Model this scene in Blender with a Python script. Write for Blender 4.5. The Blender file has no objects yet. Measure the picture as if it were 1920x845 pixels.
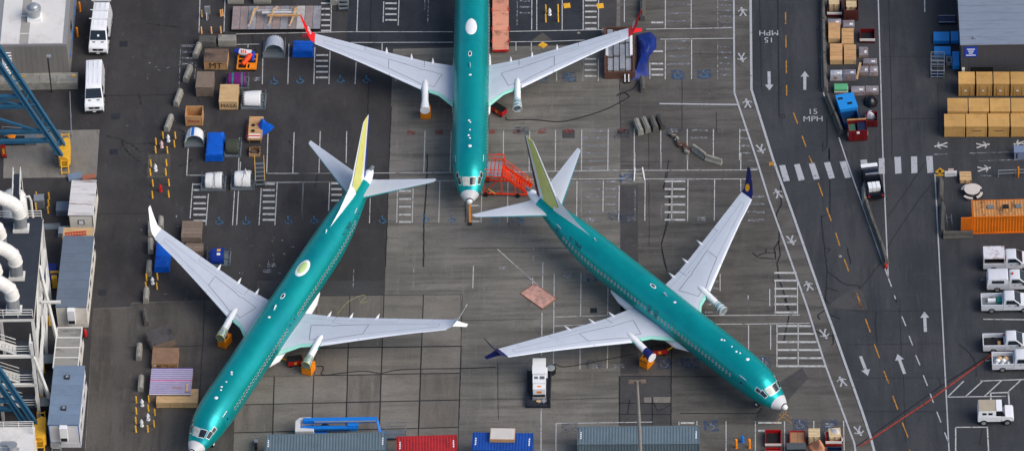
import bpy, bmesh, math, random
import numpy as np
from mathutils import Vector, Matrix
random.seed(7)
sc = bpy.context.scene
COL = sc.collection
# ------------------------------------------------------------------ camera (solved from the aircraft's known size)
F, TH, ROLL, DIST = 12403.053, 0.7812065, -0.0431779, 681.348
CX, CY = 960.0, 422.5
FW = Vector((0, math.cos(TH), -math.sin(TH)))
_r = Vector((1, 0, 0)); _u = _r.cross(FW)
RT = _r*math.cos(ROLL) + _u*math.sin(ROLL)
UP = -_r*math.sin(ROLL) + _u*math.cos(ROLL)
CAMP = -FW*DIST
cd = bpy.data.cameras.new('camera'); co = bpy.data.objects.new('camera', cd); COL.objects.link(co)
co.matrix_world = Matrix(((RT.x, UP.x, -FW.x, CAMP.x), (RT.y, UP.y, -FW.y, CAMP.y), (RT.z, UP.z, -FW.z, CAMP.z), (0, 0, 0, 1)))
cd.sensor_width = 36.0; cd.lens = 36.0*F/1920.0; cd.clip_start = 5; cd.clip_end = 6000
sc.camera = co
# ------------------------------------------------------------------ sky, sun, exposure: thin overcast, soft light from the right
SUN_EL, SUN_AZ = math.radians(44), math.radians(-28)      # azimuth measured from +X
W = bpy.data.worlds.new('World'); sc.world = W; W.use_nodes = True
nt = W.node_tree
sky = nt.nodes.new('ShaderNodeTexSky'); sky.sky_type = 'NISHITA'; sky.sun_disc = False
sky.sun_elevation = SUN_EL; sky.sun_rotation = math.pi/2 - SUN_AZ
sky.air_density = 1.0; sky.dust_density = 3.0; sky.ozone_density = 1.0
bg = nt.nodes['Background']; bg.inputs['Strength'].default_value = 0.10
nt.links.new(sky.outputs['Color'], bg.inputs['Color'])
sl = bpy.data.lights.new('sun', 'SUN'); sl.energy = 1.1; sl.angle = math.radians(45); sl.color = (1.0, 0.96, 0.91)
so = bpy.data.objects.new('sun', sl); COL.objects.link(so)
sd = Vector((math.cos(SUN_EL)*math.cos(SUN_AZ), math.cos(SUN_EL)*math.sin(SUN_AZ), math.sin(SUN_EL)))
so.rotation_euler = sd.to_track_quat('Z', 'Y').to_euler(); so.location = sd*300
sc.render.engine = 'CYCLES'
vs = sc.view_settings; vs.view_transform = 'Standard'; vs.look = 'None'; vs.gamma = 1; vs.use_curve_mapping = False
vs.exposure = 0.62
# ------------------------------------------------------------------ helpers: pixels of the photograph -> places on the ground
CROP = {'F': (0, 0, 1), 'C1': (0, 0, 2.8175), 'C2': (0, 280, 2.8175), 'C3': (0, 545, 2.8175), 'C4': (320, 0, 2.8175), 'C5': (240, 200, 2.8175),
        'C6': (700, 0, 2.8175), 'C7': (1050, 0, 2.8175), 'C8': (1400, 0, 2.8173), 'D1': (1400, 280, 2.8173), 'D2': (1400, 560, 2.965),
        'D3': (240, 360, 2.8175), 'D4': (240, 560, 2.965), 'D5': (560, 200, 2.8176), 'D6': (540, 540, 2.77), 'D7': (860, 220, 2.8175),
        'D8': (860, 500, 2.45), 'E1': (1160, 300, 2.8176), 'E2': (1160, 560, 2.965), 'L1': (0, 90, 3.52), 'L2': (0, 310, 3.52),
        'L3': (0, 540, 2.77), 'L0': (0, 0, 4.695), 'R1': (1530, 0, 6.033), 'R2': (1530, 130, 5.633), 'R3': (1730, 0, 5.632),
        'R4': (1740, 260, 4.222), 'Q1': (1800, 460, 6.033), 'Q2': (1760, 600, 3.45), 'Q3': (1370, 760, 7.68), 'T1': (360, 0, 6.5),
        'T2': (900, 260, 7.045), 'T3': (1120, 20, 4.694), 'T4': (600, 0, 6.857), 'T5': (960, 660, 7.045), 'U1': (460, 770, 6.4),
        'U2': (340, 60, 5.28), 'U3': (340, 200, 5.28), 'U4': (1600, 320, 10.5625), 'U5': (940, 0, 7.68), 'U6': (150, 0, 4.024)}
def px(k, x, y):
    a, b, s = CROP[k]; return a + x/s, b + y/s
def Gp(x, y, z=0.0):
    d = FW*F + RT*(x-CX) - UP*(y-CY)
    return CAMP + d*((z-CAMP.z)/d.z)
def G(k, x, y, z=0.0):
    return Gp(*px(k, x, y), z)
PHI = math.radians(2.297); GRID = -PHI         # turn of the painted grid
VPX = 12.93                                     # image pixels for one metre of height or depth
def S(r, g, b):
    f = lambda c: (c/255/12.92 if c/255 <= 0.04045 else ((c/255+0.055)/1.055)**2.4)
    return (f(r), f(g), f(b))
# ------------------------------------------------------------------ materials
MATS = {}
def mat(name, col, rough=0.6, metal=0.0, var=0.12, scale=1.2, dirt=None, damt=0.35, dscale=0.9, spec=0.4, stretch=None, bump=0.0, coat=0.0, fine=0.0):
    if name in MATS: return MATS[name]
    m = bpy.data.materials.new(name); m.use_nodes = True; t = m.node_tree; N = t.nodes; L = t.links
    b = N['Principled BSDF']; b.inputs['Roughness'].default_value = rough; b.inputs['Metallic'].default_value = metal
    b.inputs['Specular IOR Level'].default_value = spec
    if coat: b.inputs['Coat Weight'].default_value = coat; b.inputs['Coat Roughness'].default_value = 0.25
    tc = N.new('ShaderNodeTexCoord'); oi = N.new('ShaderNodeObjectInfo')
    mp = N.new('ShaderNodeVectorMath'); mp.operation = 'MULTIPLY_ADD'
    cb = N.new('ShaderNodeCombineXYZ')
    for i in range(3): L.new(oi.outputs['Random'], cb.inputs[i])
    mp.inputs[1].default_value = (53, 41, 29)
    L.new(cb.outputs[0], mp.inputs[0]); L.new(tc.outputs['Object'], mp.inputs[2])
    vec = mp.outputs[0]
    if stretch:
        sm = N.new('ShaderNodeVectorMath'); sm.operation = 'MULTIPLY'; sm.inputs[1].default_value = stretch; L.new(vec, sm.inputs[0]); vec = sm.outputs[0]
    n1 = N.new('ShaderNodeTexNoise'); n1.inputs['Scale'].default_value = scale; n1.inputs['Detail'].default_value = 6; n1.inputs['Roughness'].default_value = 0.62
    L.new(vec, n1.inputs['Vector'])
    r1 = N.new('ShaderNodeValToRGB'); r1.color_ramp.elements[0].position = 0.3; r1.color_ramp.elements[1].position = 0.7
    c = Vector(col)
    r1.color_ramp.elements[0].color = (*(c*(1-var)), 1); r1.color_ramp.elements[1].color = (*[min(1, v) for v in c*(1+var)], 1)
    L.new(n1.outputs['Fac'], r1.inputs['Fac']); out = r1.outputs['Color']
    hs = N.new('ShaderNodeHueSaturation'); mr = N.new('ShaderNodeMapRange'); mr.inputs['To Min'].default_value = 1-var*0.7; mr.inputs['To Max'].default_value = 1+var*0.7
    L.new(oi.outputs['Random'], mr.inputs['Value']); L.new(mr.outputs[0], hs.inputs['Value']); L.new(out, hs.inputs['Color']); out = hs.outputs['Color']
    if dirt:
        n2 = N.new('ShaderNodeTexNoise'); n2.inputs['Scale'].default_value = dscale; n2.inputs['Detail'].default_value = 8; n2.inputs['Roughness'].default_value = 0.7
        L.new(vec, n2.inputs['Vector'])
        r2 = N.new('ShaderNodeValToRGB'); r2.color_ramp.elements[0].position = 0.5; r2.color_ramp.elements[1].position = 0.68
        r2.color_ramp.elements[0].color = (0, 0, 0, 1); r2.color_ramp.elements[1].color = (damt, damt, damt, 1)
        L.new(n2.outputs['Fac'], r2.inputs['Fac'])
        mx = N.new('ShaderNodeMixRGB'); mx.inputs['Color2'].default_value = (*dirt, 1)
        L.new(r2.outputs['Color'], mx.inputs['Fac']); L.new(out, mx.inputs['Color1']); out = mx.outputs['Color']
    L.new(out, b.inputs['Base Color'])
    if bump:
        bp = N.new('ShaderNodeBump'); bp.inputs['Strength'].default_value = bump; bp.inputs['Distance'].default_value = 0.03
        n3 = N.new('ShaderNodeTexNoise'); n3.inputs['Scale'].default_value = 6; n3.inputs['Detail'].default_value = 4
        L.new(vec, n3.inputs['Vector']); L.new(n3.outputs['Fac'], bp.inputs['Height']); L.new(bp.outputs[0], b.inputs['Normal'])
    MATS[name] = m
    return m
def paving(name, c0, c1, c2, streak=(1.0, 1.0), stain=0.5):
    """worn paving: broad tone patches, fine streaks along the direction of traffic, grain, oil stains"""
    m = bpy.data.materials.new(name); m.use_nodes = True; t = m.node_tree; N = t.nodes; L = t.links
    b = N['Principled BSDF']; b.inputs['Roughness'].default_value = 0.85; b.inputs['Specular IOR Level'].default_value = 0.25
    ge = N.new('ShaderNodeNewGeometry'); rot = N.new('ShaderNodeVectorRotate'); rot.rotation_type = 'Z_AXIS'; rot.inputs['Angle'].default_value = PHI
    L.new(ge.outputs['Position'], rot.inputs['Vector'])
    def noise(scale, st, det=6, rough=0.6, dist=0.0):
        v = N.new('ShaderNodeVectorMath'); v.operation = 'MULTIPLY'; v.inputs[1].default_value = (st[0], st[1], 1); L.new(rot.outputs[0], v.inputs[0])
        n = N.new('ShaderNodeTexNoise'); n.inputs['Scale'].default_value = scale; n.inputs['Detail'].default_value = det; n.inputs['Roughness'].default_value = rough
        n.inputs['Distortion'].default_value = dist; L.new(v.outputs[0], n.inputs['Vector']); return n.outputs['Fac']
    def ramp(fac, p0, p1, a=0.0, z=1.0):
        r = N.new('ShaderNodeMapRange'); r.inputs['From Min'].default_value = p0; r.inputs['From Max'].default_value = p1
        r.inputs['To Min'].default_value = a; r.inputs['To Max'].default_value = z; r.interpolation_type = 'SMOOTHSTEP'; L.new(fac, r.inputs['Value']); return r.outputs[0]
    def mix(fac, a, bcol):
        x = N.new('ShaderNodeMixRGB'); L.new(fac, x.inputs['Fac'])
        if isinstance(a, tuple): x.inputs['Color1'].default_value = (*a, 1)
        else: L.new(a, x.inputs['Color1'])
        x.inputs['Color2'].default_value = (*bcol, 1); return x.outputs['Color']
    out = mix(ramp(noise(0.09, (1, 1), 6, 0.62, 0.6), 0.40, 0.60), c0, c1)
    out = mix(ramp(noise(0.55, streak, 8, 0.72), 0.42, 0.66, 0, 0.9), out, c2)
    out = mix(ramp(noise(1.1, (streak[1], streak[0]), 6, 0.7), 0.52, 0.7, 0, 0.45), out, c1)
    dk = tuple(v*0.45 for v in c0)
    out = mix(ramp(noise(0.28, (1, 1), 8, 0.72, 1.2), 0.58, 0.72, 0, stain), out, dk)
    lt = tuple(min(1, v*1.55) for v in c1)
    out = mix(ramp(noise(1.3, (streak[0]*1.5, streak[1]*1.5), 8, 0.75), 0.55, 0.72, 0, 0.5), out, lt)
    out = mix(ramp(noise(4.5, (1, 1), 5, 0.8), 0.47, 0.7, 0, 0.45), out, dk)
    L.new(out, b.inputs['Base Color'])
    return m
def worn_paint(name, col, cover=0.5, rough=0.7):
    """paint worn through in places, the paving showing"""
    m = bpy.data.materials.new(name); m.use_nodes = True; t = m.node_tree; N = t.nodes; L = t.links
    b = N['Principled BSDF']; b.inputs['Roughness'].default_value = rough; b.inputs['Base Color'].default_value = (*col, 1)
    tr = N.new('ShaderNodeBsdfTransparent'); mx = N.new('ShaderNodeMixShader'); ge = N.new('ShaderNodeNewGeometry')
    n = N.new('ShaderNodeTexNoise'); n.inputs['Scale'].default_value = 2.2; n.inputs['Detail'].default_value = 8; n.inputs['Roughness'].default_value = 0.75
    L.new(ge.outputs['Position'], n.inputs['Vector'])
    r = N.new('ShaderNodeMapRange'); r.inputs['From Min'].default_value = cover-0.09; r.inputs['From Max'].default_value = cover+0.09
    r.inputs['To Min'].default_value = 0.08; r.inputs['To Max'].default_value = 1.0
    L.new(n.outputs['Fac'], r.inputs['Value']); L.new(r.outputs[0], mx.inputs['Fac'])
    L.new(tr.outputs[0], mx.inputs[1]); L.new(b.outputs[0], mx.inputs[2]); L.new(mx.outputs[0], N['Material Output'].inputs['Surface'])
    return m
# ------------------------------------------------------------------ mesh builder
class MB:
    def __init__(s): s.v = []; s.f = []; s.m = []
    def add(s, vs, fs, mi=0):
        o = len(s.v); s.v += [tuple(v) for v in vs]; s.f += [tuple(i+o for i in f) for f in fs]; s.m += [mi]*len(fs); return s
    def box(s, x0, x1, y0, y1, z0, z1, mi=0, M=None):
        vs = [Vector(p) for p in ((x0,y0,z0),(x1,y0,z0),(x1,y1,z0),(x0,y1,z0),(x0,y0,z1),(x1,y0,z1),(x1,y1,z1),(x0,y1,z1))]
        if M is not None: vs = [M @ v for v in vs]
        return s.add(vs, [(0,3,2,1),(4,5,6,7),(0,1,5,4),(1,2,6,5),(2,3,7,6),(3,0,4,7)], mi)
    def beam(s, a, b, w, h=None, mi=0, up=(0,0,1)):
        a = Vector(a); b = Vector(b); h = h or w; d = (b-a); L = d.length; d.normalize(); up = Vector(up)
        x = d.cross(up)
        if x.length < 1e-3: x = d.cross(Vector((0,1,0)))
        x.normalize(); u = x.cross(d)
        M = Matrix(((x.x,d.x,u.x,a.x),(x.y,d.y,u.y,a.y),(x.z,d.z,u.z,a.z),(0,0,0,1)))
        return s.box(-w/2, w/2, 0, L, -h/2, h/2, mi, M)
    def tube(s, pts, r, n=8, mi=0, cap=True):
        pts = [Vector(p) for p in pts]; rr = r if isinstance(r, (list, tuple)) else [r]*len(pts); vs = []; prev = None
        for i, p in enumerate(pts):
            d = (pts[min(i+1, len(pts)-1)] - pts[max(i-1, 0)]).normalized()
            if prev is None:
                x = d.cross(Vector((0,0,1)))
                if x.length < 1e-3: x = Vector((1,0,0))
            else: x = prev - d*prev.dot(d)
            x.normalize(); prev = x; y = d.cross(x)
            for k in range(n):
                a = 2*math.pi*k/n; vs.append(p + (x*math.cos(a) + y*math.sin(a))*rr[i])
        fs = [(i*n+k, i*n+(k+1)%n, (i+1)*n+(k+1)%n, (i+1)*n+k) for i in range(len(pts)-1) for k in range(n)]
        if cap: fs += [tuple(range(n))[::-1], tuple((len(pts)-1)*n+k for k in range(n))]
        return s.add(vs, fs, mi)
    def lathe(s, prof, c=(0,0,0), n=20, mi=0):
        vs = []; c = Vector(c)
        for r, z in prof:
            for k in range(n):
                a = 2*math.pi*k/n; vs.append(c + Vector((r*math.cos(a), r*math.sin(a), z)))
        fs = [(i*n+k, i*n+(k+1)%n, (i+1)*n+(k+1)%n, (i+1)*n+k) for i in range(len(prof)-1) for k in range(n)]
        fs += [tuple(range(n))[::-1], tuple((len(prof)-1)*n+k for k in range(n))]
        return s.add(vs, fs, mi)
    def prism(s, poly, z0, z1, mi=0):
        n = len(poly); vs = [(x, y, z0) for x, y in poly] + [(x, y, z1) for x, y in poly]
        fs = [tuple(range(n))[::-1], tuple(range(n, 2*n))] + [(i, (i+1)%n, n+(i+1)%n, n+i) for i in range(n)]
        return s.add(vs, fs, mi)
    def loft(s, rings, mi=0, cap=True, closed=True):
        n = len(rings[0]); vs = [p for r in rings for p in r]; K = n if closed else n-1
        fs = [(i*n+k, i*n+(k+1)%n, (i+1)*n+(k+1)%n, (i+1)*n+k) for i in range(len(rings)-1) for k in range(K)]
        if cap and closed: fs += [tuple(range(n))[::-1], tuple((len(rings)-1)*n+k for k in range(n))]
        return s.add(vs, fs, mi)
    def side(s, outline, w0, w1, z0, z1, x=1, mi=0):
        """body pulled out of a side outline of (x, z) points, narrowing from w0 at z0 to w1 at z1; centred on y = 0"""
        n = len(outline); vs = []
        for sg in (-1, 1):
            for a, z in outline:
                t = min(1, max(0, (z-z0)/(z1-z0))); vs.append((a, sg*(w0+(w1-w0)*t)/2, z))
        fs = [tuple(range(n))[::-1], tuple(range(n, 2*n))] + [(i, (i+1)%n, n+(i+1)%n, n+i) for i in range(n)]
        return s.add(vs, fs, mi)
    def mesh(s, name, mats, smooth=False):
        me = bpy.data.meshes.new(name); me.from_pydata(s.v, [], s.f)
        for m in (mats if isinstance(mats, (list, tuple)) else [mats]): me.materials.append(m)
        me.polygons.foreach_set('material_index', s.m)
        bm = bmesh.new(); bm.from_mesh(me); bmesh.ops.recalc_face_normals(bm, faces=bm.faces); bm.to_mesh(me); bm.free()
        if smooth:
            me.polygons.foreach_set('use_smooth', [True]*len(me.polygons))
            me.set_sharp_from_angle(angle=math.radians(smooth if smooth is not True else 40))
        me.update(); return me
    def obj(s, name, mats, parent=None, smooth=False, loc=(0,0,0), rz=0.0, bevel=0.0):
        o = bpy.data.objects.new(name, s.mesh(name, mats, smooth)); COL.objects.link(o); o.location = loc; o.rotation_euler = (0, 0, rz)
        if parent: o.parent = parent
        if bevel:
            b = o.modifiers.new('bevel', 'BEVEL'); b.width = bevel; b.segments = 2; b.limit_method = 'ANGLE'; b.angle_limit = math.radians(30)
        return o
def tag(o, label, cat, group=None):
    o['label'] = label; o['category'] = cat
    if group: o['group'] = group
    return o
def thing(name, label, cat, loc=(0,0,0), rz=0.0, group=None):
    o = bpy.data.objects.new(name, None); COL.objects.link(o); o.location = loc; o.rotation_euler = (0, 0, rz); o.empty_display_size = 0.3
    return tag(o, label, cat, group)
def dup(o, parent=None):
    c = o.copy(); COL.objects.link(c); c.parent = parent
    for ch in [x for x in bpy.data.objects if x.parent == o]: dup(ch, c)
    return c
def copyto(o, loc, rz, label, group=None):
    c = dup(o); c.location = loc; c.rotation_euler = (0, 0, rz); c['label'] = label
    if group: c['group'] = group
    return c
def struct(name, mb, m, parent=None):
    o = mb.obj(name, m, parent)
    if not parent: o['kind'] = 'structure'
    return o
def frame(k, L, R):
    """front bottom edge between two pixels: middle, turn, width; local x along it, local y away from the camera"""
    a = G(k, *L); b = G(k, *R); d = b-a
    return (a+b)/2, math.atan2(d.y, d.x), d.length
def spec(k, xl, xr, yb, yt, yk, tilt=0):
    """loc, turn, width, depth, height of a box from its front bottom edge, front top edge and back top edge"""
    s = CROP[k][2]; loc, rz, w = frame(k, (xl, yb), (xr, yb+tilt))
    return loc, rz, w, (yt-yk)/s/VPX, (yb-yt)/s/VPX
ORD = ['first', 'second', 'third', 'fourth', 'fifth', 'sixth', 'seventh', 'eighth', 'ninth', 'tenth', 'eleventh', 'twelfth']
def text_mesh(body, size):
    cu = bpy.data.curves.new('lettering', 'FONT'); cu.body = body; cu.size = size; cu.align_x = 'CENTER'; cu.align_y = 'CENTER'; cu.space_line = 0.95
    o = bpy.data.objects.new('lettering', cu); COL.objects.link(o)
    dg = bpy.context.evaluated_depsgraph_get(); me = bpy.data.meshes.new_from_object(o.evaluated_get(dg))
    bpy.data.objects.remove(o); bpy.data.curves.remove(cu); return me
def lettering(body, size, m, parent, M, name='lettering', sx=1.0):
    """flat lettering; M carries the text plane (x right, y up) into the parent's frame"""
    me = text_mesh(body, size); me.transform(Matrix.Diagonal((sx, 1, 1, 1))); me.transform(M); me.materials.clear(); me.materials.append(m)
    o = bpy.data.objects.new(name, me); COL.objects.link(o); o.parent = parent; return o
# common materials
WHITE = mat('white_paint', S(232,232,230), 0.45, var=0.04, dirt=S(150,145,135), damt=0.2)
PLY = mat('plywood', S(196,152,104), 0.8, var=0.14, scale=0.7, dirt=S(110,85,62), damt=0.4, stretch=(1,4,1))
PLY2 = mat('plywood_pale', S(208,172,124), 0.8, var=0.12, scale=0.8, dirt=S(140,105,70), damt=0.35, stretch=(1,3,1))
PLYOLD = mat('plywood_weathered', S(128,112,98), 0.85, var=0.22, scale=0.9, dirt=S(62,56,54), damt=0.6, stretch=(3,1,1))
PLYDARK = mat('plywood_stained', S(84,80,80), 0.85, var=0.25, scale=0.6, dirt=S(40,38,40), damt=0.7)
YWOOD = mat('golden_crate_wood', S(196,152,88), 0.75, var=0.12, scale=0.6, dirt=S(140,100,55), damt=0.35)
CONC = mat('concrete_block', S(150,147,138), 0.9, var=0.18, scale=1.6, dirt=S(84,80,74), damt=0.55, bump=0.3)
CONCDK = mat('concrete_dark', S(92,90,86), 0.9, var=0.2, scale=1.4, dirt=S(52,50,48), damt=0.5, bump=0.3)
STEELG = mat('grey_steel', S(118,126,130), 0.5, 0.3, var=0.12)
DKSTEEL = mat('dark_steel', S(52,54,58), 0.55, 0.4, var=0.2)
GALV = mat('galvanised', S(172,176,178), 0.4, 0.5, var=0.12, scale=3)
BLACK = mat('black_rubber', S(26,26,28), 0.7, var=0.2)
YELLOW = mat('yellow_paint', S(236,178,50), 0.5, var=0.08, dirt=S(150,105,40), damt=0.35)
ORANGE = mat('orange_paint', S(244,140,12), 0.5, var=0.08, dirt=S(150,80,20), damt=0.3)
RED = mat('red_paint', S(196,32,30), 0.5, var=0.1, dirt=S(90,20,20), damt=0.3)
STAIRRED = mat('stair_red', S(234,62,22), 0.5, var=0.1)
BLUE = mat('blue_paint', S(18,120,210), 0.45, var=0.08)
TARP = mat('blue_tarp', S(6,92,200), 0.42, var=0.16, scale=1.6, bump=0.6)
NAVY = mat('navy_tarp', S(12,42,120), 0.5, var=0.25, scale=1.4, bump=0.8)
CRANE = mat('crane_blue', S(42,92,122), 0.5, var=0.1, dirt=S(30,52,68), damt=0.4)
GLASS = mat('dark_glass', S(22,32,40), 0.08, var=0.15, spec=0.8)
CREAM = mat('cream_wall', S(222,216,204), 0.6, var=0.05, dirt=S(150,140,125), damt=0.25)
DECK = mat('dark_roofing', S(46,52,62), 0.8, var=0.1, scale=0.6, dirt=S(66,72,82), damt=0.3)
# ------------------------------------------------------------------ the ground
ASPH = paving('asphalt', S(61,59,59), S(69,67,67), S(53,51,52), (0.5, 0.2), 0.35)
ASPHT = paving('asphalt_blue', S(46,50,57), S(55,58,65), S(40,43,49), (0.5, 0.3), 0.35)
ROADM = paving('road_asphalt', S(60,62,66), S(69,70,73), S(52,54,58), (0.9, 0.1), 0.35)
CONCR = paving('concrete', S(110,107,101), S(128,124,117), S(90,88,83), (0.12, 1.6), 0.45)
CONCB = paving('concrete_brown', S(80,76,72), S(93,89,84), S(68,65,62), (0.9, 0.12), 0.45)
CONCL = paving('concrete_light', S(124,121,114), S(136,132,124), S(110,106,100), (0.8, 0.3), 0.4)
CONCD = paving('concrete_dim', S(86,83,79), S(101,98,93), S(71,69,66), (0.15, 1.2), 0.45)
PATCHD = paving('tar_patch', S(71,70,71), S(79,78,78), S(63,62,63), (0.4, 0.6), 0.3)
SLABM = None
PW = worn_paint('road_paint_white', S(186,186,184), 0.40)
PWB = worn_paint('road_paint_bold', S(172,174,178), 0.36)
PWF = worn_paint('road_paint_faint', S(168,172,178), 0.55)
PWV = worn_paint('road_paint_ghost', S(150,156,170), 0.57)
PY = worn_paint('road_paint_orange', S(186,130,48), 0.42)
PR = worn_paint('road_paint_red', S(150,56,40), 0.42)
PB = worn_paint('road_paint_blue', S(44,78,122), 0.56)
PBF = worn_paint('road_paint_blue_faint', S(60,74,100), 0.58)
PRF = worn_paint('road_paint_red_faint', S(140,60,56), 0.52)
TAR = mat('crack_tar', S(32,32,35), 0.7, var=0.2)
def sheet(name, k, pts, z, m, parent=None):
    o = MB().add([G(k, x, y, z) for x, y in pts], [tuple(range(len(pts)))]).obj(name, m, parent)
    for p in o.data.polygons:
        if p.normal.z < 0: o.data.flip_normals(); break
    if not parent: o['kind'] = 'structure'
    return o
ground = MB().add([(-2500,-2500,0),(2500,-2500,0),(2500,2500,0),(-2500,2500,0)], [(0,1,2,3)]).obj('ground', ASPH); ground['kind'] = 'structure'
apron = sheet('apron', 'F', [(737,92),(1128,84),(1128,-150),(1408,-150),(1408,170),(1448,300),(1640,845),(1690,1000),(150,1000),(175,578),(245,575),(247,567),(590,556),(721,553)], 0.004, CONCR)
road = sheet('road', 'F', [(1406.5,-300),(1406.5,170),(1447,300),(1638.5,845),(1700,1030),(2600,1030),(2600,-300)], 0.008, ROADM)
lot = sheet('parking_ground', 'F', [(666,-200),(649,88),(737,88),(1127,82),(1127,-200)], 0.004, ASPHT)
sheet('paving_patch', 'F', [(175,579),(245,576),(247,568),(515,558),(450,845),(380,1000),(152,1000)], 0.008, CONCB, apron)
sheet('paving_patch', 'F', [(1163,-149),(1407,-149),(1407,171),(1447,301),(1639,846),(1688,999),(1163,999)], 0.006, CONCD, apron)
sheet('paving_patch', 'F', [(8,254),(136,244),(187,243),(181,332),(6,334)], 0.004, CONCL, ground)
sheet('paving_patch', 'C5', [(108,252),(225,250),(222,375),(100,375)], 0.004, CONCB, ground)
for k, pts in (('F', [(1162.5,347),(1196,347),(1197,700),(1164,700)]), ('E2', [(0,430),(293,430),(290,700),(0,702)]),
               ('E2', [(885,470),(1020,380),(1055,440),(930,575),(862,690),(740,690),(790,602)]), ('D7', [(547,67),(613,67),(613,110),(547,110)]),
               ('D8', [(742,130),(815,170),(845,215),(745,195)]), ('D6', [(-160,-40),(500,-40),(498,38),(-165,44)]), ('C7', [(300,-5),(120,-5),(118,148),(298,148)])               ):
    sheet('paving_patch', k, pts, 0.008, PATCHD, apron)
sheet('paving_patch', 'D7', [(858,290),(985,288),(985,345),(860,350)], 0.008, CONCL, apron)
sheet('paving_patch', 'U5', [(595,470),(735,580),(430,590)], 0.012, CONCB, lot)
sheet('paving_patch', 'D1', [(420,845),(470,790),(560,735),(610,740),(640,845)], 0.012, PATCHD, road)
# concrete slabs with open tarred joints
JT = [(444,436),(519,510),(594,583),(656,647),(720,709.5),(794,783),(867.5,859)]
def jx(i, y): a, b = JT[i]; return a + (b-a)*(y-553)/(850-553)
HY = [(554.5,551),(653,649),(705,699),(757,749),(809,800.5),(862,853)]
def hy(j, x): a, b = HY[j]; return a + (b-a)*(x-510)/(866-510)
sheet('joint_bed', 'F', [(jx(0,700),hy(2,441)),(jx(2,700),hy(2,590)),(jx(2,553),hy(0,594)),(jx(6,553),hy(0,867)),(jx(6,850),hy(5,859)),(jx(0,850),hy(5,437))], 0.010, TAR, apron)
slabm = [paving('slab_a', S(116,112,104), S(128,123,115), S(100,97,91), (0.12,1.3), 0.3), paving('slab_b', S(108,103,96), S(120,114,107), S(94,90,84), (1.2,0.12), 0.35),
         paving('slab_c', S(122,117,109), S(132,126,118), S(106,102,95), (0.3,0.9), 0.25)]
for i in range(6):
    for j in range(5):
        if i < 2 and j < 2: continue
        ps = []
        for ii, jj in ((i,j),(i+1,j),(i+1,j+1),(i,j+1)):
            y = HY[jj][0]
            for _ in range(3): x = jx(ii, y); y = hy(jj, x)
            ps.append(Gp(x, y, 0))
        c = sum(ps, Vector())/4; gp = 0.055 + 0.03*random.random()
        q = [p + (c-p).normalized()*gp*1.4 for p in ps]
        MB().prism([(p.x, p.y) for p in reversed(q)], 0.011, 0.018+0.004*random.random()).obj('slab', slabm[(i*2+j*3+random.randint(0,1)) % 3], apron)
for k, pts in (('E2', [(140,546),(186,546),(188,577),(142,575)]), ('E2', [(192,545),(291,545),(290,578),(194,576)])):
    MB().prism([(p.x, p.y) for p in [G(k, *q) for q in reversed(pts)]], 0.009, 0.02).obj('slab', CONCL, apron)
# ------------------------------------------------------------------ painted lines
def ribbon(k, pts, w, m, name, parent, z=0.018):
    P = [G(k, x, y, z) for x, y in pts]; vs = []
    for i, p in enumerate(P):
        d = P[min(i+1, len(P)-1)] - P[max(i-1, 0)]; d.z = 0; d.normalize(); n = Vector((-d.y, d.x, 0))*w/2
        vs += [p+n, p-n]
    return MB().add(vs, [(2*i, 2*i+1, 2*i+3, 2*i+2) for i in range(len(P)-1)]).obj(name, m, parent)
ZL = 0.026
def lines(k, segs, w=0.10, m=None, name='parking_line', parent=None, z=ZL):
    for a in segs: ribbon(k, [(a[0],a[1]),(a[2],a[3])], w, m or PW, name, parent or apron, z)
def bars(k, x0, x1, ys, m=None, w=0.26, parent=None):
    for y in ys: ribbon(k, [(x0,y),(x1,y)], w, m or PW, 'hatch_bar', parent or apron, ZL)
# top rows
lines('F', [(375.5,-20,373,62),(422.5,-20,420,60),(443,64,560,62),(560,62,640,60),(640,60,849,60),(339.5,85,487,83),(671.5,-20,669,60),(621.5,10,620,60),(658,80,849,79.5)], parent=ground)
bars('F', 602, 619, [6.5,17,28,38,48,58], parent=ground)
lines('T4', [(820,20,812,288),(1018,-60,1005,330)], parent=lot); lines('T4', [(1350,-60,1345,130),(1395,-60,1385,320)], m=PWF, parent=lot)
bars('T4', 840, 985, [45,115,186,260], parent=lot)
lines('U5', [(120,455,600,447),(600,447,1460,430),(440,-60,437,445),(510,-60,510,450),(877,-60,876,440),(1180,-60,1178,432),(1400,-60,1398,430)], parent=lot)
lines('U5', [(130,605,700,598),(700,598,1200,580),(210,610,212,730),(433,600,432,740)]); lines('U5', [(232,-60,226,360)], m=PWF, parent=lot)
bars('U5', 1205, 1372, [10,85,170,250,335,415], parent=lot); bars('U5', 265, 415, [20,105,190], m=PWF, parent=lot)
lines('C7', [(340,-20,340,118),(557,-20,556,150),(693,-20,693,150),(455,155,915,148),(530,208,915,203),(557,205,556,420),(695,205,695,418),(475,330,475,418)])
lines('C7', [(833,-20,833,148),(833,205,833,420)], m=PWF)
bars('C7', 843, 905, [0,28,56,88,116,144,250,278,306,335,366,396], m=PWV); bars('C7', 482, 545, [120,272,337,367,396], m=PW)
bars('C7', 565, 688, [218,258,298,338], m=PWV); bars('C7', 565, 688, [28,70,112], m=PWV)
lines('C4', [(625,232,619,445),(762,250,756,445),(842,272,836,445),(980,330,974,445),(487,300,484,445),(410,232,408,252)], parent=ground)
bars('C4', 768, 832, [292,322,351,380,410], parent=ground)
lines('C1', [(955,240,945,470),(955,240,1060,238),(1035,330,1028,420)], parent=ground, m=PWF); bars('C1', 962, 1020, [245,275,307,337], parent=ground, m=PWF)
lines('C6', [(47,225,45,300),(120,330,118,430),(968,375,968,430),(1107,310,1106,430)])
lines('C7', [(120,310,118,428),(203,310,202,428)]); bars('C7', 130, 192, [312,341,371,402])
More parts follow.
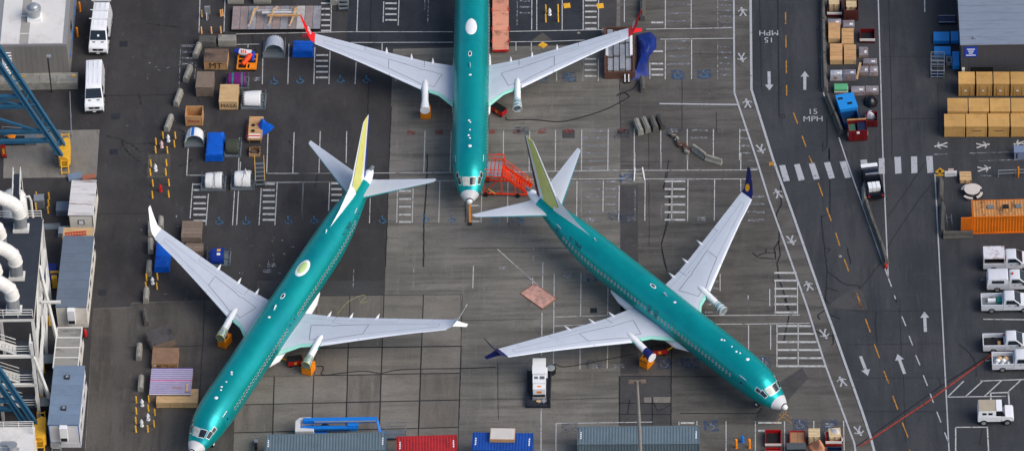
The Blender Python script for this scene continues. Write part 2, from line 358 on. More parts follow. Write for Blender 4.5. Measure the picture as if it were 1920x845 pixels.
lines('C7', [(525,548,938,553)], w=0.2, m=PWB)
# third row
lines('F', [(600.5,246,598,324),(650,246,649,305),(551.5,248,549,325),(502.5,250,500,325),(353,278,350,329),(350,328.5,384,328.5),(451,303,450,320),(449,258,447,322),(501,325,618,325)], parent=ground)
lines('D5', [(0,352,480,350)], parent=ground); lines('D5', [(480,350,825,347),(668,128,661,345),(806,130,800,345)])
lines('D5', [(0,398,480,395)], parent=ground); lines('D5', [(480,395,838,390)])
lines('C5', [(340,405,385,405),(720,400,910,399),(910,399,1127,397)], parent=ground)
lines('D7', [(237,70,235,285),(375,70,372,285),(512,68,510,285),(650,65,648,280),(790,62,788,278),(928,60,927,278),(1068,60,1067,275),(250,288,600,283),(600,283,930,278),(130,330,500,327),(500,327,880,323)])
lines('C7', [(672,682,672,845),(810,682,810,845),(950,682,948,845)]); bars('C7', 955, 1005, [688,730,770,808], m=PWF); bars('C7', 690, 780, [688,728], m=PWF)
bars('D7', 655, 783, [72,108,150,190,230,268], m=PWV)
lines('E1', [(0,55,360,54),(360,54,735,52),(140,100,420,100),(420,100,705,100),(85,-40,85,50),(225,-40,223,50),(365,-40,363,50),(645,-40,645,50)])
# fourth row
lines('D5', [(24,400,14,620),(164,400,158,550)], parent=ground)
lines('D5', [(378,482,374,615),(522,445,518,612),(605,430,600,612),(746,392,740,612),(882,500,880,612)])
bars('D5', 530, 594, [445,487,528,570,608]); bars('D5', 172, 228, [405,435,465,495], parent=ground); bars('D5', 908, 955, [522,605])
lines('D7', [(38,345,35,555),(123,350,118,555),(260,330,258,555),(625,335,623,520),(764,330,762,500),(848,360,845,548)]); lines('D7', [(648,340,647,545)], m=PWF)
bars('D7', 655, 752, [340,380,420,460,500,540], m=PWV); bars('D7', 775, 835, [338,378,418,460,500], m=PWF)
lines('C5', [(342,405,328,590),(425,460,412,625),(563,445,552,625),(584,445,574,625),(704,430,692,625),(788,402,776,625),(927,398,916,620)], parent=ground)
bars('C5', 345, 412, [408,440,477,510,538,570,602], parent=ground); bars('C5', 712, 775, [408,440,470,502,535,567,597], parent=ground)
lines('E1', [(140,100,138,320),(283,105,280,320),(366,100,364,322),(507,100,505,320),(645,100,645,165)]); lines('E1', [(87,150,86,320),(225,235,224,320)], m=PWF)
bars('E1', 243, 352, [112,153,193,235,275,315]); bars('E1', 690, 770, [193,233,275,315], m=PWF); bars('D1', 5, 62, [60,102,250,290,330,375], m=PWF)
# right-hand lower rows
lines('E1', [(450,820,955,817),(828,640,828,812),(945,630,945,812),(798,680,798,770),(685,735,685,815),(536,600,536,690)])
bars('E1', 822, 940, [595,635,678,718,760,803]); bars('E1', 455, 528, [640,678,720,760,803], m=PWF)
lines('E2', [(540,140,800,138),(800,138,1062,134),(880,140,880,378),(998,138,998,378),(722,145,722,290),(720,-20,720,90),(845,145,845,280)])
for y, xr in zip((150,193,239,283,328,373), (1068,1084,1100,1116,1132,1148)):
    bars('E2', 884, 994, [y]); bars('E2', 1002, xr, [y])
lines('D8', [(387,-20,384,190),(383,210,381,405),(379,650,378,860),(439,30,435,460),(562,28,560,225),(559,270,557,470),(686,90,684,225),(685,365,682,465),(440,230,700,222),(440,270,600,266),(446,718,890,711),(448,718,446,860),(340,48,340,85)])
lines('D8', [(265,-5,380,100)]); lines('D7', [(205,695,370,845)]); lines('D8', [(68,-5,65,97)]); lines('D7', [(395,675,393,780),(445,665,441,830)], m=PWF)
lines('F', [(663,503,662,540),(776,502,774,538)], m=PWF)
lines('E2', [(335,680,335,700),(435,678,435,700),(597,678,597,860),(760,678,760,860),(922,678,923,860),(1085,676,1085,722)]); bars('E2', 345, 420, [688]); bars('E2', 775, 905, [687]); bars('E2', 775, 812, [731])
lines('Q3', [(1625,215,1635,640)])
# accessible-bay badges: worn blue squares with the wheelchair sign
def wheelchair(k, x, y, m, parent, bg=None, size=0.95):
    c = G(k, x, y, ZL+0.004); mb = MB(); u = size/10
    def q(pts): mb.add([(c.x+a*u, c.y+b*u, c.z) for a, b in pts], [tuple(range(len(pts)))])
    for i in range(9):
        a0, a1 = math.radians(150+i*26), math.radians(150+(i+1)*26)
        q([(3*math.cos(a0)-.5, 3*math.sin(a0)-1.5), (3*math.cos(a1)-.5, 3*math.sin(a1)-1.5), (4*math.cos(a1)-.5, 4*math.sin(a1)-1.5), (4*math.cos(a0)-.5, 4*math.sin(a0)-1.5)])
    q([(-1.2,4.5),(0,4.5),(0.2,0),(-1,0)]); q([(-1,0),(-1,1),(3.2,1),(3.2,0)]); q([(2.2,0.3),(3.2,0.3),(4.6,-3.4),(3.6,-3.6)])
    q([(-.6+1.1*math.cos(t*1.047), 5.6+1.1*math.sin(t*1.047)) for t in range(6)])
    mb.obj('wheelchair_sign', m, parent)
    if bg: MB().add([(c.x-.75,c.y-.75,ZL),(c.x+.75,c.y-.75,ZL),(c.x+.75,c.y+.75,ZL),(c.x-.75,c.y+.75,ZL)], [(0,1,2,3)]).obj('badge_square', bg, parent)
LB = worn_paint('badge_blue', S(62,124,168), 0.46)
for k, x, y in (('C4',548,428),('C4',685,423),('C4',898,420),('C4',1036,420),('C5',483,603),('C5',625,603),('C5',848,600),('C5',985,598),('D5',445,597)):
    wheelchair(k, x, y, LB, ground, None)
for k, x, y in (('C7',48,408),('C7',625,395),('C7',762,392),('D5',672,592),('D5',810,592),('D7',190,537),('D7',328,537),('E2',805,350),('E2',515,705),('E2',1010,698),('E2',408,357),('E2',255,360),('C6',900,412)):
    wheelchair(k, x, y, LB if k != 'E2' else PWF, apron, PB if k in ('E2','C7') else None)
for k, x, y, m in (('C6',200,700,PRF),('C6',348,698,PRF),('C6',622,697,PRF),('C6',757,695,PRF),('C6',893,693,PRF),('C6',785,692,PBF),('D7',582,73,PRF),('D7',860,70,PRF),('D7',862,88,PBF),('C7',325,705,PBF),
                   ('C7',600,695,PBF),('D8',620,445,PBF),('E2',320,352,PBF),('D8',625,48,PB),('D8',510,738,PBF),('D7',890,535,PBF),('D7',820,520,PBF),('E1',45,95,PB),('Q3',1420,270,PB),('D7',300,548,PBF)):
    c = G(k, x, y, ZL); s = 0.42 if m is PRF else 0.8
    MB().add([(c.x-s,c.y-s*.8,ZL),(c.x+s,c.y-s*.8,ZL),(c.x+s,c.y+s*.8,ZL),(c.x-s,c.y+s*.8,ZL)], [(0,1,2,3)]).obj('paint_square', m, apron)
for k, x, y, pr in (('C7',600,690,apron),('E2',-5,373,apron),('D8',498,42,apron),('D8',620,457,apron),('D8',745,455,apron),('D7',237,797,apron),('D7',572,835,apron),('D7',692,538,apron),('D7',915,535,apron),('E1',437,310,apron),('E1',68,310,apron),('Q3',1418,275,apron),('C4',455,418,ground),('D3',735,415,ground),('D3',757,385,ground)):
    c = G(k, x, y, ZL+.004)
    mb = MB()
    for i in range(2): mb.add([(c.x-.42,c.y-.28+i*.32,c.z),(c.x+.42,c.y-.28+i*.32,c.z),(c.x+.42,c.y-.06+i*.32,c.z),(c.x-.42,c.y-.06+i*.32,c.z)], [(0,1,2,3)])
    mb.obj('bay_number', PWF, pr)
# ------------------------------------------------------------------ road paint
ZR = 0.03
ribbon('F', [(1375.5,-60),(1377,174),(1419,300),(1442.6,376),(1483,489),(1515,580),(1526,616),(1548,685),(1602,830),(1606,860)], 0.19, PWB, 'lane_line', apron, ZR)
ribbon('F', [(1406.7,-60),(1409,168),(1450,300),(1485,397),(1547,575),(1562,616),(1616,769),(1633,820),(1643,860)], 0.25, PWB, 'lane_line', road, ZR)
for k, segs in (('C8', [(205,65,206,128),(207,188,208,252),(209,320,210,388),(211,450,211,505),(247,595,270,655),(293,718,313,775)]),
                ('D1', [(330,35,346,72),(378,178,402,245),(422,308,447,378),(470,440,492,508),(515,578,540,645),(580,755,610,840)]),
                ('D2', [(622,8,643,55),(660,110,688,185),(710,252,738,327),(763,400,790,470),(812,537,840,613),(865,685,897,768),(905,835,920,870)])):
    lines(k, segs, 0.12, PY, 'centre_dash', road, ZR)
lines('D1', [(780,770,802,830)], 0.12, PWB, 'lane_dash', road, ZR)
lines('D2', [(828,0,845,43),(863,97,885,150),(903,205,923,258),(940,312,963,367),(982,423,1005,482),(1020,525,1038,575),(1057,625,1080,685),(1100,740,1122,795)], 0.12, PWB, 'lane_dash', road, ZR)
for pts, w in (([(1645,-60),(1655.6,295),(1665.5,521)], .13), ([(1573,258),(1587,300),(1671.5,537)], .13), ([(1753,326),(1766,580),(1779.5,845),(1780,860)], .13), ([(1540,99),(1542,165),(1546,181)], .13), ([(1733,-30),(1734,23)], .12)):
    ribbon('F', pts, w, PWB, 'edge_line', road, ZR)
for q in ([(172,85),(203,82),(228,165),(195,170)], [(250,80),(280,76),(307,160),(275,166)], [(328,75),(358,71),(386,155),(355,160)], [(408,70),(440,66),(466,150),(436,156)], [(490,65),(524,62),(551,148),(520,152)],
          [(600,57),(634,53),(650,130),(618,135)], [(697,48),(728,46),(730,128),(700,130)], [(780,40),(814,39),(818,126),(785,129)], [(868,38),(900,37),(902,124),(870,127)], [(948,36),(982,35),(987,122),(955,125)]):
    sheet('crosswalk_bar', 'D1', q, 0.034, PWB, road)
def arrow(k, tail, head):
    a = G(k, *tail, ZR); b = G(k, *head, ZR); d = (b-a).normalized(); n = Vector((-d.y, d.x, 0)); L = (b-a).length; h = min(1.5, L*.3)
    mb = MB().add([a+n*.16, a-n*.16, b-d*h-n*.16, b-d*h+n*.16], [(0,1,2,3)]).add([b-d*h-n*.45, b, b-d*h+n*.45], [(0,1,2)])
    mb.obj('arrow_marking', PWB, road)
for k, t, h in (('C8',(118,378),(120,478)),('C8',(307,475),(307,376)),('D2',(994,182),(988,70)),('D2',(633,318),(674,426)),('D2',(878,415),(838,305))): arrow(k, t, h)
def ground_text(body, k, x, y, size, rz, sy):
    c = G(k, x, y, ZR)
    lettering(body, size, PWB, road, Matrix.Translation(c) @ Matrix.Rotation(rz, 4, 'Z') @ Matrix.Diagonal((0.95, sy, 1, 1)), 'road_lettering')
ground_text('15\nMPH', 'C8', 350, 610, 1.12, GRID, 1.02); ground_text('15\nMPH', 'C8', 117, 192, 1.12, GRID+math.pi, 1.02)
def walker(k, x, y, rz, m=PWB, parent=None, size=.9):
    """walking person pictogram painted on the ground"""
    c = G(k, x, y, ZR); mb = MB(); Rm = Matrix.Translation(c) @ Matrix.Rotation(rz, 4, 'Z') @ Matrix.Scale(size, 4)
    def q(pts): mb.add([Rm @ Vector((a, b, 0)) for a, b in pts], [tuple(range(len(pts)))])
    q([(-.12+.15*math.cos(t*.785), .72+.15*math.sin(t*.785)) for t in range(8)])
    q([(-.22,.52),(.16,.56),(.2,-.05),(-.12,-.05)]); q([(-.22,.52),(-.2,.36),(-.52,.08),(-.6,.2)]); q([(.12,.55),(.16,.38),(.5,.2),(.55,.33)])
    q([(-.12,-.02),(.06,-.02),(-.22,-.7),(-.42,-.66)]); q([(.02,-.02),(.2,-.02),(.48,-.62),(.3,-.74)])
    mb.obj('walker_sign', m, parent or road)
for k, x, y, r in (('C7',965,65,0),('C7',960,302,180),('C7',990,548,0),('C7',1060,785,190),('D1',166,235,10),('D1',235,477,190),('D1',328,722,10),('D2',430,192,190),('D2',531,460,10),('D2',622,730,190)): walker(k, x, y, math.radians(r-2), parent=apron)
for k, x, y, r, m in (('R4',108,52,90,PW),('R4',430,52,-90,PW),('R4',440,238,-90,PW),('R4',735,35,90,PW)): walker(k, x, y, math.radians(r), m)
lines('R4', [(45,125,165,120),(330,115,690,105),(405,175,760,165),(415,293,500,293)], 0.14, PWF, 'edge_line', road, ZR)
sheet('tar_strip', 'D2', [(590,835),(1080,488),(1360,318),(1362,300),(1075,482),(600,822)], 0.013, TAR, road)
ribbon('D2', [(632,818),(1010,568),(1360,312)], 0.2, PR, 'red_stripe', road, 0.034)
lines('D2', [(1118,543,1207,455),(1215,543,1313,455),(1322,540,1418,452),(1455,513,1525,450),(1300,455,1560,446),(1118,544,1440,540),(1162,870,1162,712),(1162,712,1340,711),(1338,711,1346,870),(1325,342,1360,342),(1315,112,1560,115)], 0.13, PW, 'bay_line', road, ZR)
lines('D2', [(1357,522,1458,518),(1357,522,1358,585),(1455,518,1460,590)], 0.16, PW, 'bay_line', road, ZR)
lines('D1', [(1235,688,1262,688)], 0.13, PWF, 'bay_line', road, ZR)
for a, b in (((118,70),(142,82)),): sheet('paint_square', 'D1', [(118,66),(143,66),(143,86),(118,86)], 0.03, PY, apron)
for pts in ([(165,690),(220,625)],[(180,640),(250,690)],[(200,630),(235,650)],[(225,660),(250,655)]): ribbon('D2', pts, 0.08, PY, 'yellow_mark', apron, ZR)
# tarred cracks and joints
def cracks(k, lst, w=0.1, parent=None, m=None, z=0.022):
    for pts in lst:
        out = []
        for (x0,y0),(x1,y1) in zip(pts, pts[1:]):
            n = max(1, int(math.hypot(x1-x0, y1-y0)/14))
            for i in range(n): out.append((x0+(x1-x0)*i/n + random.uniform(-1.6,1.6), y0+(y1-y0)*i/n + random.uniform(-1,1)))
        out.append(pts[-1]); ribbon(k, out, w, m or TAR, 'crack_seal', parent or road, z)
cracks('D1', [[(437,0),(440,200),(440,345)],[(395,352),(405,470),(412,520),(425,640),(415,815)],[(412,520),(445,525),(425,542)],[(430,645),(500,700),(530,715),(590,718),(600,735)],[(425,730),(485,748)],[(533,520),(540,560),(550,605)],[(395,352),(420,350)]], 0.13)
cracks('D1', [[(600,735),(715,590),(770,470),(900,280),(985,170)],[(745,355),(850,210),(950,60)]], 0.07)
cracks('D1', [[(180,190),(182,290),(155,350),(172,420),(170,490),(178,560),(160,600),(170,680),(200,770),(225,845)],[(30,545),(60,570),(155,578),(145,520),(175,480)],[(60,560),(100,545),(105,525)],[(100,545),(155,545)]], 0.13, apron)
cracks('C8', [[(165,0),(168,300),(172,620),(200,622),(198,605),(174,604)],[(425,620),(425,770),(402,800),(402,752)],[(436,780),(434,845)]], 0.13)
cracks('C8', [[(68,0),(74,250),(78,480)],[(750,0),(765,500),(768,845)],[(1010,440),(1012,700)],[(700,300),(1000,300)],[(720,630),(1040,625)],[(370,150),(385,400),(375,475)]], 0.06)
cracks('D2', [[(722,70),(714,150),(725,240)],[(1180,250),(1240,300),(1270,355)],[(1275,390),(1277,430)],[(1070,440),(1080,480)],[(435,0),(455,25)],[(1312,720),(1300,770),(1295,810)]], 0.1)
cracks('D2', [[(850,0),(860,300),(872,440),(885,800)],[(0,0),(640,70),(1080,65)],[(560,252),(1080,248)],[(640,440),(1090,436)],[(650,625),(1110,625)]], 0.05)
cracks('D2', [[(210,0),(238,80),(205,240)],[(430,65),(395,90),(405,115)],[(460,85),(520,110)],[(480,190),(482,250),(468,257)],[(380,175),(410,190),(475,205)]], 0.13, apron)
cracks('E1', [[(265,0),(255,80),(235,150)],[(265,160),(270,230),(260,300),(225,445)],[(225,460),(240,540),(255,590)]], 0.09, apron)
cracks('D5', [[(680,250),(675,420),(662,600),(660,845)]], 0.14, apron)
cracks('D5', [[(490,0),(478,300),(460,845)]], 0.08, ground)
cracks('D7', [[(1095,290),(1085,375)],[(1110,400),(1115,460),(1105,560),(1070,670),(1100,800)],[(160,0),(158,60)]], 0.08, apron)
cracks('D7', [[(850,236),(1130,233)],[(945,680),(1130,682)],[(1005,60),(1005,280)],[(1005,345),(1007,680)],[(935,380),(930,545)],[(0,690),(850,690)],[(0,470),(40,470)]], 0.05, apron)
cracks('E2', [[(5,430),(5,700)],[(293,250),(291,700)],[(0,430),(293,428)],[(0,578),(290,578)],[(186,545),(187,700)],[(0,640),(290,640)],[(195,580),(215,620),(250,610),(290,585)],[(340,635),(770,635),(800,605)],[(293,432),(560,430)],[(62,560),(50,640)]], 0.1, apron)
cracks('C7', [[(645,410),(645,690)],[(825,590),(828,700)],[(700,285),(1000,288)],[(825,635),(980,635)],[(315,420),(320,700)]], 0.06, apron)
cracks('D4', [[(425,0),(420,180),(405,420),(395,600)],[(0,270),(420,260)]], 0.07, apron)
cracks('C4', [[(1058,0),(1055,180),(1050,400),(1040,600)]], 0.1, ground)
cracks('C1', [[(540,505),(960,500)]], 0.06, ground); cracks('C2', [[(510,340),(800,338)]], 0.05, ground)
cracks('D8', [[(10,125),(12,400),(2,700)],[(180,440),(182,700)],[(0,245),(360,240)],[(0,365),(25,365)],[(0,610),(300,606)],[(430,610),(740,600)]], 0.05, apron)
for k, x, y, s, pr in (('C1',652,233,.42,ground),('C1',612,616,.42,ground),('C1',602,802,.4,ground),('C2',540,755,.4,ground),('D8',620,200,.35,apron)):
    c = G(k, x, y, 0); MB().box(c.x-s, c.x+s, c.y-s, c.y+s, 0.006, 0.02).obj('drain_cover', DKSTEEL, pr)
for k, x, y, pr in (('D1',495,565,road),('C6',1085,176,lot)):
    c = G(k, x, y, 0); MB().lathe([(.17,.03),(.17,.036)], c, 16).obj('manhole_cover', CONC, pr)
# chalk marks and scuffs on the yard
rc = random.Random(5)
for k, x0, x1, y0, y1, n, pr in (('F',455,560,430,540,22,ground),('F',215,340,20,320,16,ground),('F',250,340,380,430,8,ground),('F',300,470,500,560,10,ground),('F',880,1160,450,700,10,apron),('F',960,1400,90,240,10,apron)):
    for i in range(n):
        x, y = rc.uniform(x0,x1), rc.uniform(y0,y1); a = rc.choice((0,0,math.pi/2,rc.uniform(0,3))); l = rc.uniform(2,9)
        ribbon(k, [(x,y),(x+l*math.cos(a),y+l*.7*math.sin(a))], rc.uniform(.05,.16), PWF if rc.random() < .6 else PWV, 'chalk_mark', pr, 0.024)
for i in range(14):                                   # tyre scuffs
    x, y = rc.uniform(190,700), rc.uniform(20,330); a = rc.uniform(-.5,.5)+math.pi/2*(i % 2); l = rc.uniform(30,90); b = rc.uniform(-.4,.4)
    ribbon('F', [(x+l*t*math.cos(a+b*t), y+l*t*.7*math.sin(a+b*t)) for t in np.linspace(0,1,9)], .22, worn_paint('tyre_scuff_%d' % i, S(38,37,38), 0.56), 'tyre_scuff', ground, 0.014)
# ------------------------------------------------------------------ the airliners
TEAL = mat('green_protective_film', S(0,162,160), 0.33, 0.5, var=0.10, scale=0.5, stretch=(1,0.6,1), dirt=S(0,136,152), damt=0.6, dscale=0.35, spec=0.5)
TEALD = mat('green_film_dark', S(0,128,134), 0.32, var=0.08, spec=0.5)
MINT = mat('mint_primer', S(150,214,198), 0.4, var=0.05)
WING = mat('wing_grey', S(196,202,212), 0.42, var=0.03, scale=0.5, dirt=S(180,186,198), damt=0.4)
SLAT = mat('slat_pale', S(222,228,236), 0.3, var=0.03, spec=0.6)
AWHITE = mat('aircraft_white', S(236,237,238), 0.35, var=0.02)
RADOME = mat('radome_grey', S(206,206,206), 0.45, var=0.03)
FINY = mat('fin_film_yellow', S(222,218,124), 0.4, var=0.05, dirt=S(186,186,96), damt=0.5)
LINE = mat('panel_line', S(58,62,70), 0.6, var=0.1)
LINEG = mat('panel_line_grey', S(140,146,158), 0.6, var=0.1)
REDW = mat('winglet_red', S(226,18,26), 0.35, var=0.03)
NAVYW = mat('winglet_navy', S(22,28,92), 0.35, var=0.05)
GOLD = mat('emblem_gold', S(240,170,30), 0.4, var=0.03)
MAROON = mat('rudder_maroon', S(84,26,40), 0.4, var=0.05)
RUDB = mat('rudder_blue', S(30,60,140), 0.4, var=0.05)
WRAP = mat('strut_wrap', S(158,182,186), 0.35, 0.3, var=0.4, scale=7, dirt=S(66,92,116), damt=0.8, dscale=5)
TAPE = mat('yellow_tape', S(214,206,110), 0.6, var=0.1)
TAN = mat('windshield_tan', S(186,190,180), 0.2, var=0.2, scale=3)  # pale grey-tan colour for one front pane
FRM = mat('window_frame_metal', S(206,214,212), 0.35, 0.2, var=0.05)
FS = np.array([0,.08,.25,.5,.8,1.15,1.5,1.9,2.3,2.8,3.4,4.2,5.2,6.5,8,26,28,30,32,34,35.5,36.6,37.4,38.1,38.5,38.7])
FT = np.array([2.70,2.86,3.0,3.14,3.27,3.41,3.62,3.93,4.28,4.62,4.88,5.10,5.25,5.34,5.37,5.37,5.37,5.37,5.36,5.35,5.34,5.33,5.30,5.24,5.18,5.12])
FB = np.array([2.66,2.50,2.36,2.20,2.05,1.91,1.80,1.70,1.61,1.52,1.45,1.39,1.35,1.33,1.33,1.33,1.48,1.92,2.5,3.12,3.58,3.92,4.18,4.45,4.66,4.84])
FH = np.array([.02,.19,.36,.56,.76,.95,1.11,1.26,1.39,1.52,1.64,1.75,1.82,1.87,1.88,1.88,1.85,1.76,1.57,1.28,1.03,.82,.65,.46,.31,.17])
def fus(s):
    def pch(x):
        i = min(max(int(np.searchsorted(FS, s))-1, 0), len(FS)-2); h = FS[i+1]-FS[i]; t = (s-FS[i])/h
        def sl(j):
            if j == 0 or j == len(FS)-1: k = 0 if j == 0 else len(FS)-2; return (x[k+1]-x[k])/(FS[k+1]-FS[k])
            a = (x[j]-x[j-1])/(FS[j]-FS[j-1]); b = (x[j+1]-x[j])/(FS[j+1]-FS[j]); return 0 if a*b <= 0 else 2*a*b/(a+b)
        return (2*t**3-3*t**2+1)*x[i] + (t**3-2*t**2+t)*h*sl(i) + (-2*t**3+3*t**2)*x[i+1] + (t**3-t**2)*h*sl(i+1)
    s = min(max(s, 0), 38.7); return pch(FT), pch(FB), pch(FH)
def airliner(label, P, h, fwd, aft, opt):
    fw = lambda s: s-fwd
    def ymap(s):                                  # station on the basic body -> station with the plugs of the longer body
        return s-fwd if s <= 10 else s+aft if s >= 25 else s + (-fwd + (fwd+aft)*(s-10)/15)
    def unmap(q):
        return q+fwd if q <= 10-fwd else q-aft if q >= 25+aft else 10 + (q-10+fwd)*15/(15+fwd+aft)
    def surf(q, a, off=0.0):                      # q: actual station, a: angle from the top towards the right side
        t, b, w = fus(unmap(q)); hh = (t-b)/2
        n = Vector((math.sin(a)/max(w, .05), 0, math.cos(a)/max(hh, .05))).normalized()
        return Vector((w*math.sin(a), -q, (t+b)/2 + hh*math.cos(a))) + n*off
    root = thing('airliner', label, 'airplane', (P[0], P[1], 0), h - math.pi/2)
    def body(name, s0, s1, m, n=40, nst=24):
        rings = [[surf(ymap(s), 2*math.pi*k/n) for k in range(n)] for s in np.unique(np.concatenate([np.linspace(s0, s1, nst), FS[(FS > s0) & (FS < s1)]]))]
        return MB().loft(rings).obj(name, m, root, smooth=50)
    rad = body('radome', 0, 1.15, RADOME, nst=12); fz = body('fuselage', 1.15, 36.6, TEAL, nst=80); body('tail_cone', 36.6, 38.7, AWHITE, nst=10)
    # protective cap with its black ring on the radome tip
    yo = -ymap(0.0)
    MB().loft([[(r*math.cos(a*.393), yo+d, 2.68+r*math.sin(a*.393)) for a in range(16)] for r, d in ((.3,-.32),(.3,-.1),(.22,.06),(.1,.12))]).obj('cap', AWHITE, rad, smooth=50)
    MB().loft([[(r*math.cos(a*.393), yo+d, 2.68+r*math.sin(a*.393)) for a in range(16)] for r, d in ((.36,-.36),(.40,-.28),(.33,-.22))]).obj('ring', BLACK, rad, smooth=50)
    ex = ymap(37.9); MB().tube([(0,-ex-.3,5.0),(0,-ex-1.02,5.06)], [.3,.2], 14).obj('exhaust', STEELG, root, smooth=50)
    def patch(name, q0, q1, a0, a1, m, off=0.012, par=root, skew=0.0, nu=3, nv=5):
        vs = [surf(q0+(q1-q0)*i/nu + skew*(j/nv), math.radians(a0+(a1-a0)*j/nv), off) for i in range(nu+1) for j in range(nv+1)]
        return MB().add(vs, [(i*(nv+1)+j, i*(nv+1)+j+1, (i+1)*(nv+1)+j+1, (i+1)*(nv+1)+j) for i in range(nu) for j in range(nv)]).obj(name, m, par, smooth=60)
    for sg in (-1, 1):
        for nm, q0, q1, a0, a1, m, sk in (('windshield', 1.55, 2.14, 2.5, 31, opt.get('shield', TAN) if sg == 1 else GLASS, .12), ('cockpit_window', 1.8, 2.4, 41, 58, GLASS, .12), ('cockpit_window', 2.5, 2.95, 48, 61, GLASS, .05)):
            f = patch(nm, fw(q0)-.07, fw(q1)+.07, sg*(a0-2.2), sg*(a1+2.2), FRM, 0.012, root, sk); patch('pane', fw(q0), fw(q1), sg*a0, sg*a1, m, 0.022, f, sk)
    # section joints and doors
    for s in (4.1, 9.2, 14.9, 21.6, 27.0, 31.8):
        patch('skin_joint', ymap(s)-.018, ymap(s)+.018, -100, 100, TEALD, 0.004, root, 0, 1, 30)
    for sg in (-1, 1):
        for q, w_, a0, a1 in ((fw(4.75), .86, 56, 108), (32.6+aft, .76, 52, 98), (17.2, .5, 55, 82), (18.2, .5, 55, 82)):
            d = patch('door', q-w_/2, q+w_/2, sg*a0, sg*a1, TEALD, 0.005, root, 0, 2, 8); patch('door_window', q-.1, q+.1, sg*(a0+13), sg*(a0+19), GLASS, 0.012, d)
            if w_ > .6: patch('sill', q-w_/2, q+w_/2, sg*(a0-3.5), sg*(a0-1.5), AWHITE, 0.01, d)
    # cabin windows, one mesh shared
    wm = MB(); n = 14
    for r, z, mi in ((1.0, 0.006, 0), (0.72, 0.010, 1)):
        wm.add([(math.copysign(abs(math.sin(2*math.pi*k/n))**.8, math.sin(2*math.pi*k/n))*.14*r, math.copysign(abs(math.cos(2*math.pi*k/n))**.8, math.cos(2*math.pi*k/n))*.2*r, z) for k in range(n)], [tuple(range(n))], mi)
    me = wm.mesh('cabin_window', [FRM, opt.get('pane', GLASS)])
    q = fw(6.3)
    while q < 31.6+aft:
        if min(abs(q-17.2), abs(q-18.2)) > .3:
            for sg in (-1, 1):
                a = math.radians(73)*sg; p = surf(q, a, .002); nn = (surf(q, a, 1)-surf(q, a, 0)).normalized(); ax = Vector((0, 1, 0)); up = nn.cross(ax) if nn.cross(ax).z > 0 else ax.cross(nn)
                xx = up.cross(nn)
                o = bpy.data.objects.new('cabin_window', me); COL.objects.link(o); o.parent = root
                o.matrix_local = Matrix(((xx.x,up.x,nn.x,p.x),(xx.y,up.y,nn.y,p.y),(xx.z,up.z,nn.z,p.z),(0,0,0,1)))
        q += 0.508
    # things on the crown
    def blob(name, q, a, lx, ly, hgt, m, par=root):
        c = surf(q, math.radians(a)); mb = MB(); rings = []
        for f, z in ((1,-.03),(.96,.3),(.8,.7),(.45,.95),(.1,1.0)):
            rings.append([(c.x+lx*f*math.cos(t*.3142)*.5, c.y+ly*f*math.sin(t*.3142)*.5, c.z-.02+hgt*z - (lx*f*.5*math.cos(t*.3142))**2*.27) for t in range(20)])
        return mb.loft(rings).obj(name, m, par, smooth=60)
    if opt.get('dome'):
        b = blob('antenna_fairing', 23.6+(.2 if aft else 0), 0, 1.25, 2.55, .1, AWHITE)
        if opt['dome'] != 'white': blob('fairing_cover', 23.6+.2, 0, .92, 2.05, .135, mat('fairing_green', S(186,214,140), .5, var=.06), b)
    b = blob('light_recess', 19.45, 2, .42, .95, .04, AWHITE); blob('recess_glass', 19.45, 2, .26, .7, .07, GLASS, b)
    def blade(q, a, ln=.5, hh=.3):
        p = surf(q, math.radians(a)); MB().loft([[(p.x+dx*.03, p.y-u*ln*sc_-z*.25, p.z-.03+z) for dx, u in ((0,-.5),(1,0),(0,.5),(-1,0))] for z, sc_ in ((0,1),(hh,.45))]).obj('blade_antenna', AWHITE, root)
    blade(17.6, 1, .8, .34); blade(28.2+aft, 2, .5, .3)
    patch('antenna_patch', 16.1, 16.35, -4, 4, AWHITE, .014)
    for q, a, r in ((9.4,2,.13),(9.15,-2.2,.11),(8.0,-1.5,.1),(7.2,2.5,.13),(6.8,-1.5,.11),(5.7,-2,.2)):
        blob('crown_fitting', fw(q), a, r*2, r*2, .06, AWHITE)
    # wing-to-body fairing
    rings = []
    for s, w_, zt, zb in ((12.2,.3,2.0,1.55),(12.9,1.3,2.25,1.28),(14.2,1.98,2.5,1.1),(16,2.06,2.62,1.02),(19,2.08,2.66,1.0),(21,2.06,2.62,1.02),(22.8,1.95,2.5,1.1),(24.4,1.5,2.2,1.28),(25.6,.4,1.9,1.5)):
        rings.append([(w_*math.cos(t*.2618), -s, (zt+zb)/2 + (zt-zb)/2*math.sin(t*.2618)) for t in range(24)])
    MB().loft(rings).obj('wing_fairing', AWHITE, root, smooth=60)
    for sg in (-1, 1):
        vs = [surf(12.3+.5*i, sg*math.radians(a), .02) for i in range(26) for a in (120-12*math.sin(math.pi*i/25)**.6-4, 138)]
        MB().add(vs, [(2*i, 2*i+1, 2*i+3, 2*i+2) for i in range(25)]).obj('root_fillet', AWHITE, root, smooth=60)
    # wings
    Y = np.array([1.2,1.9,3.4,5.0,5.3,8.6,11.56,14.2,16.0,16.5]); LE = np.array([13.7,14.5,16.05,16.72,16.85,18.72,20.36,21.75,22.55,22.85]); TE = np.array([20.7,20.75,20.95,21.2,21.24,22.15,23.0,23.76,24.27,24.42])
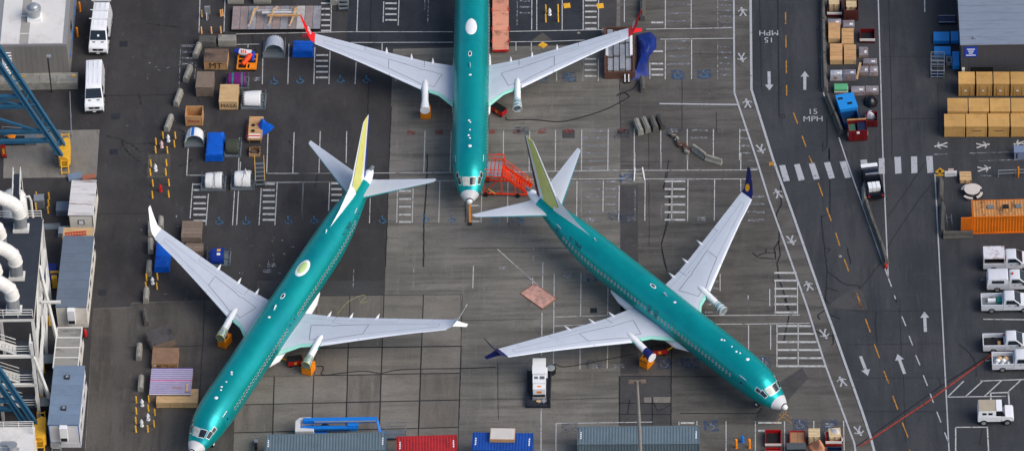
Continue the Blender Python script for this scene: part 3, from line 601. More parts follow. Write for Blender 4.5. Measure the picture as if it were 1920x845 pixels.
    def lift(secs, c0, c1, n=9):
        rings = []
        for le, te, up, tc in secs:
            ch = (te-le).length; cs = [c0+(c1-c0)*(1-math.cos(math.pi*i/n))/2 if c0 == 0 else c0+(c1-c0)*i/n for i in range(n+1)]
            th = lambda c: tc*ch*5*(.2969*math.sqrt(c)-.126*c-.3516*c*c+.2843*c**3-.1030*c**4)
            rings.append([le+(te-le)*c+up*th(c) for c in cs] + [le+(te-le)*c-up*th(c)*.8 for c in reversed(cs) if not (c == 0)])
        return MB().loft(rings)
    for sg in (-1, 1):
        def wz(y): return 2.42 + .107*(y-1.9)
        def sec(y, tc=None):
            le = float(np.interp(y, Y, LE)); te = float(np.interp(y, Y, TE)); z = wz(y)
            return Vector((sg*y, -le, z-.02)), Vector((sg*y, -te, z)), Vector((0,0,1)), tc or float(np.interp(y, [1.2,5,16.5], [.125,.11,.095]))
        wp = thing('wing', '', ''); del wp['label']; del wp['category']; wp.parent = root
        bpy.data.objects.remove(wp)
        wg = lift([sec(y) for y in Y], .075, .76, 14).obj('wing', WING, root, smooth=35)
        lift([sec(y) for y in (1.2,1.9,3.4,4.55)], 0, .07, 7).obj('leading_edge', MINT, wg, smooth=35)
        for y0, y1 in ((5.25,8.58),(8.62,12.4),(12.44,16.5)):
            lift([sec(y) for y in np.linspace(y0, y1, 4)], 0, .073, 7).obj('slat', SLAT, wg, smooth=35)
        for nm, y0, y1 in (('flap',1.7,4.95),('flap',5.0,11.2),('aileron',11.24,14.6),('trailing_edge',14.63,16.5)):
            lift([sec(y) for y in np.linspace(y0, y1, 4)], .7625, 1.0, 6).obj(nm, WING, wg, smooth=35)
        def top(s, y, off=.012):
            le, te, up, tc = sec(y); L_, T_ = -le.y, -te.y; c = min(max((s-L_)/(T_-L_), .001), 1); ch = T_-L_
            th = tc*ch*5*(.2969*math.sqrt(c)-.126*c-.3516*c*c+.2843*c**3-.1030*c**4); p = le+(te-le)*c; return p+Vector((0,0,th+off))
        def wline(pts, w_, m, name='panel_line'):
            pp = []
            for (s0,y0),(s1,y1) in zip(pts, pts[1:]):
                for i in range(8): pp.append(top(s0+(s1-s0)*i/8, y0+(y1-y0)*i/8))
            pp.append(top(*pts[-1])); vs = []
            for i, p in enumerate(pp):
                d = pp[min(i+1, len(pp)-1)]-pp[max(i-1, 0)]; d.z = 0; d.normalize(); nn = Vector((-d.y, d.x, 0))*w_/2; vs += [p+nn, p-nn]
            MB().add(vs, [(2*i, 2*i+1, 2*i+3, 2*i+2) for i in range(len(pp)-1)]).obj(name, m, wg)
        wline([(17.1,3.9),(19.15,3.1),(19.75,5.0),(19.72,5.25),(19.9,5.6),(20.05,5.9),(21.08,8.7),(19.6,8.7)], .042, LINE)
        wline([(17.1,3.9),(17.35,4.45),(17.3,4.8),(17.42,5.2),(18.1,6.2),(19.6,8.7)], .042, LINE)
        wline([(19.6,8.7),(22.95,15.55),(23.4,15.55),(21.08,8.7)], .035, LINEG)
        wline([(20.1,2.2),(20.55,5.0),(22.3,11.2)], .025, LINEG)
        for y, ext in ((4.1,.72),(6.34,.7),(8.97,.68)):
            te = float(np.interp(y, Y, TE)); z = wz(y)
            MB().loft([[(sg*(y+r*math.cos(t*.785)), -(te+d), z-dz+r*1.3*math.sin(t*.785)) for t in range(8)] for r, d, dz in ((.04,-2.3,.3),(.17,-1.4,.36),(.2,-.3,.22),(.14,.2,.1),(.02,ext,.0))]).obj('flap_fairing', AWHITE, wg, smooth=60)
        # split winglet
        wm_, wl = opt['wl']; t0 = 4.0
        up_ = [(22.95,24.42,16.52,t0,.09),(23.2,24.5,16.95,t0+.22,.07),(23.75,24.75,17.4,t0+.95,.05),(24.62,25.06,17.93,6.2,.03)]
        w1 = MB().loft([[(sg*(y+dx), -(a+(b-a)*c), z-abs(dx)*0) for c, dx in ((0,0),(.3,th),(.7,th*.7),(1,0),(.7,-th*.7),(.3,-th))] for a, b, y, z, th in up_]).obj('winglet', wm_, root, smooth=40)
        lo_ = [(23.35,24.42,16.6,t0+.02,.05),(23.85,24.6,17.1,t0-.2,.05),(24.55,24.98,17.92,3.37,.02)]
        MB().loft([[(sg*y, -(a+(b-a)*c), z+dz) for c, dz in ((0,0),(.3,th),(.7,th*.7),(1,0),(.7,-th*.7),(.3,-th))] for a, b, y, z, th in lo_]).obj('lower_winglet', wl, root, smooth=40)
        if opt.get('emblem') == 'ring':
            for sd_ in (-1, 1):
                c = Vector((17.14, -24.2, 4.62)); u1 = Vector((0,-1,0)); u2 = Vector((.45,-.25,.85)).normalized(); nn = u1.cross(u2).normalized()*sd_*.085
                pts = lambda r0, r1, a0, a1, n_: [(c+nn+(u1*math.cos(a)+u2*math.sin(a))*r) for a in np.linspace(a0, a1, n_) for r in (r0, r1)]
                vs = pts(.3, .38, 0, 6.2832, 21); vs = [(sg*v.x, v.y, v.z) for v in vs]
                e = MB().add(vs, [(2*i, 2*i+1, 2*i+3, 2*i+2) for i in range(20)])
                vs = [(sg*v.x, v.y, v.z) for v in [c+nn+u1*a+u2*b for a, b in ((-.3,-.02),(-.05,.16),(.2,.13),(.3,.02),(.1,.04),(-.02,-.22),(-.12,-.2),(-.06,.02))]]
                e.add(vs, [tuple(range(8))]).obj('emblem', AWHITE, w1)
        if opt.get('emblem') == 'sun':
            for sd_ in (-1, 1):
                c = Vector((17.06, -24.05, 4.5)); u1 = Vector((0,-1,0)); u2 = Vector((.45,-.1,.85)).normalized(); nn = u1.cross(u2).normalized()*sd_*.09
                vs = [(sg*v.x, v.y, v.z) for v in [c+nn+u1*.3*math.cos(t*.3927)+u2*.4*math.sin(t*.3927) for t in range(16)]]
                MB().add(vs, [tuple(range(16))]).obj('emblem', GOLD, w1)
        # engine strut without its engine, the end wrapped
        y = 4.83; pz = wz(y)
        st = MB().loft([[(sg*(y+r*math.cos(t*.5236)), -s, z+r*k_*math.sin(t*.5236)) for t in range(12)] for s, z, r, k_ in ((18.15,pz+.1,.16,1),(17.75,pz+.12,.3,1),(17.2,pz+.06,.345,1),(16.5,pz-.06,.35,1.0),(15.6,pz-.26,.355,1.1),(15.35,pz-.32,.37,1.1))]).obj('engine_strut', AWHITE, root, smooth=60)
        wr = opt['wrap'][0 if sg == 1 else 1]
        we = MB().loft([[(sg*(y+r*math.cos(t*.5236)), -s, z+r*k_*math.sin(t*.5236)) for t in range(12)] for s, z, r, k_ in ((15.35,pz-.32,.38,1.1),(14.85,pz-.45,.46,1.0),(14.35,pz-.58,.5,.9))]).obj('strut_wrapping', wr, st, smooth=60)
        for s, r in (((15.2,.42),(14.75,.49),(14.38,.52)) if wr is WRAP else ((14.36,.52),)):
            MB().loft([[(sg*(y+r*math.cos(t*.5236)), -(s+d), pz-.32-(15.35-s)*.26+r*(1.08-.1*(15.35-s))*math.sin(t*.5236)) for t in range(12)] for d in (-.03,.03)]).obj('tape_band', opt['tape'], we)
        MB().box(sg*y-.42, sg*y+.42, -17.0, -16.45, pz-.1, pz+.06).obj('strut_shoulder', TEAL, st)
        # tailplane
        hs = [(34.2,37.5,.6,4.72,.1),(34.75,37.62,1.3,4.84,.1),(38.55,39.12,7.1,5.86,.09),(38.75,39.08,7.2,5.87,.08)]
        se = [(Vector((sg*y_, -(a+aft), z)), Vector((sg*y_, -(b+aft), z)), Vector((0,0,1)), tc) for a, b, y_, z, tc in hs]
        tp = lift(se, .05, .68, 8).obj('tailplane', WING, root, smooth=35); lift(se, 0, .045, 6).obj('leading_edge', opt.get('tle', TEALD), tp, smooth=35); lift(se, .684, 1.0, 6).obj('elevator', WING, tp, smooth=35)
        # main gear
        yy = 2.86
        g = MB().tube([(sg*yy,-19.6,.5),(sg*yy,-19.6,2.1)], .12, 10).obj('gear_leg', STEELG, root, smooth=60)
        for dx in (-.22, .22):
            w2 = MB().tube([(sg*yy+dx-.17,-19.6,.56),(sg*yy+dx+.17,-19.6,.56)], .56, 20).obj('wheel', BLACK, g, smooth=40)
            MB().tube([(sg*yy+dx-.18,-19.6,.56),(sg*yy+dx+.18,-19.6,.56)], .27, 14).obj('hub', GALV, w2, smooth=40)
    # nose gear
    q = ymap(4.0); g = MB().tube([(0,-q,.34),(0,-q-.12,1.9)], .08, 10).obj('gear_leg', AWHITE, root, smooth=60)
    for dx in (-.24, .24):
        w2 = MB().tube([(dx-.1,-q,.345),(dx+.1,-q,.345)], .345, 18).obj('wheel', BLACK, g, smooth=40); MB().tube([(dx-.11,-q,.345),(dx+.11,-q,.345)], .18, 12).obj('hub', AWHITE, w2, smooth=40)
    for sg in (-1, 1): MB().box(sg*.42-.02, sg*.42+.02, -q-.75, -q+.9, .95, 1.62).obj('gear_door', TEAL, g)
    # fin: dorsal fillet, yellow-green film, pale leading edge, rudder
    fs = [(33.0,37.3,5.2,.105),(33.55,37.5,6.2,.1),(37.45,38.88,12.5,.09),(37.75,38.88,12.62,.05)]
    se = [(Vector((0, -(a+aft), z)), Vector((0, -(b+aft), z)), Vector((1,0,0)), tc) for a, b, z, tc in fs]
    fn = lift(se, .085, .70, 8).obj('fin', FINY, root, smooth=35); lift(se, 0, .05, 6).obj('leading_edge', AWHITE, fn, smooth=35); lift(se, .052, .083, 2).obj('seal_strip', TEALD, fn, smooth=35)
    rd = lift(se, .705, .86, 4).obj('rudder', opt['rud'][0], fn, smooth=35); lift(se, .862, 1.0, 4).obj('rudder_edge', opt['rud'][1], rd, smooth=35)
    b0 = 28.9+aft; f0 = 33.05+aft
    MB().loft([[(0,-b0,5.36),(.02,-b0,5.3),(-.02,-b0,5.3)], [(0,-(b0+2.2),5.78),(.17,-(b0+2.2),5.28),(-.17,-(b0+2.2),5.28)], [(0,-f0-.5,6.75),(.3,-f0-.6,5.28),(-.3,-f0-.6,5.28)], [(0,-f0-1.1,7.3),(.3,-f0-1.4,5.26),(-.3,-f0-1.4,5.26)]]).obj('dorsal_fin', AWHITE, root)
    # registration on the skin
    if opt.get('reg'):
        sg, q0, a0 = opt['reg_at']; me = text_mesh(opt['reg'], .58)
        for v in me.vertices:
            tx, ty = v.co.x, v.co.y; R_ = fus(unmap(q0))[2]
            v.co = surf(q0-tx if sg > 0 else q0+tx, sg*(math.radians(a0)-ty/R_), .012)
        me.materials.clear(); me.materials.append(BLACK); o = bpy.data.objects.new('registration', me); COL.objects.link(o); o.parent = root
    return root
airliner('green airliner with red winglets parked nose down at the top', (-4.2642, .8860), -1.6077483, 0, 0,
         dict(dome='white', wl=(REDW, REDW), emblem='ring', wrap=(AWHITE, WRAP), tape=AWHITE, rud=(AWHITE, RUDB), shield=TAN))
airliner('green airliner with navy winglets pointing to the lower right', (26.3042, -29.9402), -0.8865816, .21, .08,
         dict(dome=None, wl=(NAVYW, NAVYW), emblem='sun', wrap=(NAVYW, WRAP), tape=AWHITE, rud=(AWHITE, MAROON), pane=mat('window_plug', S(128,140,136), .4, var=.2), reg='N1786B', reg_at=(1, 29.9, 52)))
airliner('longer green airliner with white winglets, nose cut off by the lower edge', (-32.0697, -31.4943), -2.0360389, 1.52, 1.21,
         dict(dome='green', wl=(AWHITE, AWHITE), wrap=(WRAP, WRAP), tape=TAPE, rud=(AWHITE, RUDB), reg='N1786B', reg_at=(-1, 31.2, 52)))
# ------------------------------------------------------------------ builders for the loose things
INK = mat('marker_black', S(40,26,24), 0.8, var=0.1); INKR = mat('marker_red', S(170,34,34), 0.8, var=0.1)
CARG = mat('car_white_shaded', S(212,214,219), 0.3, var=0.02, coat=0.3, dirt=S(180,180,182), damt=0.3)  # pickup white greyed, painting in the shade over the right-hand side
CARW = mat('car_white', S(238,239,241), 0.22, var=0.015, coat=0.5)
LAMPG = mat('headlamp', S(190,196,200), 0.1, var=0.1)
def crate(label, sp, side=PLY, lid=None, name='crate', cat='crate', group=None, text=None, ink=None, slats=0, openm=False, tsize=None):
    loc, rz, w, d, h = sp
    r = thing(name, label, cat, loc, rz, group); x0, x1 = -w/2, w/2
    for x in (x0+.1, -.05, x1-.2): MB().box(x, x+.1, .02, d-.02, 0, .09).obj('skid', PLYOLD, r)
    if openm:
        for nm, b in (('floor', (x0,x1,0,d,.09,.13)), ('front_panel', (x0,x1,0,.05,.13,h)), ('back_panel', (x0,x1,d-.05,d,.13,h)), ('side_panel', (x0,x0+.05,.052,d-.052,.13,h)), ('side_panel', (x1-.05,x1,.052,d-.052,.13,h))): MB().box(*b).obj(nm, side, r)
    else:
        for nm, b in (('front_panel', (x0,x1,0,.03,.09,h-.05)), ('back_panel', (x0,x1,d-.03,d,.09,h-.05)), ('side_panel', (x0,x0+.03,.032,d-.032,.09,h-.05)), ('side_panel', (x1-.03,x1,.032,d-.032,.09,h-.05))): MB().box(*b).obj(nm, side, r)
        if slats:
            for i in range(slats):
                a = d*i/slats; MB().box(x0-.01, x1+.01, a+.015, a+d/slats-.02, h-.05, h-.012+random.uniform(0,.012)).obj('lid_board', lid or side, r)
            MB().box(x0+.03, x1-.03, .03, d-.03, h-.09, h-.052).obj('lid_lining', PLYDARK, r)
        else: MB().box(x0-.03, x1+.03, -.03, d+.03, h-.048, h).obj('lid', lid or side, r)
    for x in (x0, x1-.1): MB().box(x, x+.1, -.025, -.002, .09, h-.052).obj('batten', side, r)
    MB().box(x0+.102, x1-.102, -.022, -.002, h-.15, h-.055).obj('batten', side, r)
    if text: lettering(text, tsize or h*.62, ink or INK, r, Matrix.Translation((0, -.03, h*.5)) @ Matrix.Rotation(math.pi/2, 4, 'X'), 'marking', .9)
    return r
def barrier(label, k, a, b, w=.6, h=.82, m=None, name='concrete_block', cat='concrete block', group=None, jersey=False):
    A = G(k, *a); B = G(k, *b); d = B-A; L = d.length
    pr = [(-w/2,0),(-w/2,.18),(-w*.33,.32),(-w*.2,h-.03),(-w*.16,h),(w*.16,h),(w*.2,h-.03),(w*.33,.32),(w/2,.18),(w/2,0)] if jersey else [(-w/2,0),(-w/2,.25),(-w*.42,h-.1),(-w*.2,h-.08),(-w*.16,h),(w*.16,h),(w*.2,h-.08),(w*.42,h-.1),(w/2,.25),(w/2,0)]
    o = MB().loft([[(x, y, z) for y, z in pr] for x in (0, .03, L-.03, L)]).obj(name, m or CONC, None, False, A, math.atan2(d.y, d.x), .025)
    return tag(o, label, cat, group)
def bollard(label, k, x, y, h=.95, m=None, r=.078, group='yellow guard posts'):
    o = MB().lathe([(r*1.15,0),(r*1.15,.04),(r,.05),(r,h-.05),(r*.8,h-.01),(.02,h)], n=12).obj('bollard', m or YELLOW, None, 50, G(k, x, y))
    return tag(o, label, 'bollard', group)
def hydrant(label, k, x, y, m, group=None):
    r = thing('hydrant', label, 'hydrant', G(k, x, y), random.uniform(-.5,.5), group)
    MB().lathe([(.2,0),(.2,.06),(.13,.08),(.13,.55),(.17,.58),(.17,.64),(.13,.66)], n=12).obj('barrel', m, r, 50); MB().lathe([(.14,.66),(.12,.78),(.05,.86),(.05,.93)], n=12).obj('bonnet', m, r, 50)
    for s in (-1, 1): MB().tube([(s*.1,0,.48),(s*.19,0,.48)], .06, 8).obj('nozzle', m, r)
    MB().tube([(0,-.1,.42),(0,-.26,.42)], .09, 8).obj('nozzle', m, r); return r
def heap(name, label, cat, k, poly, hmax, m, group=None, lump=.5, seed=1, n=26):
    """crumpled sheet over lumps: a height field inside an outline"""
    P = [G(k, *p) for p in poly]; c = sum(P, Vector())/len(P); rnd = random.Random(seed); mb = MB()
    ph = [(rnd.uniform(.6,2.6), rnd.uniform(.6,2.6), rnd.uniform(0,6.3)) for _ in range(7)]
    rings = []
    for f in np.linspace(1, 0.02, 9):
        ring = []
        for i in range(n):
            t = i/n*len(P); a = P[int(t)]; b = P[(int(t)+1) % len(P)]; q = a.lerp(b, t-int(t)); p = c.lerp(q, f)
            z = hmax*(1-f**3)*(1+lump*sum(math.sin(p.x*u*1.7+p.y*v*1.7+o) for u, v, o in ph)/5); ring.append((p.x-c.x, p.y-c.y, max(.01, z)))
        rings.append(ring)
    o = mb.loft(rings).obj(name, m, None, 70, (c.x, c.y, 0)); o.data.materials[0] = m
    return tag(o, label, cat, group)
def container(label, k, bl, br, z=2.6, m=None, name='shipping_container', marks=None, side='back'):
    """corrugated container set out from its back top edge as seen; local x along it, y towards the far side"""
    A = G(k, *bl, z); B = G(k, *br, z); d = B-A; L = d.length; rz = math.atan2(d.y, d.x); D = 2.44
    n = Vector((math.sin(rz), -math.cos(rz), 0)); c = (A+B)/2 + n*D; c.z = 0
    r = thing(name, label, 'container', c, rz); nr = int(L/.3); p = L/nr
    xs = []
    for i in range(nr):
        for f, o in ((0,0),(.32,0),(.5,1),(.82,1)): xs.append((-L/2+(i+f)*p, o))
    xs.append((L/2, 0)); xs = [(min(max(x, -L/2+.09), L/2-.09), o) for x, o in xs]
    MB().add([v for x, o in xs for v in ((x, .08, z-.05+o*.035), (x, D-.08, z-.05+o*.035))], [(2*i, 2*i+1, 2*i+3, 2*i+2) for i in range(len(xs)-1)]).obj('roof', m, r)
    for y, s in ((.05, 1), (D-.05, -1)): MB().add([v for x, o in xs for v in ((x, y-s*o*.035+s*.03, .14), (x, y-s*o*.035+s*.03, z-.09))], [(2*i, 2*i+1, 2*i+3, 2*i+2) for i in range(len(xs)-1)]).obj('side_wall', m, r)
    for x in (-L/2, L/2-.1):
        for y in (0, D-.1): MB().box(x, x+.1, y, y+.1, 0, z).obj('corner_post', m, r)
    for y in (0, D-.08):
        MB().box(-L/2+.1, L/2-.1, y, y+.08, z-.1, z-.015).obj('top_rail', m, r); MB().box(-L/2+.1, L/2-.1, y, y+.08, .02, .14).obj('bottom_rail', m, r)
    for x in (-L/2+.01, L/2-.06):
        for y0, y1 in ((.1, D/2-.01), (D/2+.01, D-.1)): MB().box(x, x+.05, y0, y1, .1, z-.06).obj('end_door', m, r)
        MB().box(x-.005, x+.055, .1, D-.1, z-.058, z-.01).obj('end_rail', m, r)
    MB().box(-L/2+.1, L/2-.1, .09, D-.09, .04, .1).obj('floor', DKSTEEL, r)
    for x in (-L/2+.35, L/2-.35): [MB().box(x-.07+.02*(j % 2), x+.07, D/2-.5+.26*j, D/2-.32+.26*j, z-.01, z+.004).obj('marking', AWHITE, r) for j in range(0 if marks == ' ' else 4)]
    return r
def wheel(parent, x, y, r=.36, w=.24):
    t = MB().tube([(x,y-w/2,r),(x,y+w/2,r)], r, 18).obj('tyre', BLACK, parent, 40); MB().tube([(x,y-w/2-.012,r),(x,y+w/2+.012,r)], r*.58, 12).obj('rim', GALV, t, 40)
def quad(name, pts, m, parent): return MB().add(pts, [tuple(range(len(pts)))]).obj(name, m, parent)
# ------------------------------------------------------------------ vans
def van(label, rear, front, rack):
    a = G('U6', *rear, 2.6); b = G('U6', *front, 2.56); d = (b-a); d.z = 0; d.normalize(); o = b-d*4.3; o.z = 0
    r = thing('van', label, 'van', o, math.atan2(d.y, d.x), 'white vans by the grey building')
    out = [(0,.36),(0,1.0),(.03,1.95),(.12,2.42),(.3,2.56),(2.2,2.62),(4.05,2.58),(4.42,2.44),(5.12,1.58),(5.62,1.36),(5.9,1.12),(5.97,.8),(5.98,.42),(5.86,.3),(.15,.3)]
    MB().side(out, 2.02, 1.66, 1.1, 2.6).obj('body', CARW, r, 40, bevel=.07)
    hw = lambda z: (2.02-.36*min(1, max(0, (z-1.1)/1.5)))/2
    quad('windshield', [(4.47+.03,-.76,2.41),(4.47+.03,.76,2.41),(5.12+.03,.86,1.61),(5.12+.03,-.86,1.61)], GLASS, r)
    for sg in (-1, 1):
        quad('door_window', [(x, sg*(hw(z)+.012), z) for x, z in ((3.55,1.5),(4.75,1.5),(4.28,2.2),(3.55,2.25))], GLASS, r)
        MB().box(4.72, 4.9, sg*1.02-.12+sg*.12, sg*1.02+.12+sg*.12, 1.42, 1.72).obj('mirror', BLACK, r)
        quad('headlight', [(5.64,sg*.95,1.3),(5.92,sg*.82,1.06),(5.94,sg*.62,1.02),(5.68,sg*.8,1.32)], LAMPG, r)
        quad('bonnet_vent', [(5.3,sg*.28,1.53),(5.3,sg*.62,1.53),(5.4,sg*.6,1.488),(5.4,sg*.3,1.488)], BLACK, r)
        for x in (1.05, 4.85): wheel(r, x, sg*.9)
        MB().box(0.2,4.4,sg*1.012-.006,sg*1.012+.006,.62,.72).obj('side_trim', DKSTEEL, r)
    g = quad('grille', [(5.93,-.6,1.07),(5.93,.6,1.07),(5.99,.52,.82),(5.99,-.52,.82)], BLACK, r)
    quad('badge', [(5.965,-.09,.98),(5.965,.09,.98),(5.985,.09,.9),(5.985,-.09,.9)], LAMPG, g)
    MB().box(5.86, 6.03, -.92, .92, .42, .62).obj('bumper', DKSTEEL, r, bevel=.03); MB().box(6.031, 6.045, -.17, .17, .46, .6).obj('number_plate', AWHITE, r)
    for y in (-.5, 0, .5): MB().box(.4, 3.9, y-.015, y+.015, 2.6, 2.635).obj('roof_rib', CARW, r)
    if rack:
        for x in (.35, 1.75, 3.1):
            bar = MB().beam((x,-1.05,2.82),(x,1.05,2.82), .06).obj('rack_bar', AWHITE, r)
            for sg in (-1, 1): MB().beam((x,sg*.78,2.5),(x,sg*.8,2.82), .05).obj('rack_foot', AWHITE, bar)
        quad('paper', [(4.78,-.1,2.07),(4.78,.12,2.07),(4.92,.12,1.9),(4.92,-.1,1.9)], AWHITE, r)
    return r
van('white panel van with three roof bars, the farther of two', (160,34), (137,213), True)
van('white panel van with a plain roof, the nearer of two', (105,417), (100,650), False)
# ------------------------------------------------------------------ grey building at the top left
WALLG = mat('grey_cladding', S(128,124,120), 0.7, var=0.05, scale=0.8); ROOFW = mat('white_membrane', S(222,219,214), 0.7, var=0.05, scale=0.4, dirt=S(176,170,164), damt=0.5, dscale=0.5)
ROOFG = mat('grey_membrane', S(158,154,148), 0.8, var=0.08); EDGE = mat('roof_edge_grey', S(138,138,140), 0.6, var=0.05)
fr = G('L0', 618, 695); rz = GRID; bl = thing('grey_building', 'grey clad building with white membrane roof and steel vent stack', 'building', fr, rz)
BW, BD, BH = 30, 34, 5.1
MB().box(-BW,0,0,BD,0,BH-.35).obj('wall', WALLG, bl)
for i in range(12): MB().box(-.55*i-.545, -.55*i-.02, -.02, -.002, .9, BH-.36).obj('cladding_panel', WALLG, bl)
rf = MB().box(-BW,0,-.02,BD,BH-.348,BH-.06).obj('roof', EDGE, bl)
for nm, x0, x1 in (('roof_membrane', -4.05, -.45), ('roof_membrane', -7.0, -5.0)): MB().box(x0, x1, .12, BD-.2, BH-.058, BH).obj(nm, ROOFW, rf)
MB().box(-4.98,-4.07,.12,BD-.2,BH-.058,BH-.02).obj('roof_walkway', ROOFG, rf)
for y in (1.6, 4.3, 7.2): MB().box(-5.0,-4.05,y,y+.06,BH-.01,BH+.06).obj('roof_batten', AWHITE, rf)
def L0(x, y, z): p = G('L0', x, y, z)-fr; c, s = math.cos(-rz), math.sin(-rz); return Vector((p.x*c-p.y*s, p.x*s+p.y*c, z))
v = L0(302, 200, BH); st = MB().box(v.x-.72, v.x+.72, v.y, v.y+1.4, BH, BH+.42).obj('vent_curb', AWHITE, rf)
MB().lathe([(.62,.42),(.62,1.0),(.78,1.05),(.78,1.45),(.7,1.47)], (v.x, v.y+.7, BH), 24).obj('vent_stack', GALV, rf, 50); MB().lathe([(.5,1.4),(.56,1.62),(.5,1.8),(.3,1.92),(.05,1.96)], (v.x, v.y+.7, BH), 24).obj('vent_cap', GALV, rf, 50)
MB().box(-.03+.035,.05,2,16,1.2,1.45).obj('blue_rail', BLUE, bl); MB().box(.003,.05,4.5,5.6,2.4,3.3).obj('wall_louvre', BLACK, bl)
pf = MB().box(-9, .9, -1.6, -.03, 0, .95).obj('loading_platform', CONC, bl)
for z in (1.5, 2.0): MB().tube([(-9,-1.5,z),(.85,-1.5,z)], .035, 6).obj('rail', GALV, pf)
for x in np.arange(-8.4, .9, 1.8): MB().tube([(x,-1.5,.95),(x,-1.5,2.0)], .035, 6).obj('rail_post', GALV, pf)
MB().box(.45,.8,-1.55,-1.4,1.75,2.0).obj('yellow_tag', YELLOW, pf); MB().box(-4.9,-4.5,-1.55,-1.46,1.8,2.0).obj('yellow_tag', YELLOW, pf)
MB().box(-6.9,-6.6,-.6,-.03,.95,4.2).obj('ladder_rail', AWHITE, bl)
for i in range(8): MB().box(-6.6,-5.9,-.55+.03*i,-.2,1.3+.4*i,1.36+.4*i).obj('stair_tread', AWHITE, bl)
o = MB().tube([G('L0',455,815,0),G('L0',455,815,0)+Vector((0,0,5.2))], .07, 8); b = o.obj('pole', DKSTEEL)
lp = thing('lamp_post', 'slim dark lamp post before the grey building wall', 'lamp post', G('L0',455,815)); b.parent = lp; b.location = -Vector(lp.location)
MB().box(-.12,.35,-.18,.18,5.15,5.32).obj('lamp_head', GALV, lp)
# posts along the building's side and thin fence by the pad
for i, (x, y) in enumerate(((705,100),(683,322))): bollard(('orange post beside the grey building, '+('farther' if i == 0 else 'nearer')+' of two'), 'L0', x, y, 1.3, ORANGE, .11, 'orange posts at the grey building')
f = thing('pipe_rail', 'thin grey pipe rail along the dark yard below the grey building', 'railing', G('L1',475,590))
q = [G('L1',*p)-Vector(f.location) for p in ((465,330),(475,590))]
MB().tube([q[0]+Vector((0,0,.9)),q[1]+Vector((0,0,.9))], .05, 6).obj('rail', GALV, f)
for t in (0.02, .5, .98): p = q[0].lerp(q[1], t); MB().tube([p, p+Vector((0,0,.9))], .05, 6).obj('post', GALV, f)
q2 = G('L1',20,560)-Vector(f.location); MB().tube([q2+Vector((0,0,.9)),q[1]+Vector((0,0,.9))], .04, 6).obj('rail', GALV, f); MB().tube([q2, q2+Vector((0,0,.9))], .05, 6).obj('post', GALV, f)
# ------------------------------------------------------------------ gantry crane legs
def crane_leg(label, k, foot, b1, b2):
    c = G(k, *foot); r = thing('crane_leg', label, 'crane', c)
    ends = []
    for (lo, hi) in (b1, b2):
        A = G(k, *lo, 1.6)-c; B = G(k, *hi, 14.0)-c; e = B-A; B2 = B+e*.25; ends.append((A, B2)); w = .46
        g = MB().beam(A, B2, w, .16, up=(0,-1,0)).obj('girder', CRANE, r)
        for s in (-1, 1):
            x = Vector((s*w*.5, 0, 0)); MB().beam(A+x, B2+x, .06, .5, up=(0,-1,0)).obj('flange', CRANE, g)
    for i in range(9):
        t = .06+i*.1; p = ends[0][0].lerp(ends[0][1], t); q = ends[1][0].lerp(ends[1][1], t+(.09 if i % 2 else 0)); MB().beam(p, q, .12).obj('lacing', CRANE, r)
    for t, w in ((.14,.42),(.22,.42),(.44,.5),(.52,.42)):
        p = ends[1][0].lerp(ends[1][1], t); MB().beam(p, p+Vector((-14,.4,0)), w, .4).obj('cross_beam', CRANE, r)
    p = ends[1][0].lerp(ends[1][1], .2); MB().beam(p, p+Vector((-7,.3,3.2)), .25).obj('brace', CRANE, r)
    p = ends[1][0].lerp(ends[1][1], .42); MB().beam(p, p+Vector((-7,.3,3.0)), .2).obj('brace', CRANE, r)
    f = MB().prism([(-.55,-1.2),(.35,-1.35),(.62,-.9),(.62,1.5),(.2,1.75),(-.55,1.2)], .35, 1.75).obj('bogie', YELLOW, r, bevel=.05)
    for y in (-.9, 1.2): MB().tube([(-.3,y,.36),(.3,y,.36)], .36, 14).obj('wheel', DKSTEEL, f)
    for y0, y1 in ((-2.1,-1.3),(1.8,2.6)):
        for x in (-.3, .45): MB().beam((x,y0,.1),(x,y1,1.5), .1).obj('buffer_frame', YELLOW, f)
        for t in (.1,.5,.9): MB().beam((-.3,y0+(y1-y0)*t,.1+1.4*t),(.45,y0+(y1-y0)*t,.1+1.4*t), .09).obj('buffer_rung', YELLOW, f)
    return r
crane_leg('blue gantry crane leg with yellow foot in the upper left', 'L1', (430,745), ((420,645),(15,35)), ((405,715),(-10,105)))
crane_leg('blue gantry crane leg with yellow foot in the lower left corner', 'L3', (212,790), ((185,705),(-145,215)), ((130,700),(-170,260)))
r = thing('pump_unit', 'rusty pump and grey cabinet on the concrete pad by the crane', 'machine', G('L1',150,645))
MB().box(-1.9,.2,.1,1.0,0,.5).obj('base', DKSTEEL, r); MB().lathe([(.35,.5),(.35,.95),(.45,1.0),(.45,1.1),(.1,1.2)], (-1.1,.5,0), 14).obj('pump', ORANGE, r, 50); MB().box(.25,1.45,0,.8,0,.75).obj('cabinet', STEELG, r)
r = thing('sign_board', 'red and yellow board at the left edge below the crane', 'sign', G('L1',28,722)); MB().box(-.25,.25,0,.1,.1,1.7).obj('board', RED, r); MB().box(-.12,.12,-.02,-.002,.5,1.3).obj('panel', YELLOW, r); MB().box(-.3,.3,-.1,.25,0,.1).obj('foot', DKSTEEL, r)
r = thing('post_box', 'small grey box on a thin post beside the yellow crane foot', 'post', G('L1',370,765)); MB().tube([(0,0,0),(0,0,1.1)], .05, 8).obj('post', GALV, r); MB().box(-.18,.18,-.1,.1,1.1,1.45).obj('box', STEELG, r)
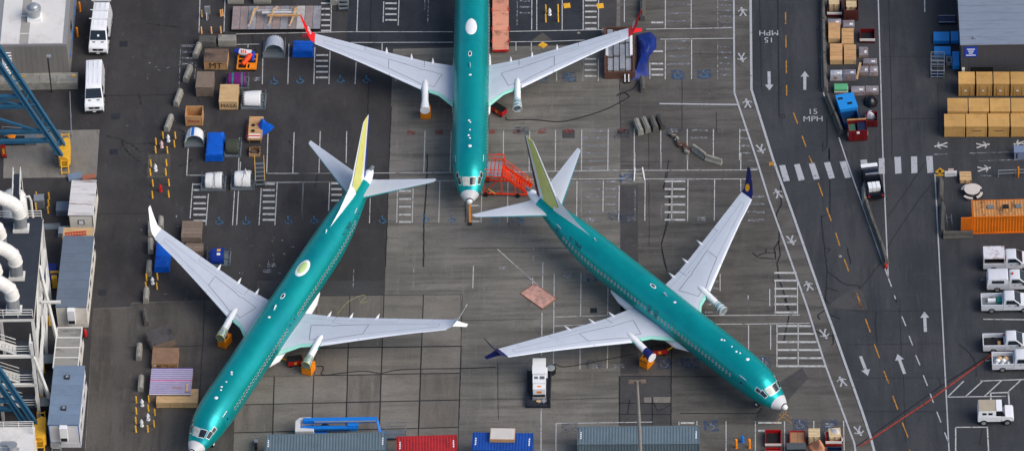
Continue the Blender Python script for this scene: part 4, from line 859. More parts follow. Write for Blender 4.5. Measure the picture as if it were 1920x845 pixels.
# ------------------------------------------------------------------ pipe tower
SW = mat('white_steel', S(226,224,218), 0.5, var=0.05, dirt=S(160,152,140), damt=0.3); DUCT = mat('white_duct', S(232,230,224), 0.4, var=0.03, dirt=S(190,184,172), damt=0.3)
ZT = 12.3; A = G('L2',282,345,ZT); B = G('L3',175,152,ZT); tb = Vector((B.x, B.y, 0)); ax = Vector((A.x-B.x, A.y-B.y, 0)); DT = ax.length; rzt = math.atan2(ax.y, ax.x)-math.pi/2
tw = thing('duct_tower', 'white steel tower with dark roof, stairs and big white ducts', 'tower', tb, rzt)
def TL(k, x, y, z=ZT): p = G(k, x, y, z)-tb; c, s = math.cos(-rzt), math.sin(-rzt); return Vector((p.x*c-p.y*s, p.x*s+p.y*c, z))
dk = MB().box(-9,0,0,DT,ZT-.18,ZT).obj('roof_deck', DECK, tw); MB().box(-9,.03,-.06,DT+.06,ZT-.5,ZT-.182).obj('roof_girder', SW, tw)
for x in (-.15, -4.4, -8.6):
    for y in (.1, DT*.5, DT-.2): MB().box(x-.15, x+.15, y-.15, y+.15, 0, ZT-.5).obj('column', SW, tw)
for y0, y1 in ((.3,DT*.5-.2),(DT*.5+.2,DT-.4)):
    for z0 in (.2, 6.2): MB().beam((-.12,y0,z0),(-.12,y1,z0+5.4), .16).obj('brace', SW, tw)
for z in (4.0, 8.0): MB().box(-.27,.03,.25,DT-.35,z-.15,z+.15).obj('side_beam', SW, tw)
def rail(pts, par, h=1.05):
    for i in range(3): MB().tube([Vector(p)+Vector((0,0,h*(i+1)/3)) for p in pts], .045, 5).obj('handrail', SW, par)
    for p, q in zip(pts, pts[1:]):
        n = max(1, int((Vector(q)-Vector(p)).length/1.3))
        for i in range(n+1): c = Vector(p).lerp(Vector(q), i/n); MB().beam(c, c+Vector((0,0,h)), .07).obj('rail_post', SW, par)
rail([(-8.9,.06,ZT),(-.08,.06,ZT)], dk); rail([(-8.9,DT-.08,ZT),(-.08,DT-.08,ZT)], dk)
# stair bays hanging on the front
MB().box(-9,-.1,-2.4,-2.15,9.0,9.3).obj('stair_beam', SW, tw); MB().box(-9,-.1,-2.4,-2.15,4.9,5.2).obj('stair_beam', SW, tw)
for x in (-.22, -3.9, -7.6): MB().box(x-.14, x+.14, -2.4, -2.12, 0, ZT-1.2).obj('stair_column', SW, tw)
for zz, sgn in ((9.3,1),(5.2,1),(1.6,1)):
    pl = MB().box(-1.9,-.45,-2.1,-.3,zz-.12,zz).obj('stair_landing', DECK, tw); rail([(-1.85,-2.05,zz),(-.5,-2.05,zz),(-.5,-.35,zz)], pl)
    p2 = MB().box(-7.4,-6.0,-2.1,-.3,zz+1.9,zz+2.02).obj('stair_landing', DECK, tw); rail([(-7.35,-2.05,zz+2.0),(-6.05,-2.05,zz+2.0)], p2)
    for i in range(12): t = (i+.5)/12; MB().box(-1.9-4.1*t-.16, -1.9-4.1*t+.16, -2.0, -1.1, zz+1.95*t-.03, zz+1.95*t+.03).obj('stair_tread', SW, tw)
    for y in (-2.05, -1.05):
        MB().beam((-1.9,y,zz),(-6.0,y,zz+2.0), .07, .22).obj('stringer', SW, tw); MB().beam((-1.9,y,zz+1.0),(-6.0,y,zz+3.0), .06).obj('handrail', SW, tw); MB().beam((-1.9,y,zz+.5),(-6.0,y,zz+2.5), .05).obj('handrail', SW, tw)
MB().beam((-.1,-2.3,9.0),(.9,-.4,.0), .3).obj('raker', SW, tw); MB().beam((0,DT*.55,ZT-.5),(1.3,DT*.55-1,.0), .28).obj('raker', SW, tw)
MB().box(.03,2.0,DT*.42,DT*.42+.25,8.2,8.45).obj('outrigger', SW, tw)
for k, x, y in (('L2',140,420),('L2',112,735),('L3',72,118),('L2',8,560),('L2',-18,800)):
    p = TL(k, x, y); base = MB().box(p.x-.8,p.x+.8,p.y-.6,p.y+.7,ZT,ZT+.14).obj('duct_base', SW, tw); rail([(p.x-.75,p.y-.55,ZT+.1),(p.x+.75,p.y-.55,ZT+.1)], base, .35)
    q = [Vector((p.x,p.y+.1,ZT+.1)),Vector((p.x,p.y+.1,ZT+1.9))]; d = MB().tube(q, .66, 20).obj('duct_stub', GALV, tw, 50)
    path = [(0,1.9),(-.02,2.5),(-.22,3.05),(-.62,3.55),(-1.15,3.95),(-2.2,4.6),(-5.0,6.2)]
    du = MB().tube([(p.x+a,p.y+.1,ZT+z) for a, z in path], .7, 24).obj('duct', DUCT, tw, 50)
    for i in (0, 2, 4): MB().tube([(p.x+path[i][0],p.y+.1,ZT+path[i][1]),(p.x+path[i][0]*.97+path[i+1][0]*.03-.01,p.y+.1,ZT+path[i][1]+.12)], .745, 24).obj('duct_flange', DUCT, du, 50)
r = thing('storage_tank', 'round white storage tank with catwalk behind the duct tower', 'tank', G('L2',118,440))
MB().lathe([(1.3,0),(1.3,4.9),(1.15,5.3),(.7,5.6),(.05,5.7)], n=28).obj('shell', DUCT, r, 50); cw = MB().box(.0,.75,-1.2,2.6,5.75,5.85).obj('catwalk', DECK, r)
for x in (0,.75):
    for z in (6.3,6.8): MB().tube([(x,-1.2,z),(x,2.6,z)], .04, 5).obj('handrail', SW, cw)
    for y in (-1.2,.7,2.6): MB().tube([(x,y,5.8 if y < 1.3 else 0),(x,y,6.8)], .045, 5).obj('rail_post', SW, cw)
MB().tube([(1.15,-.2,5.2),(1.6,-.2,5.3),(1.75,-.2,4.6),(1.75,-.2,0)], .12, 8).obj('downpipe', SW, r, 50)
r = thing('utility_cabinet', 'pale grey utility cabinet on the yard behind the tower', 'cabinet', G('L2',262,285)); MB().box(-.5,.5,0,.9,0,1.15).obj('body', GALV, r); MB().box(-.53,.53,-.03,.93,1.15,1.2).obj('lid', GALV, r); MB().box(-.42,.42,-.02,-.002,.1,1.05).obj('door', STEELG, r)
for i, (x, y) in enumerate(((325,222),(322,268),(318,315),(243,218),(238,290))):
    bollard(('yellow post, '+ORD[i]+' from the back in the row right of the utility cabinet') if i < 3 else 'yellow post at the '+('back' if i == 3 else 'front')+' left corner of the utility cabinet', 'L2', x, y, .95)
r = thing('floor_hatch', 'flat grey hatch plate on the ground between tower and trailers', 'hatch', G('L2',337,423)); MB().box(-.95,.95,0,.85,0,.06).obj('plate', STEELG, r); MB().box(-.9,.9,.4,.43,.06,.09).obj('hinge_bar', GALV, r)
# white roofed block in the corner
q = G('L3',178,718,5.5); r = thing('white_roof_block', 'white flat roofed block with handrail in the bottom left corner', 'building', (q.x,q.y,0), GRID)
MB().box(-9,0,-9,0,0,5.3).obj('wall', CREAM, r); rf = MB().box(-9.05,.05,-9,.05,5.302,5.5).obj('roof', ROOFW, r); rail([(-9,-.05,5.5),(-.05,-.05,5.5),(-.05,-1.0,5.5)], rf, .8)
MB().lathe([(.55,0),(.55,.25),(.42,.3),(.42,.9),(.5,.95)], (-1.9,-3.3,5.5), 16).obj('roof_vent', GALV, rf, 50)
for a in (0, 1.57, 3.14): MB().box(-2.9+.9*math.cos(a)-.2,-1.9+.9*math.cos(a)*.8-.1,-3.4+.9*math.sin(a)-.2,-3.2+.9*math.sin(a)+.2,5.5,5.7).obj('vent_foot', GALV, rf)
# ------------------------------------------------------------------ site trailers
TRB = mat('trailer_roof_blue', S(122,140,162), 0.5, 0.1, var=0.06, scale=0.5, dirt=S(90,108,130), damt=0.4); TRS = mat('trailer_roof_slate', S(108,120,134), 0.55, 0.1, var=0.06, scale=0.5, dirt=S(90,100,112), damt=0.4)
TRW = mat('trailer_roof_stained', S(214,210,208), 0.7, var=0.06, scale=0.4, dirt=S(92,62,58), damt=1.0, dscale=0.7, stretch=(.35,2.6,1)); TRG = mat('trailer_roof_grey', S(150,148,142), 0.8, var=0.12, scale=0.5, dirt=S(60,58,54), damt=0.8, dscale=0.5, stretch=(.6,2,1))
BLUET = mat('blue_trim', S(40,96,170), 0.5, var=0.05)
def trailer(label, L, R, depth, h, roof, wall, trim, panels, ac, windows=5):
    loc, rz, w = frame('F', L, R); r = thing('site_trailer', label, 'trailer', loc, rz, 'site trailers on the left'); z0 = .55
    MB().box(-w/2,w/2,0,depth,z0,h-.12).obj('wall', wall, r)
    for i in range(panels):
        a = depth*i/panels; MB().box(-w/2-.05,w/2+.05,a-.04*(i == 0)+.012,a+depth/panels+.04*(i == panels-1)-.012,h-.119,h-.02).obj('roof_panel', roof, r)
        MB().box(-w/2-.04,w/2+.04,a-.012,a+.012,h-.118,h+.005).obj('roof_seam', roof, r)
    MB().box(-w/2+.1,w/2-.1,.05,depth-.05,.3,z0).obj('chassis', DKSTEEL, r)
    for y in (depth*.35, depth*.5):
        for x in (-w/2+.25, w/2-.25): MB().tube([(x-.11,y,.36),(x+.11,y,.36)], .36, 12).obj('wheel', BLACK, r)
    for i in range(9): MB().box(-w/2+w*i/9+.006,-w/2+w*(i+1)/9-.006,-.03,-.004,.02,z0+.1).obj('skirt_board', wall, r)
    for i in range(max(3, int(depth/1.2))): a = depth/max(3, int(depth/1.2)); MB().box(w/2+.004,w/2+.03,a*i+.006,a*(i+1)-.006,.02,z0+.1).obj('skirt_board', wall, r)
    for x in (-w/2, w/2-.08): MB().box(x,x+.08,-.02,-.002,z0+.102,h-.122).obj('corner_trim', trim, r)
    MB().box(-w/2+.081,w/2-.081,-.018,-.002,h-.2,h-.122).obj('eave_trim', trim, r)
    for i in range(windows):
        y = depth*(i+.6)/windows; f = MB().box(w/2+.002,w/2+.05,y-.45,y+.45,1.5,2.35).obj('window', AWHITE, r); MB().box(w/2+.05,w/2+.062,y-.38,y+.38,1.57,2.28).obj('pane', GLASS, f)
    if ac:
        a = MB().box(-.38,.38,-.55,-.03,h-2.0,h-.05).obj('air_conditioner', AWHITE, r, bevel=.03); MB().box(-.32,.32,-.565,-.552,h-1.9,h-1.45).obj('grille', DKSTEEL, a); MB().box(-.05,.05,-.15,-.03,.9,h-2.0).obj('conduit', STEELG, r)
    return r, w
t1, w1 = trailer('short white trailer with rust streaked white roof', (132,438), (177,438), 5.1, 2.75, TRW, CREAM, DKSTEEL, 5, False, 2)
f = MB().box(-.35,.35,-.03,-.003,1.35,2.0).obj('window', DKSTEEL, t1); MB().box(-.24,.24,-.045,-.031,1.42,1.9).obj('pane', AWHITE, f)
t2, w2 = trailer('long trailer with slate grey roof and cream end wall', (109,613), (165.5,613), 10.2, 2.95, TRS, CREAM, CREAM, 8, True, 6)
t3, w3 = trailer('open trailer with grimy grey four panel roof between two blue roofed ones', (103.5,722), (149.5,722), 5.6, 2.6, TRG, CREAM, CREAM, 4, False, 3)
[MB().box(-w3/2-.07, w3/2+.07, 5.6*i/4-.06, 5.6*i/4+.06, 2.5, 2.625).obj('roof_frame', SW, t3) for i in range(5)]; [MB().box(x, x+.12, .062, 5.538, 2.5, 2.622).obj('roof_frame', SW, t3) for x in (-w3/2-.07, w3/2-.05)]
t4, w4 = trailer('trailer with blue roof, two roof vents and blue trim, nearest the camera', (95,838), (152,838), 8.1, 3.35, TRB, mat('trailer_grey_wall', S(206,206,208), .6, var=.04), BLUET, 6, True, 4)
for y in (1.9, 6.2): v = MB().box(-.35,.15,y,y+.5,3.33,3.5).obj('roof_vent', DKSTEEL, t4); MB().box(-.25,.05,y+.1,y+.4,3.5,3.53).obj('vent_glass', GALV, v)
for x in (-1.3,-.4): MB().beam((x,-1.0,.0),(x,-.05,.95), .05).obj('step_rail', GALV, t4)
for i in range(3): MB().box(-1.3,-.4,-1.0+.32*i,-.7+.32*i,.22+.28*i,.27+.28*i).obj('step', GALV, t4)
loc, rz, w = frame('F', (121,478), (176,478)); r = thing('storage_locker', 'flat tan topped locker with a red ladder lying on it, between two trailers', 'locker', loc, rz); MB().box(-w/2,w/2,0,1.6,0,2.3).obj('body', CREAM, r); MB().box(-w/2-.04,w/2+.04,-.04,1.64,2.3,2.36).obj('top', PLY2, r)
lz = 2.38; r2 = thing('ladder', 'red ladder lying on the tan locker roof', 'ladder', Vector(loc)+Vector((0,.2,lz)), rz+.12)
for y in (.25,.7): MB().box(-1.25,.95,y,y+.07,0,.09).obj('ladder_rail', RED, r2)
for i in range(8): MB().box(-1.15+.28*i,-1.09+.28*i,.32,.7,.02,.07).obj('rung', RED, r2)
for i, (x, y, m, w_, d_, z) in enumerate(((395,300,TRS,1.5,1.6,.9),(412,440,GALV,1.6,1.3,.7))):
    c = G('L2', x+20, y+40); r = thing('scrap_stack', ('flat slate sheets' if i == 0 else 'grey pipes and sheets')+' stacked left of the rust streaked trailer'+('' if i else ', farther pile'), 'scrap', c, GRID)
    for j in range(5): MB().box(-w_/2+random.uniform(0,.2),w_/2-random.uniform(0,.3),random.uniform(0,.2),d_-random.uniform(0,.25),z*j/5,z*(j+1)/5-.02).obj('sheet', m, r)
c = G('L2',505,98); r = thing('sheet_pile', 'blue grey sheet and rusty board lying behind the streaked trailer', 'sheet pile', c, .2); MB().box(-.8,.6,0,.9,0,.25).obj('sheet', TRB, r); MB().box(.62,2.0,-.25,.35,0,.2).obj('board', mat('rust_board', S(160,100,80), .8), r)
c = G('L3',444,248); r = thing('fire_extinguisher', 'red extinguisher stand at the corner of the slate roofed trailer', 'extinguisher', c); MB().lathe([(.2,0),(.2,.75),(.12,.88),(.05,1.0)], n=12).obj('bottle', RED, r, 50); MB().box(-.28,.28,-.28,.28,0,.03).obj('stand', DKSTEEL, r)
for i, (x, y, l) in enumerate(((258,190,'yellow post beside the leaning white raker'),(228,435,'yellow post left of the grimy trailer'),(219,600,'yellow post left of the blue roofed trailer'))): bollard(l, 'L3', x, y, 1.3, None, .12)
for i, (x, y, w_, h_) in enumerate(((255,425,1.0,1.0),(232,665,1.0,1.5))):
    c = G('L3', x, y); r = thing('dark_cabinet', 'dark cabinet tucked left of the '+('grimy' if i == 0 else 'blue roofed')+' trailer', 'cabinet', c, GRID); MB().box(-w_/2,w_/2,0,1.2,0,h_).obj('body', DKSTEEL, r); MB().box(-w_/2-.03,w_/2+.03,-.03,1.23,h_,h_+.05).obj('lid', STEELG, r)
c = G('L2',355,800); r = thing('yellow_loader', 'yellow and blue lift frame in the gap left of the slate roofed trailer', 'machine', c)
MB().box(-.9,.3,.0,2.4,.3,1.0).obj('chassis', NAVY, r); MB().box(-.1,.45,-.4,.1,.2,1.6).obj('mast', YELLOW, r); MB().box(-.3,.6,.9,1.1,1.0,1.2).obj('beam', YELLOW, r)
for y in (.3, 2.0): MB().tube([(-.95,y,.35),(-.65,y,.35)], .35, 12).obj('wheel', BLACK, r)
# ------------------------------------------------------------------ concrete blocks along the storage yard
W4 = 'concrete blocks along the yard edge'
for i, (k, a, b, l) in enumerate((('C1',(1056,246),(1031,312),'beside the block row left of the MT crate'),('C1',(1007,368),(980,438),'left of the weathered plywood crate'),('C1',(956,495),(930,565),'left of the open crate'),('C1',(907,628),(880,698),'just behind the far cluster of yellow posts'),
        ('C2',(797,402),(797,460),'under the white winglet tip'),('C2',(797,492),(797,555),'left of the blue tarp covered box'),('C2',(792,610),(786,672),'at the foot of the tarp covered box'),('C2',(776,752),(771,815),'in front of the small post cluster, at the concrete edge'),
        ('C3',(740,300),(733,370),'left of the brown crate with writing'),('C3',(749,468),(743,535),'left of the striped sheet stack'))):
    barrier('pale concrete block '+l, k, a, b, .58, .8, CONC, group=W4)
barrier('dark broken concrete block lying askew near the concrete edge', 'C3', (762,112), (775,185), .5, .6, CONCDK, group=W4)
barrier('pale concrete block half hidden behind the white winglet', 'C2', (852,375), (850,425), .55, .75, CONC, group=W4)
barrier('grimy wide concrete block at the top of the yard, left of two', 'T1', (92,540), (298,545), 1.15, .95, CONCDK, group=W4)
barrier('white splashed wide concrete block at the top of the yard, right of two', 'T1', (325,530), (540,530), 1.1, .95, CONC, group=W4)
for i, (x0, x1, l) in enumerate(((438,630,'behind the flat trailer, left'),(755,965,'behind the flat trailer, right'))): barrier('concrete block at the top edge '+l, 'T1', (x0,18), (x1,18), .9, .8, CONC, group=W4)
barrier('concrete block at the top edge beside the grey steps', 'T1', (1735,2), (1732,70), .9, .8, CONC, group=W4)
# posts and fire points
def cluster(k, pts, where, h=.95, off=19, m=None):
    rows = sorted(pts, key=lambda p: p[1]); n = len(rows)
    for i, (x, y) in enumerate(rows):
        same = [q for q in rows if abs(q[1]-y) < 16]; side = 'left' if x <= min(q[0] for q in rows)+18 else 'right' if x >= max(q[0] for q in rows)-18 else 'middle'
        bollard(f'yellow post {ORD[i]} from back, {side} side, cluster {where}', k, x, y+off, h, m)
cluster('C1', [(862,712),(927,712),(825,745),(922,757),(823,788),(885,790)], 'nearest the open crate')
hydrant('white hydrant at the back of the post cluster nearest the open crate', 'C1', 890, 745, AWHITE, 'hydrants among posts'); hydrant('red and white hydrant at the front of the post cluster nearest the open crate', 'C1', 855, 778, mat('hydrant_pink', S(220,190,186), .5), 'hydrants among posts')
cluster('C2', [(798,70),(880,68),(795,118),(877,117)], 'on the square concrete pad'); cluster('C2', [(808,175),(893,172),(806,237),(892,232)], 'around the dark red hydrant')
hydrant('white hydrant on the square concrete pad', 'C2', 823, 112, AWHITE, 'hydrants among posts'); hydrant('dark red hydrant standing alone among four posts', 'C2', 849, 220, RED, 'hydrants among posts')
cluster('C2', [(775,672),(833,668),(772,715),(830,718)], 'below the long blue tarp'); hydrant('white hydrant below the long blue tarp', 'C2', 807, 708, AWHITE, 'hydrants among posts')
cluster('C3', [(721,572),(787,568),(721,630),(785,615),(819,638),(719,680),(815,698),(719,726),(782,724)], 'in front of the striped sheets')
for i, (x, y, l) in enumerate(((752,605,'back'),(784,680,'right'),(750,712,'front'))): hydrant(f'white hydrant at the {l} of the cluster in front of the striped sheets', 'C3', x, y, AWHITE, 'hydrants among posts')
cluster('T1', [(122,160),(352,155),(376,150),(118,365),(238,362),(353,358)], 'by the grey valve cabinet', .95, 45, mat('post_orange', S(240,176,110), .5))
r = thing('valve_cabinet', 'grey valve cabinet on a post among orange posts at the top', 'cabinet', G('T1',198,230)); MB().box(-.3,.3,-.1,.12,.75,1.75).obj('cabinet', GALV, r); MB().tube([(0,0,0),(0,0,.75)], .06, 8).obj('post', GALV, r); MB().tube([(-.15,-.25,0),(-.12,-.2,1.0)], .05, 8).obj('standpipe', AWHITE, r)
cluster('U5', [(642,135),(818,130),(640,270),(820,265)], 'right of the pink decked trailer', 1.15, 50)
hydrant('white hydrant right of the pink decked trailer', 'U5', 697, 215, AWHITE, 'hydrants among posts')
for i, x in enumerate((80, 270)): bollard('tall orange post '+('left' if i == 0 else 'right')+' of the blue hydrant at the bottom', 'Q3', x, 605, 1.25, ORANGE, .13, 'posts at the blue hydrant')
hydrant('blue hydrant between two orange posts at the bottom', 'Q3', 170, 520, BLUE)
# ------------------------------------------------------------------ crates of the yard
LIDM = mat('scorched_lid', S(112,92,78), .85, var=.2, scale=.8, dirt=S(40,36,40), damt=.95, dscale=.55)
crate('large plywood crate marked MT with blackened lid', spec('U2',230,457,378,290,160,4), PLY, LIDM, text='MT', tsize=1.15)
crate('weathered grey brown plywood crate below the MT crate', spec('U2',150,318,645,545,385,2), PLYOLD, PLYOLD)
crate('tall pale crate with scrawled letters beside the white cowl', spec('U2',380,562,775,690,512), PLY2, PLY2, text='MASA', tsize=.72)
crate('open topped crate with red scrawled letters', spec('U3',45,215,195,95,-12), PLY, openm=True, text='MASA', ink=INKR, tsize=.55)
crate('weathered crate under the left airliner\'s wing, farther of two', spec('D3',283,388,268,238,150), PLYOLD, PLYOLD, slats=5)
crate('weathered crate under the left airliner\'s wing, nearer of two', spec('D3',305,397,345,310,268), PLYOLD, PLYOLD, slats=3)
loc, rz, w = frame('C3', (812,330), (930,292)); crate('dark topped crate standing askew behind the brown crate', (loc, rz, w+.1, 2.1, 1.15), PLYOLD, PLYDARK)
bc = crate('brown crate with black writing on its front', spec('C3',805,940,416,383,303), PLY, mat('brown_lid', S(136,106,84), .85, var=.15))
for z, segs in ((.62,((-.75,-.3),(-.1,.35))),(.45,((-.8,-.35),(.2,.35),(.5,.95))),(.28,((-.8,-.55),(-.4,.4)))):
    for a, b in segs: MB().box(a,b,-.04,-.028,z,z+.07).obj('scrawl', INK, bc)
MB().box(-1.1,-.9,-.04,-.028,.58,.72).obj('paper_label', AWHITE, bc)
loc, rz, w, d, h = spec('C3',793,1010,585,545,412); r = thing('striped_sheet_stack', 'stack of white and purple striped sheets beside the brown crate', 'sheet stack', loc, rz)
ST1 = mat('stripe_white', S(220,214,226), .6, var=.05); ST2 = mat('stripe_purple', S(110,92,150), .6, var=.08)
MB().box(-w/2,w/2,0,d,0,h-.06).obj('stack', PLYOLD, r)
for i in range(26): a = d*i/26; MB().box(-w/2-.03,w/2+.03,a,a+d/26-.004,h-.06,h-.01+.02*(i % 2)).obj('stripe', ST2 if i % 2 else ST1, r)
MB().box(-w/2-.05,w/2+.05,d*.5,d*.54,h+.012,h+.025).obj('strap', mat('pink_strap', S(190,60,130), .6), r)
loc, rz, w, d, h = spec('C3',827,1045,620,590,520); r = thing('tooling_box', 'low tan plywood tooling box with wooden pieces on its top', 'tooling box', loc, rz); MB().box(-w/2,w/2,0,d,.08,h).obj('box', PLY2, r); MB().box(-w/2+.1,w/2-.1,.1,d-.1,0,.08).obj('skid', PLYOLD, r)
for x in (-w/2,-w/6,w/6,w/2-.06): MB().box(x,x+.06,-.03,-.002,.08,h-.01).obj('batten', PLY, r)
for a in ((-1.7,-.6,1.55,1.75,.22),(-.6,.7,1.3,1.5,.18),(-.5,.4,1.75,1.95,.28),(.75,1.3,1.2,1.35,.3),(.85,1.05,1.35,2.3,.35),(1.2,1.35,1.4,2.2,.25)): MB().box(a[0],a[1],a[2],a[3],h+.002,h+a[4]).obj('wood_piece', PLY2, r)
# tarpaulin covered boxes
def tarpbox(label, sp, m=TARP, seed=0):
    loc, rz, w, d, h = sp; rnd = random.Random(seed); r = thing('tarp_covered_box', label, 'covered box', loc, rz); rings = []; n = 40
    for z, g in ((.05,.07),(.3,.04),(h*.6,.02),(h-.1,0),(h,-.06),(h+.03,-.35)):
        ring = []
        for i in range(n):
            t = i/n*4; s_ = int(t); f = t-s_; c = [(-1,-1),(1,-1),(1,1),(-1,1)]; a, b = c[s_], c[(s_+1) % 4]; x = a[0]+(b[0]-a[0])*f; y = a[1]+(b[1]-a[1])*f
            ring.append((x*(w/2+g+rnd.uniform(-.025,.025)), d/2+y*(d/2+g+rnd.uniform(-.025,.025)), z+rnd.uniform(-.03,.03)*(z > .1)))
        rings.append(ring)
    MB().loft(rings).obj('tarp', m, r, 50); MB().box(-w/2+.12,w/2-.12,.12,d-.12,0,h*.6).obj('pallet_load', PLYOLD, r)
    for f in (.33,.66): MB().tube([(-w/2-.1,d*f,.1),(-w/2-.03,d*f,h+.02),(w/2+.03,d*f,h+.02),(w/2+.1,d*f,.1)], .015, 5).obj('rope', DKSTEEL, r)
    return r
tarpbox('blue tarp covered box under the red winglet tip', spec('T1',1232,1472,700,610,485)); tarpbox('tall blue tarp covered box beside the olive drum', spec('U3',245,410,540,470,242), seed=2)
tarpbox('long blue tarp covered box under the left airliner\'s wing', spec('C2',818,893,648,615,480), seed=3)
# half cowls on cradles
def cradle(r, w, d, h=.28):
    for x in (-w/2, w/2-.12): MB().box(x,x+.12,0,d,.0,h).obj('cradle_beam', STEELG, r)
    for y in (0, d/2-.06, d-.12): MB().box(-w/2+.121,w/2-.121,y,y+.12,.03,h-.02).obj('cradle_bar', STEELG, r)
    MB().box(-w/2+.121,w/2-.121,.121,d-.121,.05,.1).obj('cradle_pan', STEELG, r)
    for x in (-w/2+.02, w/2-.1):
        for y in (.02, d-.1): MB().box(x,x+.08,y,y+.08,h,h+.55).obj('cradle_post', STEELG, r)
def cowl(name, label, sp, axis, rad, ln, m, chev=0, inner=STEELG, wrink=0.0, straps=0, off=(0,0), cat='engine cowl', bands=(), arcs=()):
    loc, rz, w, d, _ = sp; r = thing(name, label, cat, loc, rz); cradle(r, w, d); n = 20; N = 12; rnd = random.Random(len(label)); rings = []
    cxy = Vector((off[0], d/2+off[1], .3))
    for j in range(N+1):
        u = j/N; ring = []
        for i in range(n+1):
            a = math.pi*i/n; rr = rad*(1-.10*u**2)*(1+rnd.uniform(-wrink, wrink)); uu = u
            if chev and j == N: uu = u + (.12 if i % 2 else 0)
            p = (rr*math.cos(a), (uu-.5)*ln, rr*1.02*math.sin(a))
            if axis == 'x': p = (-p[1], p[0], p[2])
            ring.append(cxy+Vector(p))
        rings.append(ring)
    o = MB().loft(rings, closed=False, cap=False).obj('cowl_skin', m, r, 60); md = o.modifiers.new('thick', 'SOLIDIFY'); md.thickness = .07; md.offset = -1
    for u, mm in bands:
        j = int(u*N); rg = [[cxy+(q-cxy)*1.012 for q in rings[k]] for k in (j, j+1)]; MB().loft(rg, closed=False, cap=False).obj('colour_band', mm, o, 60)
    for i0, i1, mm in arcs: MB().loft([[cxy+(q-cxy)*1.015 for q in rg[i0:i1]] for rg in rings], closed=False, cap=False).obj('colour_stripe', mm, o, 60)
    for s in range(straps):
        f = .3+.4*s; MB().tube([rings[int(N*(f+(.3-.6*s)*i/n))][i]*1.0+Vector((0,0,.03)) for i in range(n+1)], .02, 5).obj('strap', DKSTEEL, r)
    ends = [(-.5, .02)]
    e = rings[0]; MB().loft([[cxy+(q-cxy)*1.02 for q in e],[cxy+(q-cxy)*.86 for q in e]], closed=False, cap=False).obj('lip', inner, o, 60)
    return r
COWL = mat('cowl_silver', S(196,200,206), .4, .2, var=.05, dirt=S(150,154,160), damt=.4); SHEETW = mat('white_cover', S(232,231,228), .6, var=.04, bump=.5)
cowl('engine_cowl', 'silver serrated half cowl on a grey cradle behind the orange cart', spec('T1',862,1132,718,690,490), 'y', 1.02, 1.5, COWL, 1, inner=mat('cowl_inside', S(110,114,96), .6), off=(0,.3))
cowl('engine_cowl', 'white serrated cowl lying on its cradle beside the tall pale crate', spec('U2',588,832,776,750,590), 'x', .98, 1.7, SHEETW, 1, off=(-.05,.1))
cowl('engine_cowl', 'white cowl striped blue with green rim on a grey cradle', spec('U3',28,228,408,372,250), 'y', .98, 1.35, SHEETW, 0, inner=mat('cowl_green_rim', S(120,170,90), .5), off=(0,.3), arcs=((10,13,mat('stripe_blue', S(30,110,200), .4)),(13,15,mat('stripe_sky', S(130,190,230), .4)),(3,4,mat('stripe_dark', S(40,50,60), .4))))
cowl('covered_inlet', 'white sheeted inlet on a cradle, left of two by the parking lines', spec('U3',192,436,842,800,655), 'x', 1.02, 1.75, SHEETW, 0, wrink=.025, straps=2, off=(.05,.1), cat='engine part')
cowl('covered_inlet', 'white sheeted inlet with peaked cover, right of two by the parking lines', spec('U3',485,725,832,795,640), 'x', 1.02, 1.7, SHEETW, 0, wrink=.03, straps=1, off=(0,.1), cat='engine part')
o = [x for x in bpy.data.objects if x.get('label', '').startswith('white sheeted inlet with')][0]
MB().loft([[(.1,1.2,1.15),(.5,.9,1.15),(.55,1.3,1.1)],[(.32,1.4,1.9),(.36,1.35,1.9),(.36,1.42,1.88)]]).obj('cover_peak', SHEETW, o)
PURP = mat('purple_wrap', S(104,20,98), .5, var=.1); TEALW = mat('teal_wrap', S(20,132,120), .5, var=.1)
cowl('wrapped_reel', 'purple and teal wrapped half drum on a grey cradle', spec('U2',440,665,572,540,420), 'x', .92, 1.9, PURP, 0, off=(-.05,.15), cat='engine part', bands=((.18,TEALW),(.68,TEALW)))
OLIVE = mat('olive_cover', S(62,66,52), .6, var=.12); DRUMB = mat('drum_blue', S(14,48,140), .4, var=.08)
cowl('covered_drum', 'dark olive covered drum beside the tall blue tarp box', spec('U3',425,590,508,485,330), 'x', .95, 1.35, OLIVE, 0, off=(-.05,.1), cat='engine part')
r = cowl('covered_drum', 'deep blue drum with yellow and white labels under the left wing', spec('D3',412,540,396,380,305), 'x', .98, 1.45, DRUMB, 0, off=(-.1,.1), cat='engine part', bands=((.02,NAVY),(.85,NAVY)))
MB().box(-.1,.25,.5,.8,1.22,1.27).obj('label_plate', AWHITE, r); MB().box(-.1,.25,1.0,1.3,1.3,1.33).obj('label_plate', YELLOW, r)
# orange cart with the folded bundle
loc, rz, w = frame('U2', (548,398), (745,400)); r = thing('orange_cart', 'flat orange steel cart under a folded bundle', 'cart', loc, rz); d = 2.35
for x in (-w/2, -.06, w/2-.14): MB().box(x,x+.14,0,d,.35,.5).obj('frame_beam', ORANGE, r)
for y in (0, .8, 1.5, d-.14): MB().box(-w/2+.141,w/2-.141,y,y+.14,.36,.48).obj('frame_bar', ORANGE, r)
MB().box(.3,w/2-.16,.1,.75,.482,.52).obj('deck_plate', ORANGE, r)
for x in (-w/2+.1,w/2-.25):
    for y in (.25,d-.3): MB().tube([(x,y,.18),(x+.14,y,.18)], .18, 10).obj('wheel', BLACK, r)
c = Vector(loc); RO = mat('bundle_red', S(238,74,20), .6, var=.1); WH = mat('bundle_white', S(236,232,230), .6, var=.05); BL = mat('bundle_blue', S(20,60,170), .6, var=.1)
b = thing('wind_bundle', 'red, white and blue fabric bundle folded on the orange cart', 'fabric bundle', c+Vector((0,0,.5)), rz)
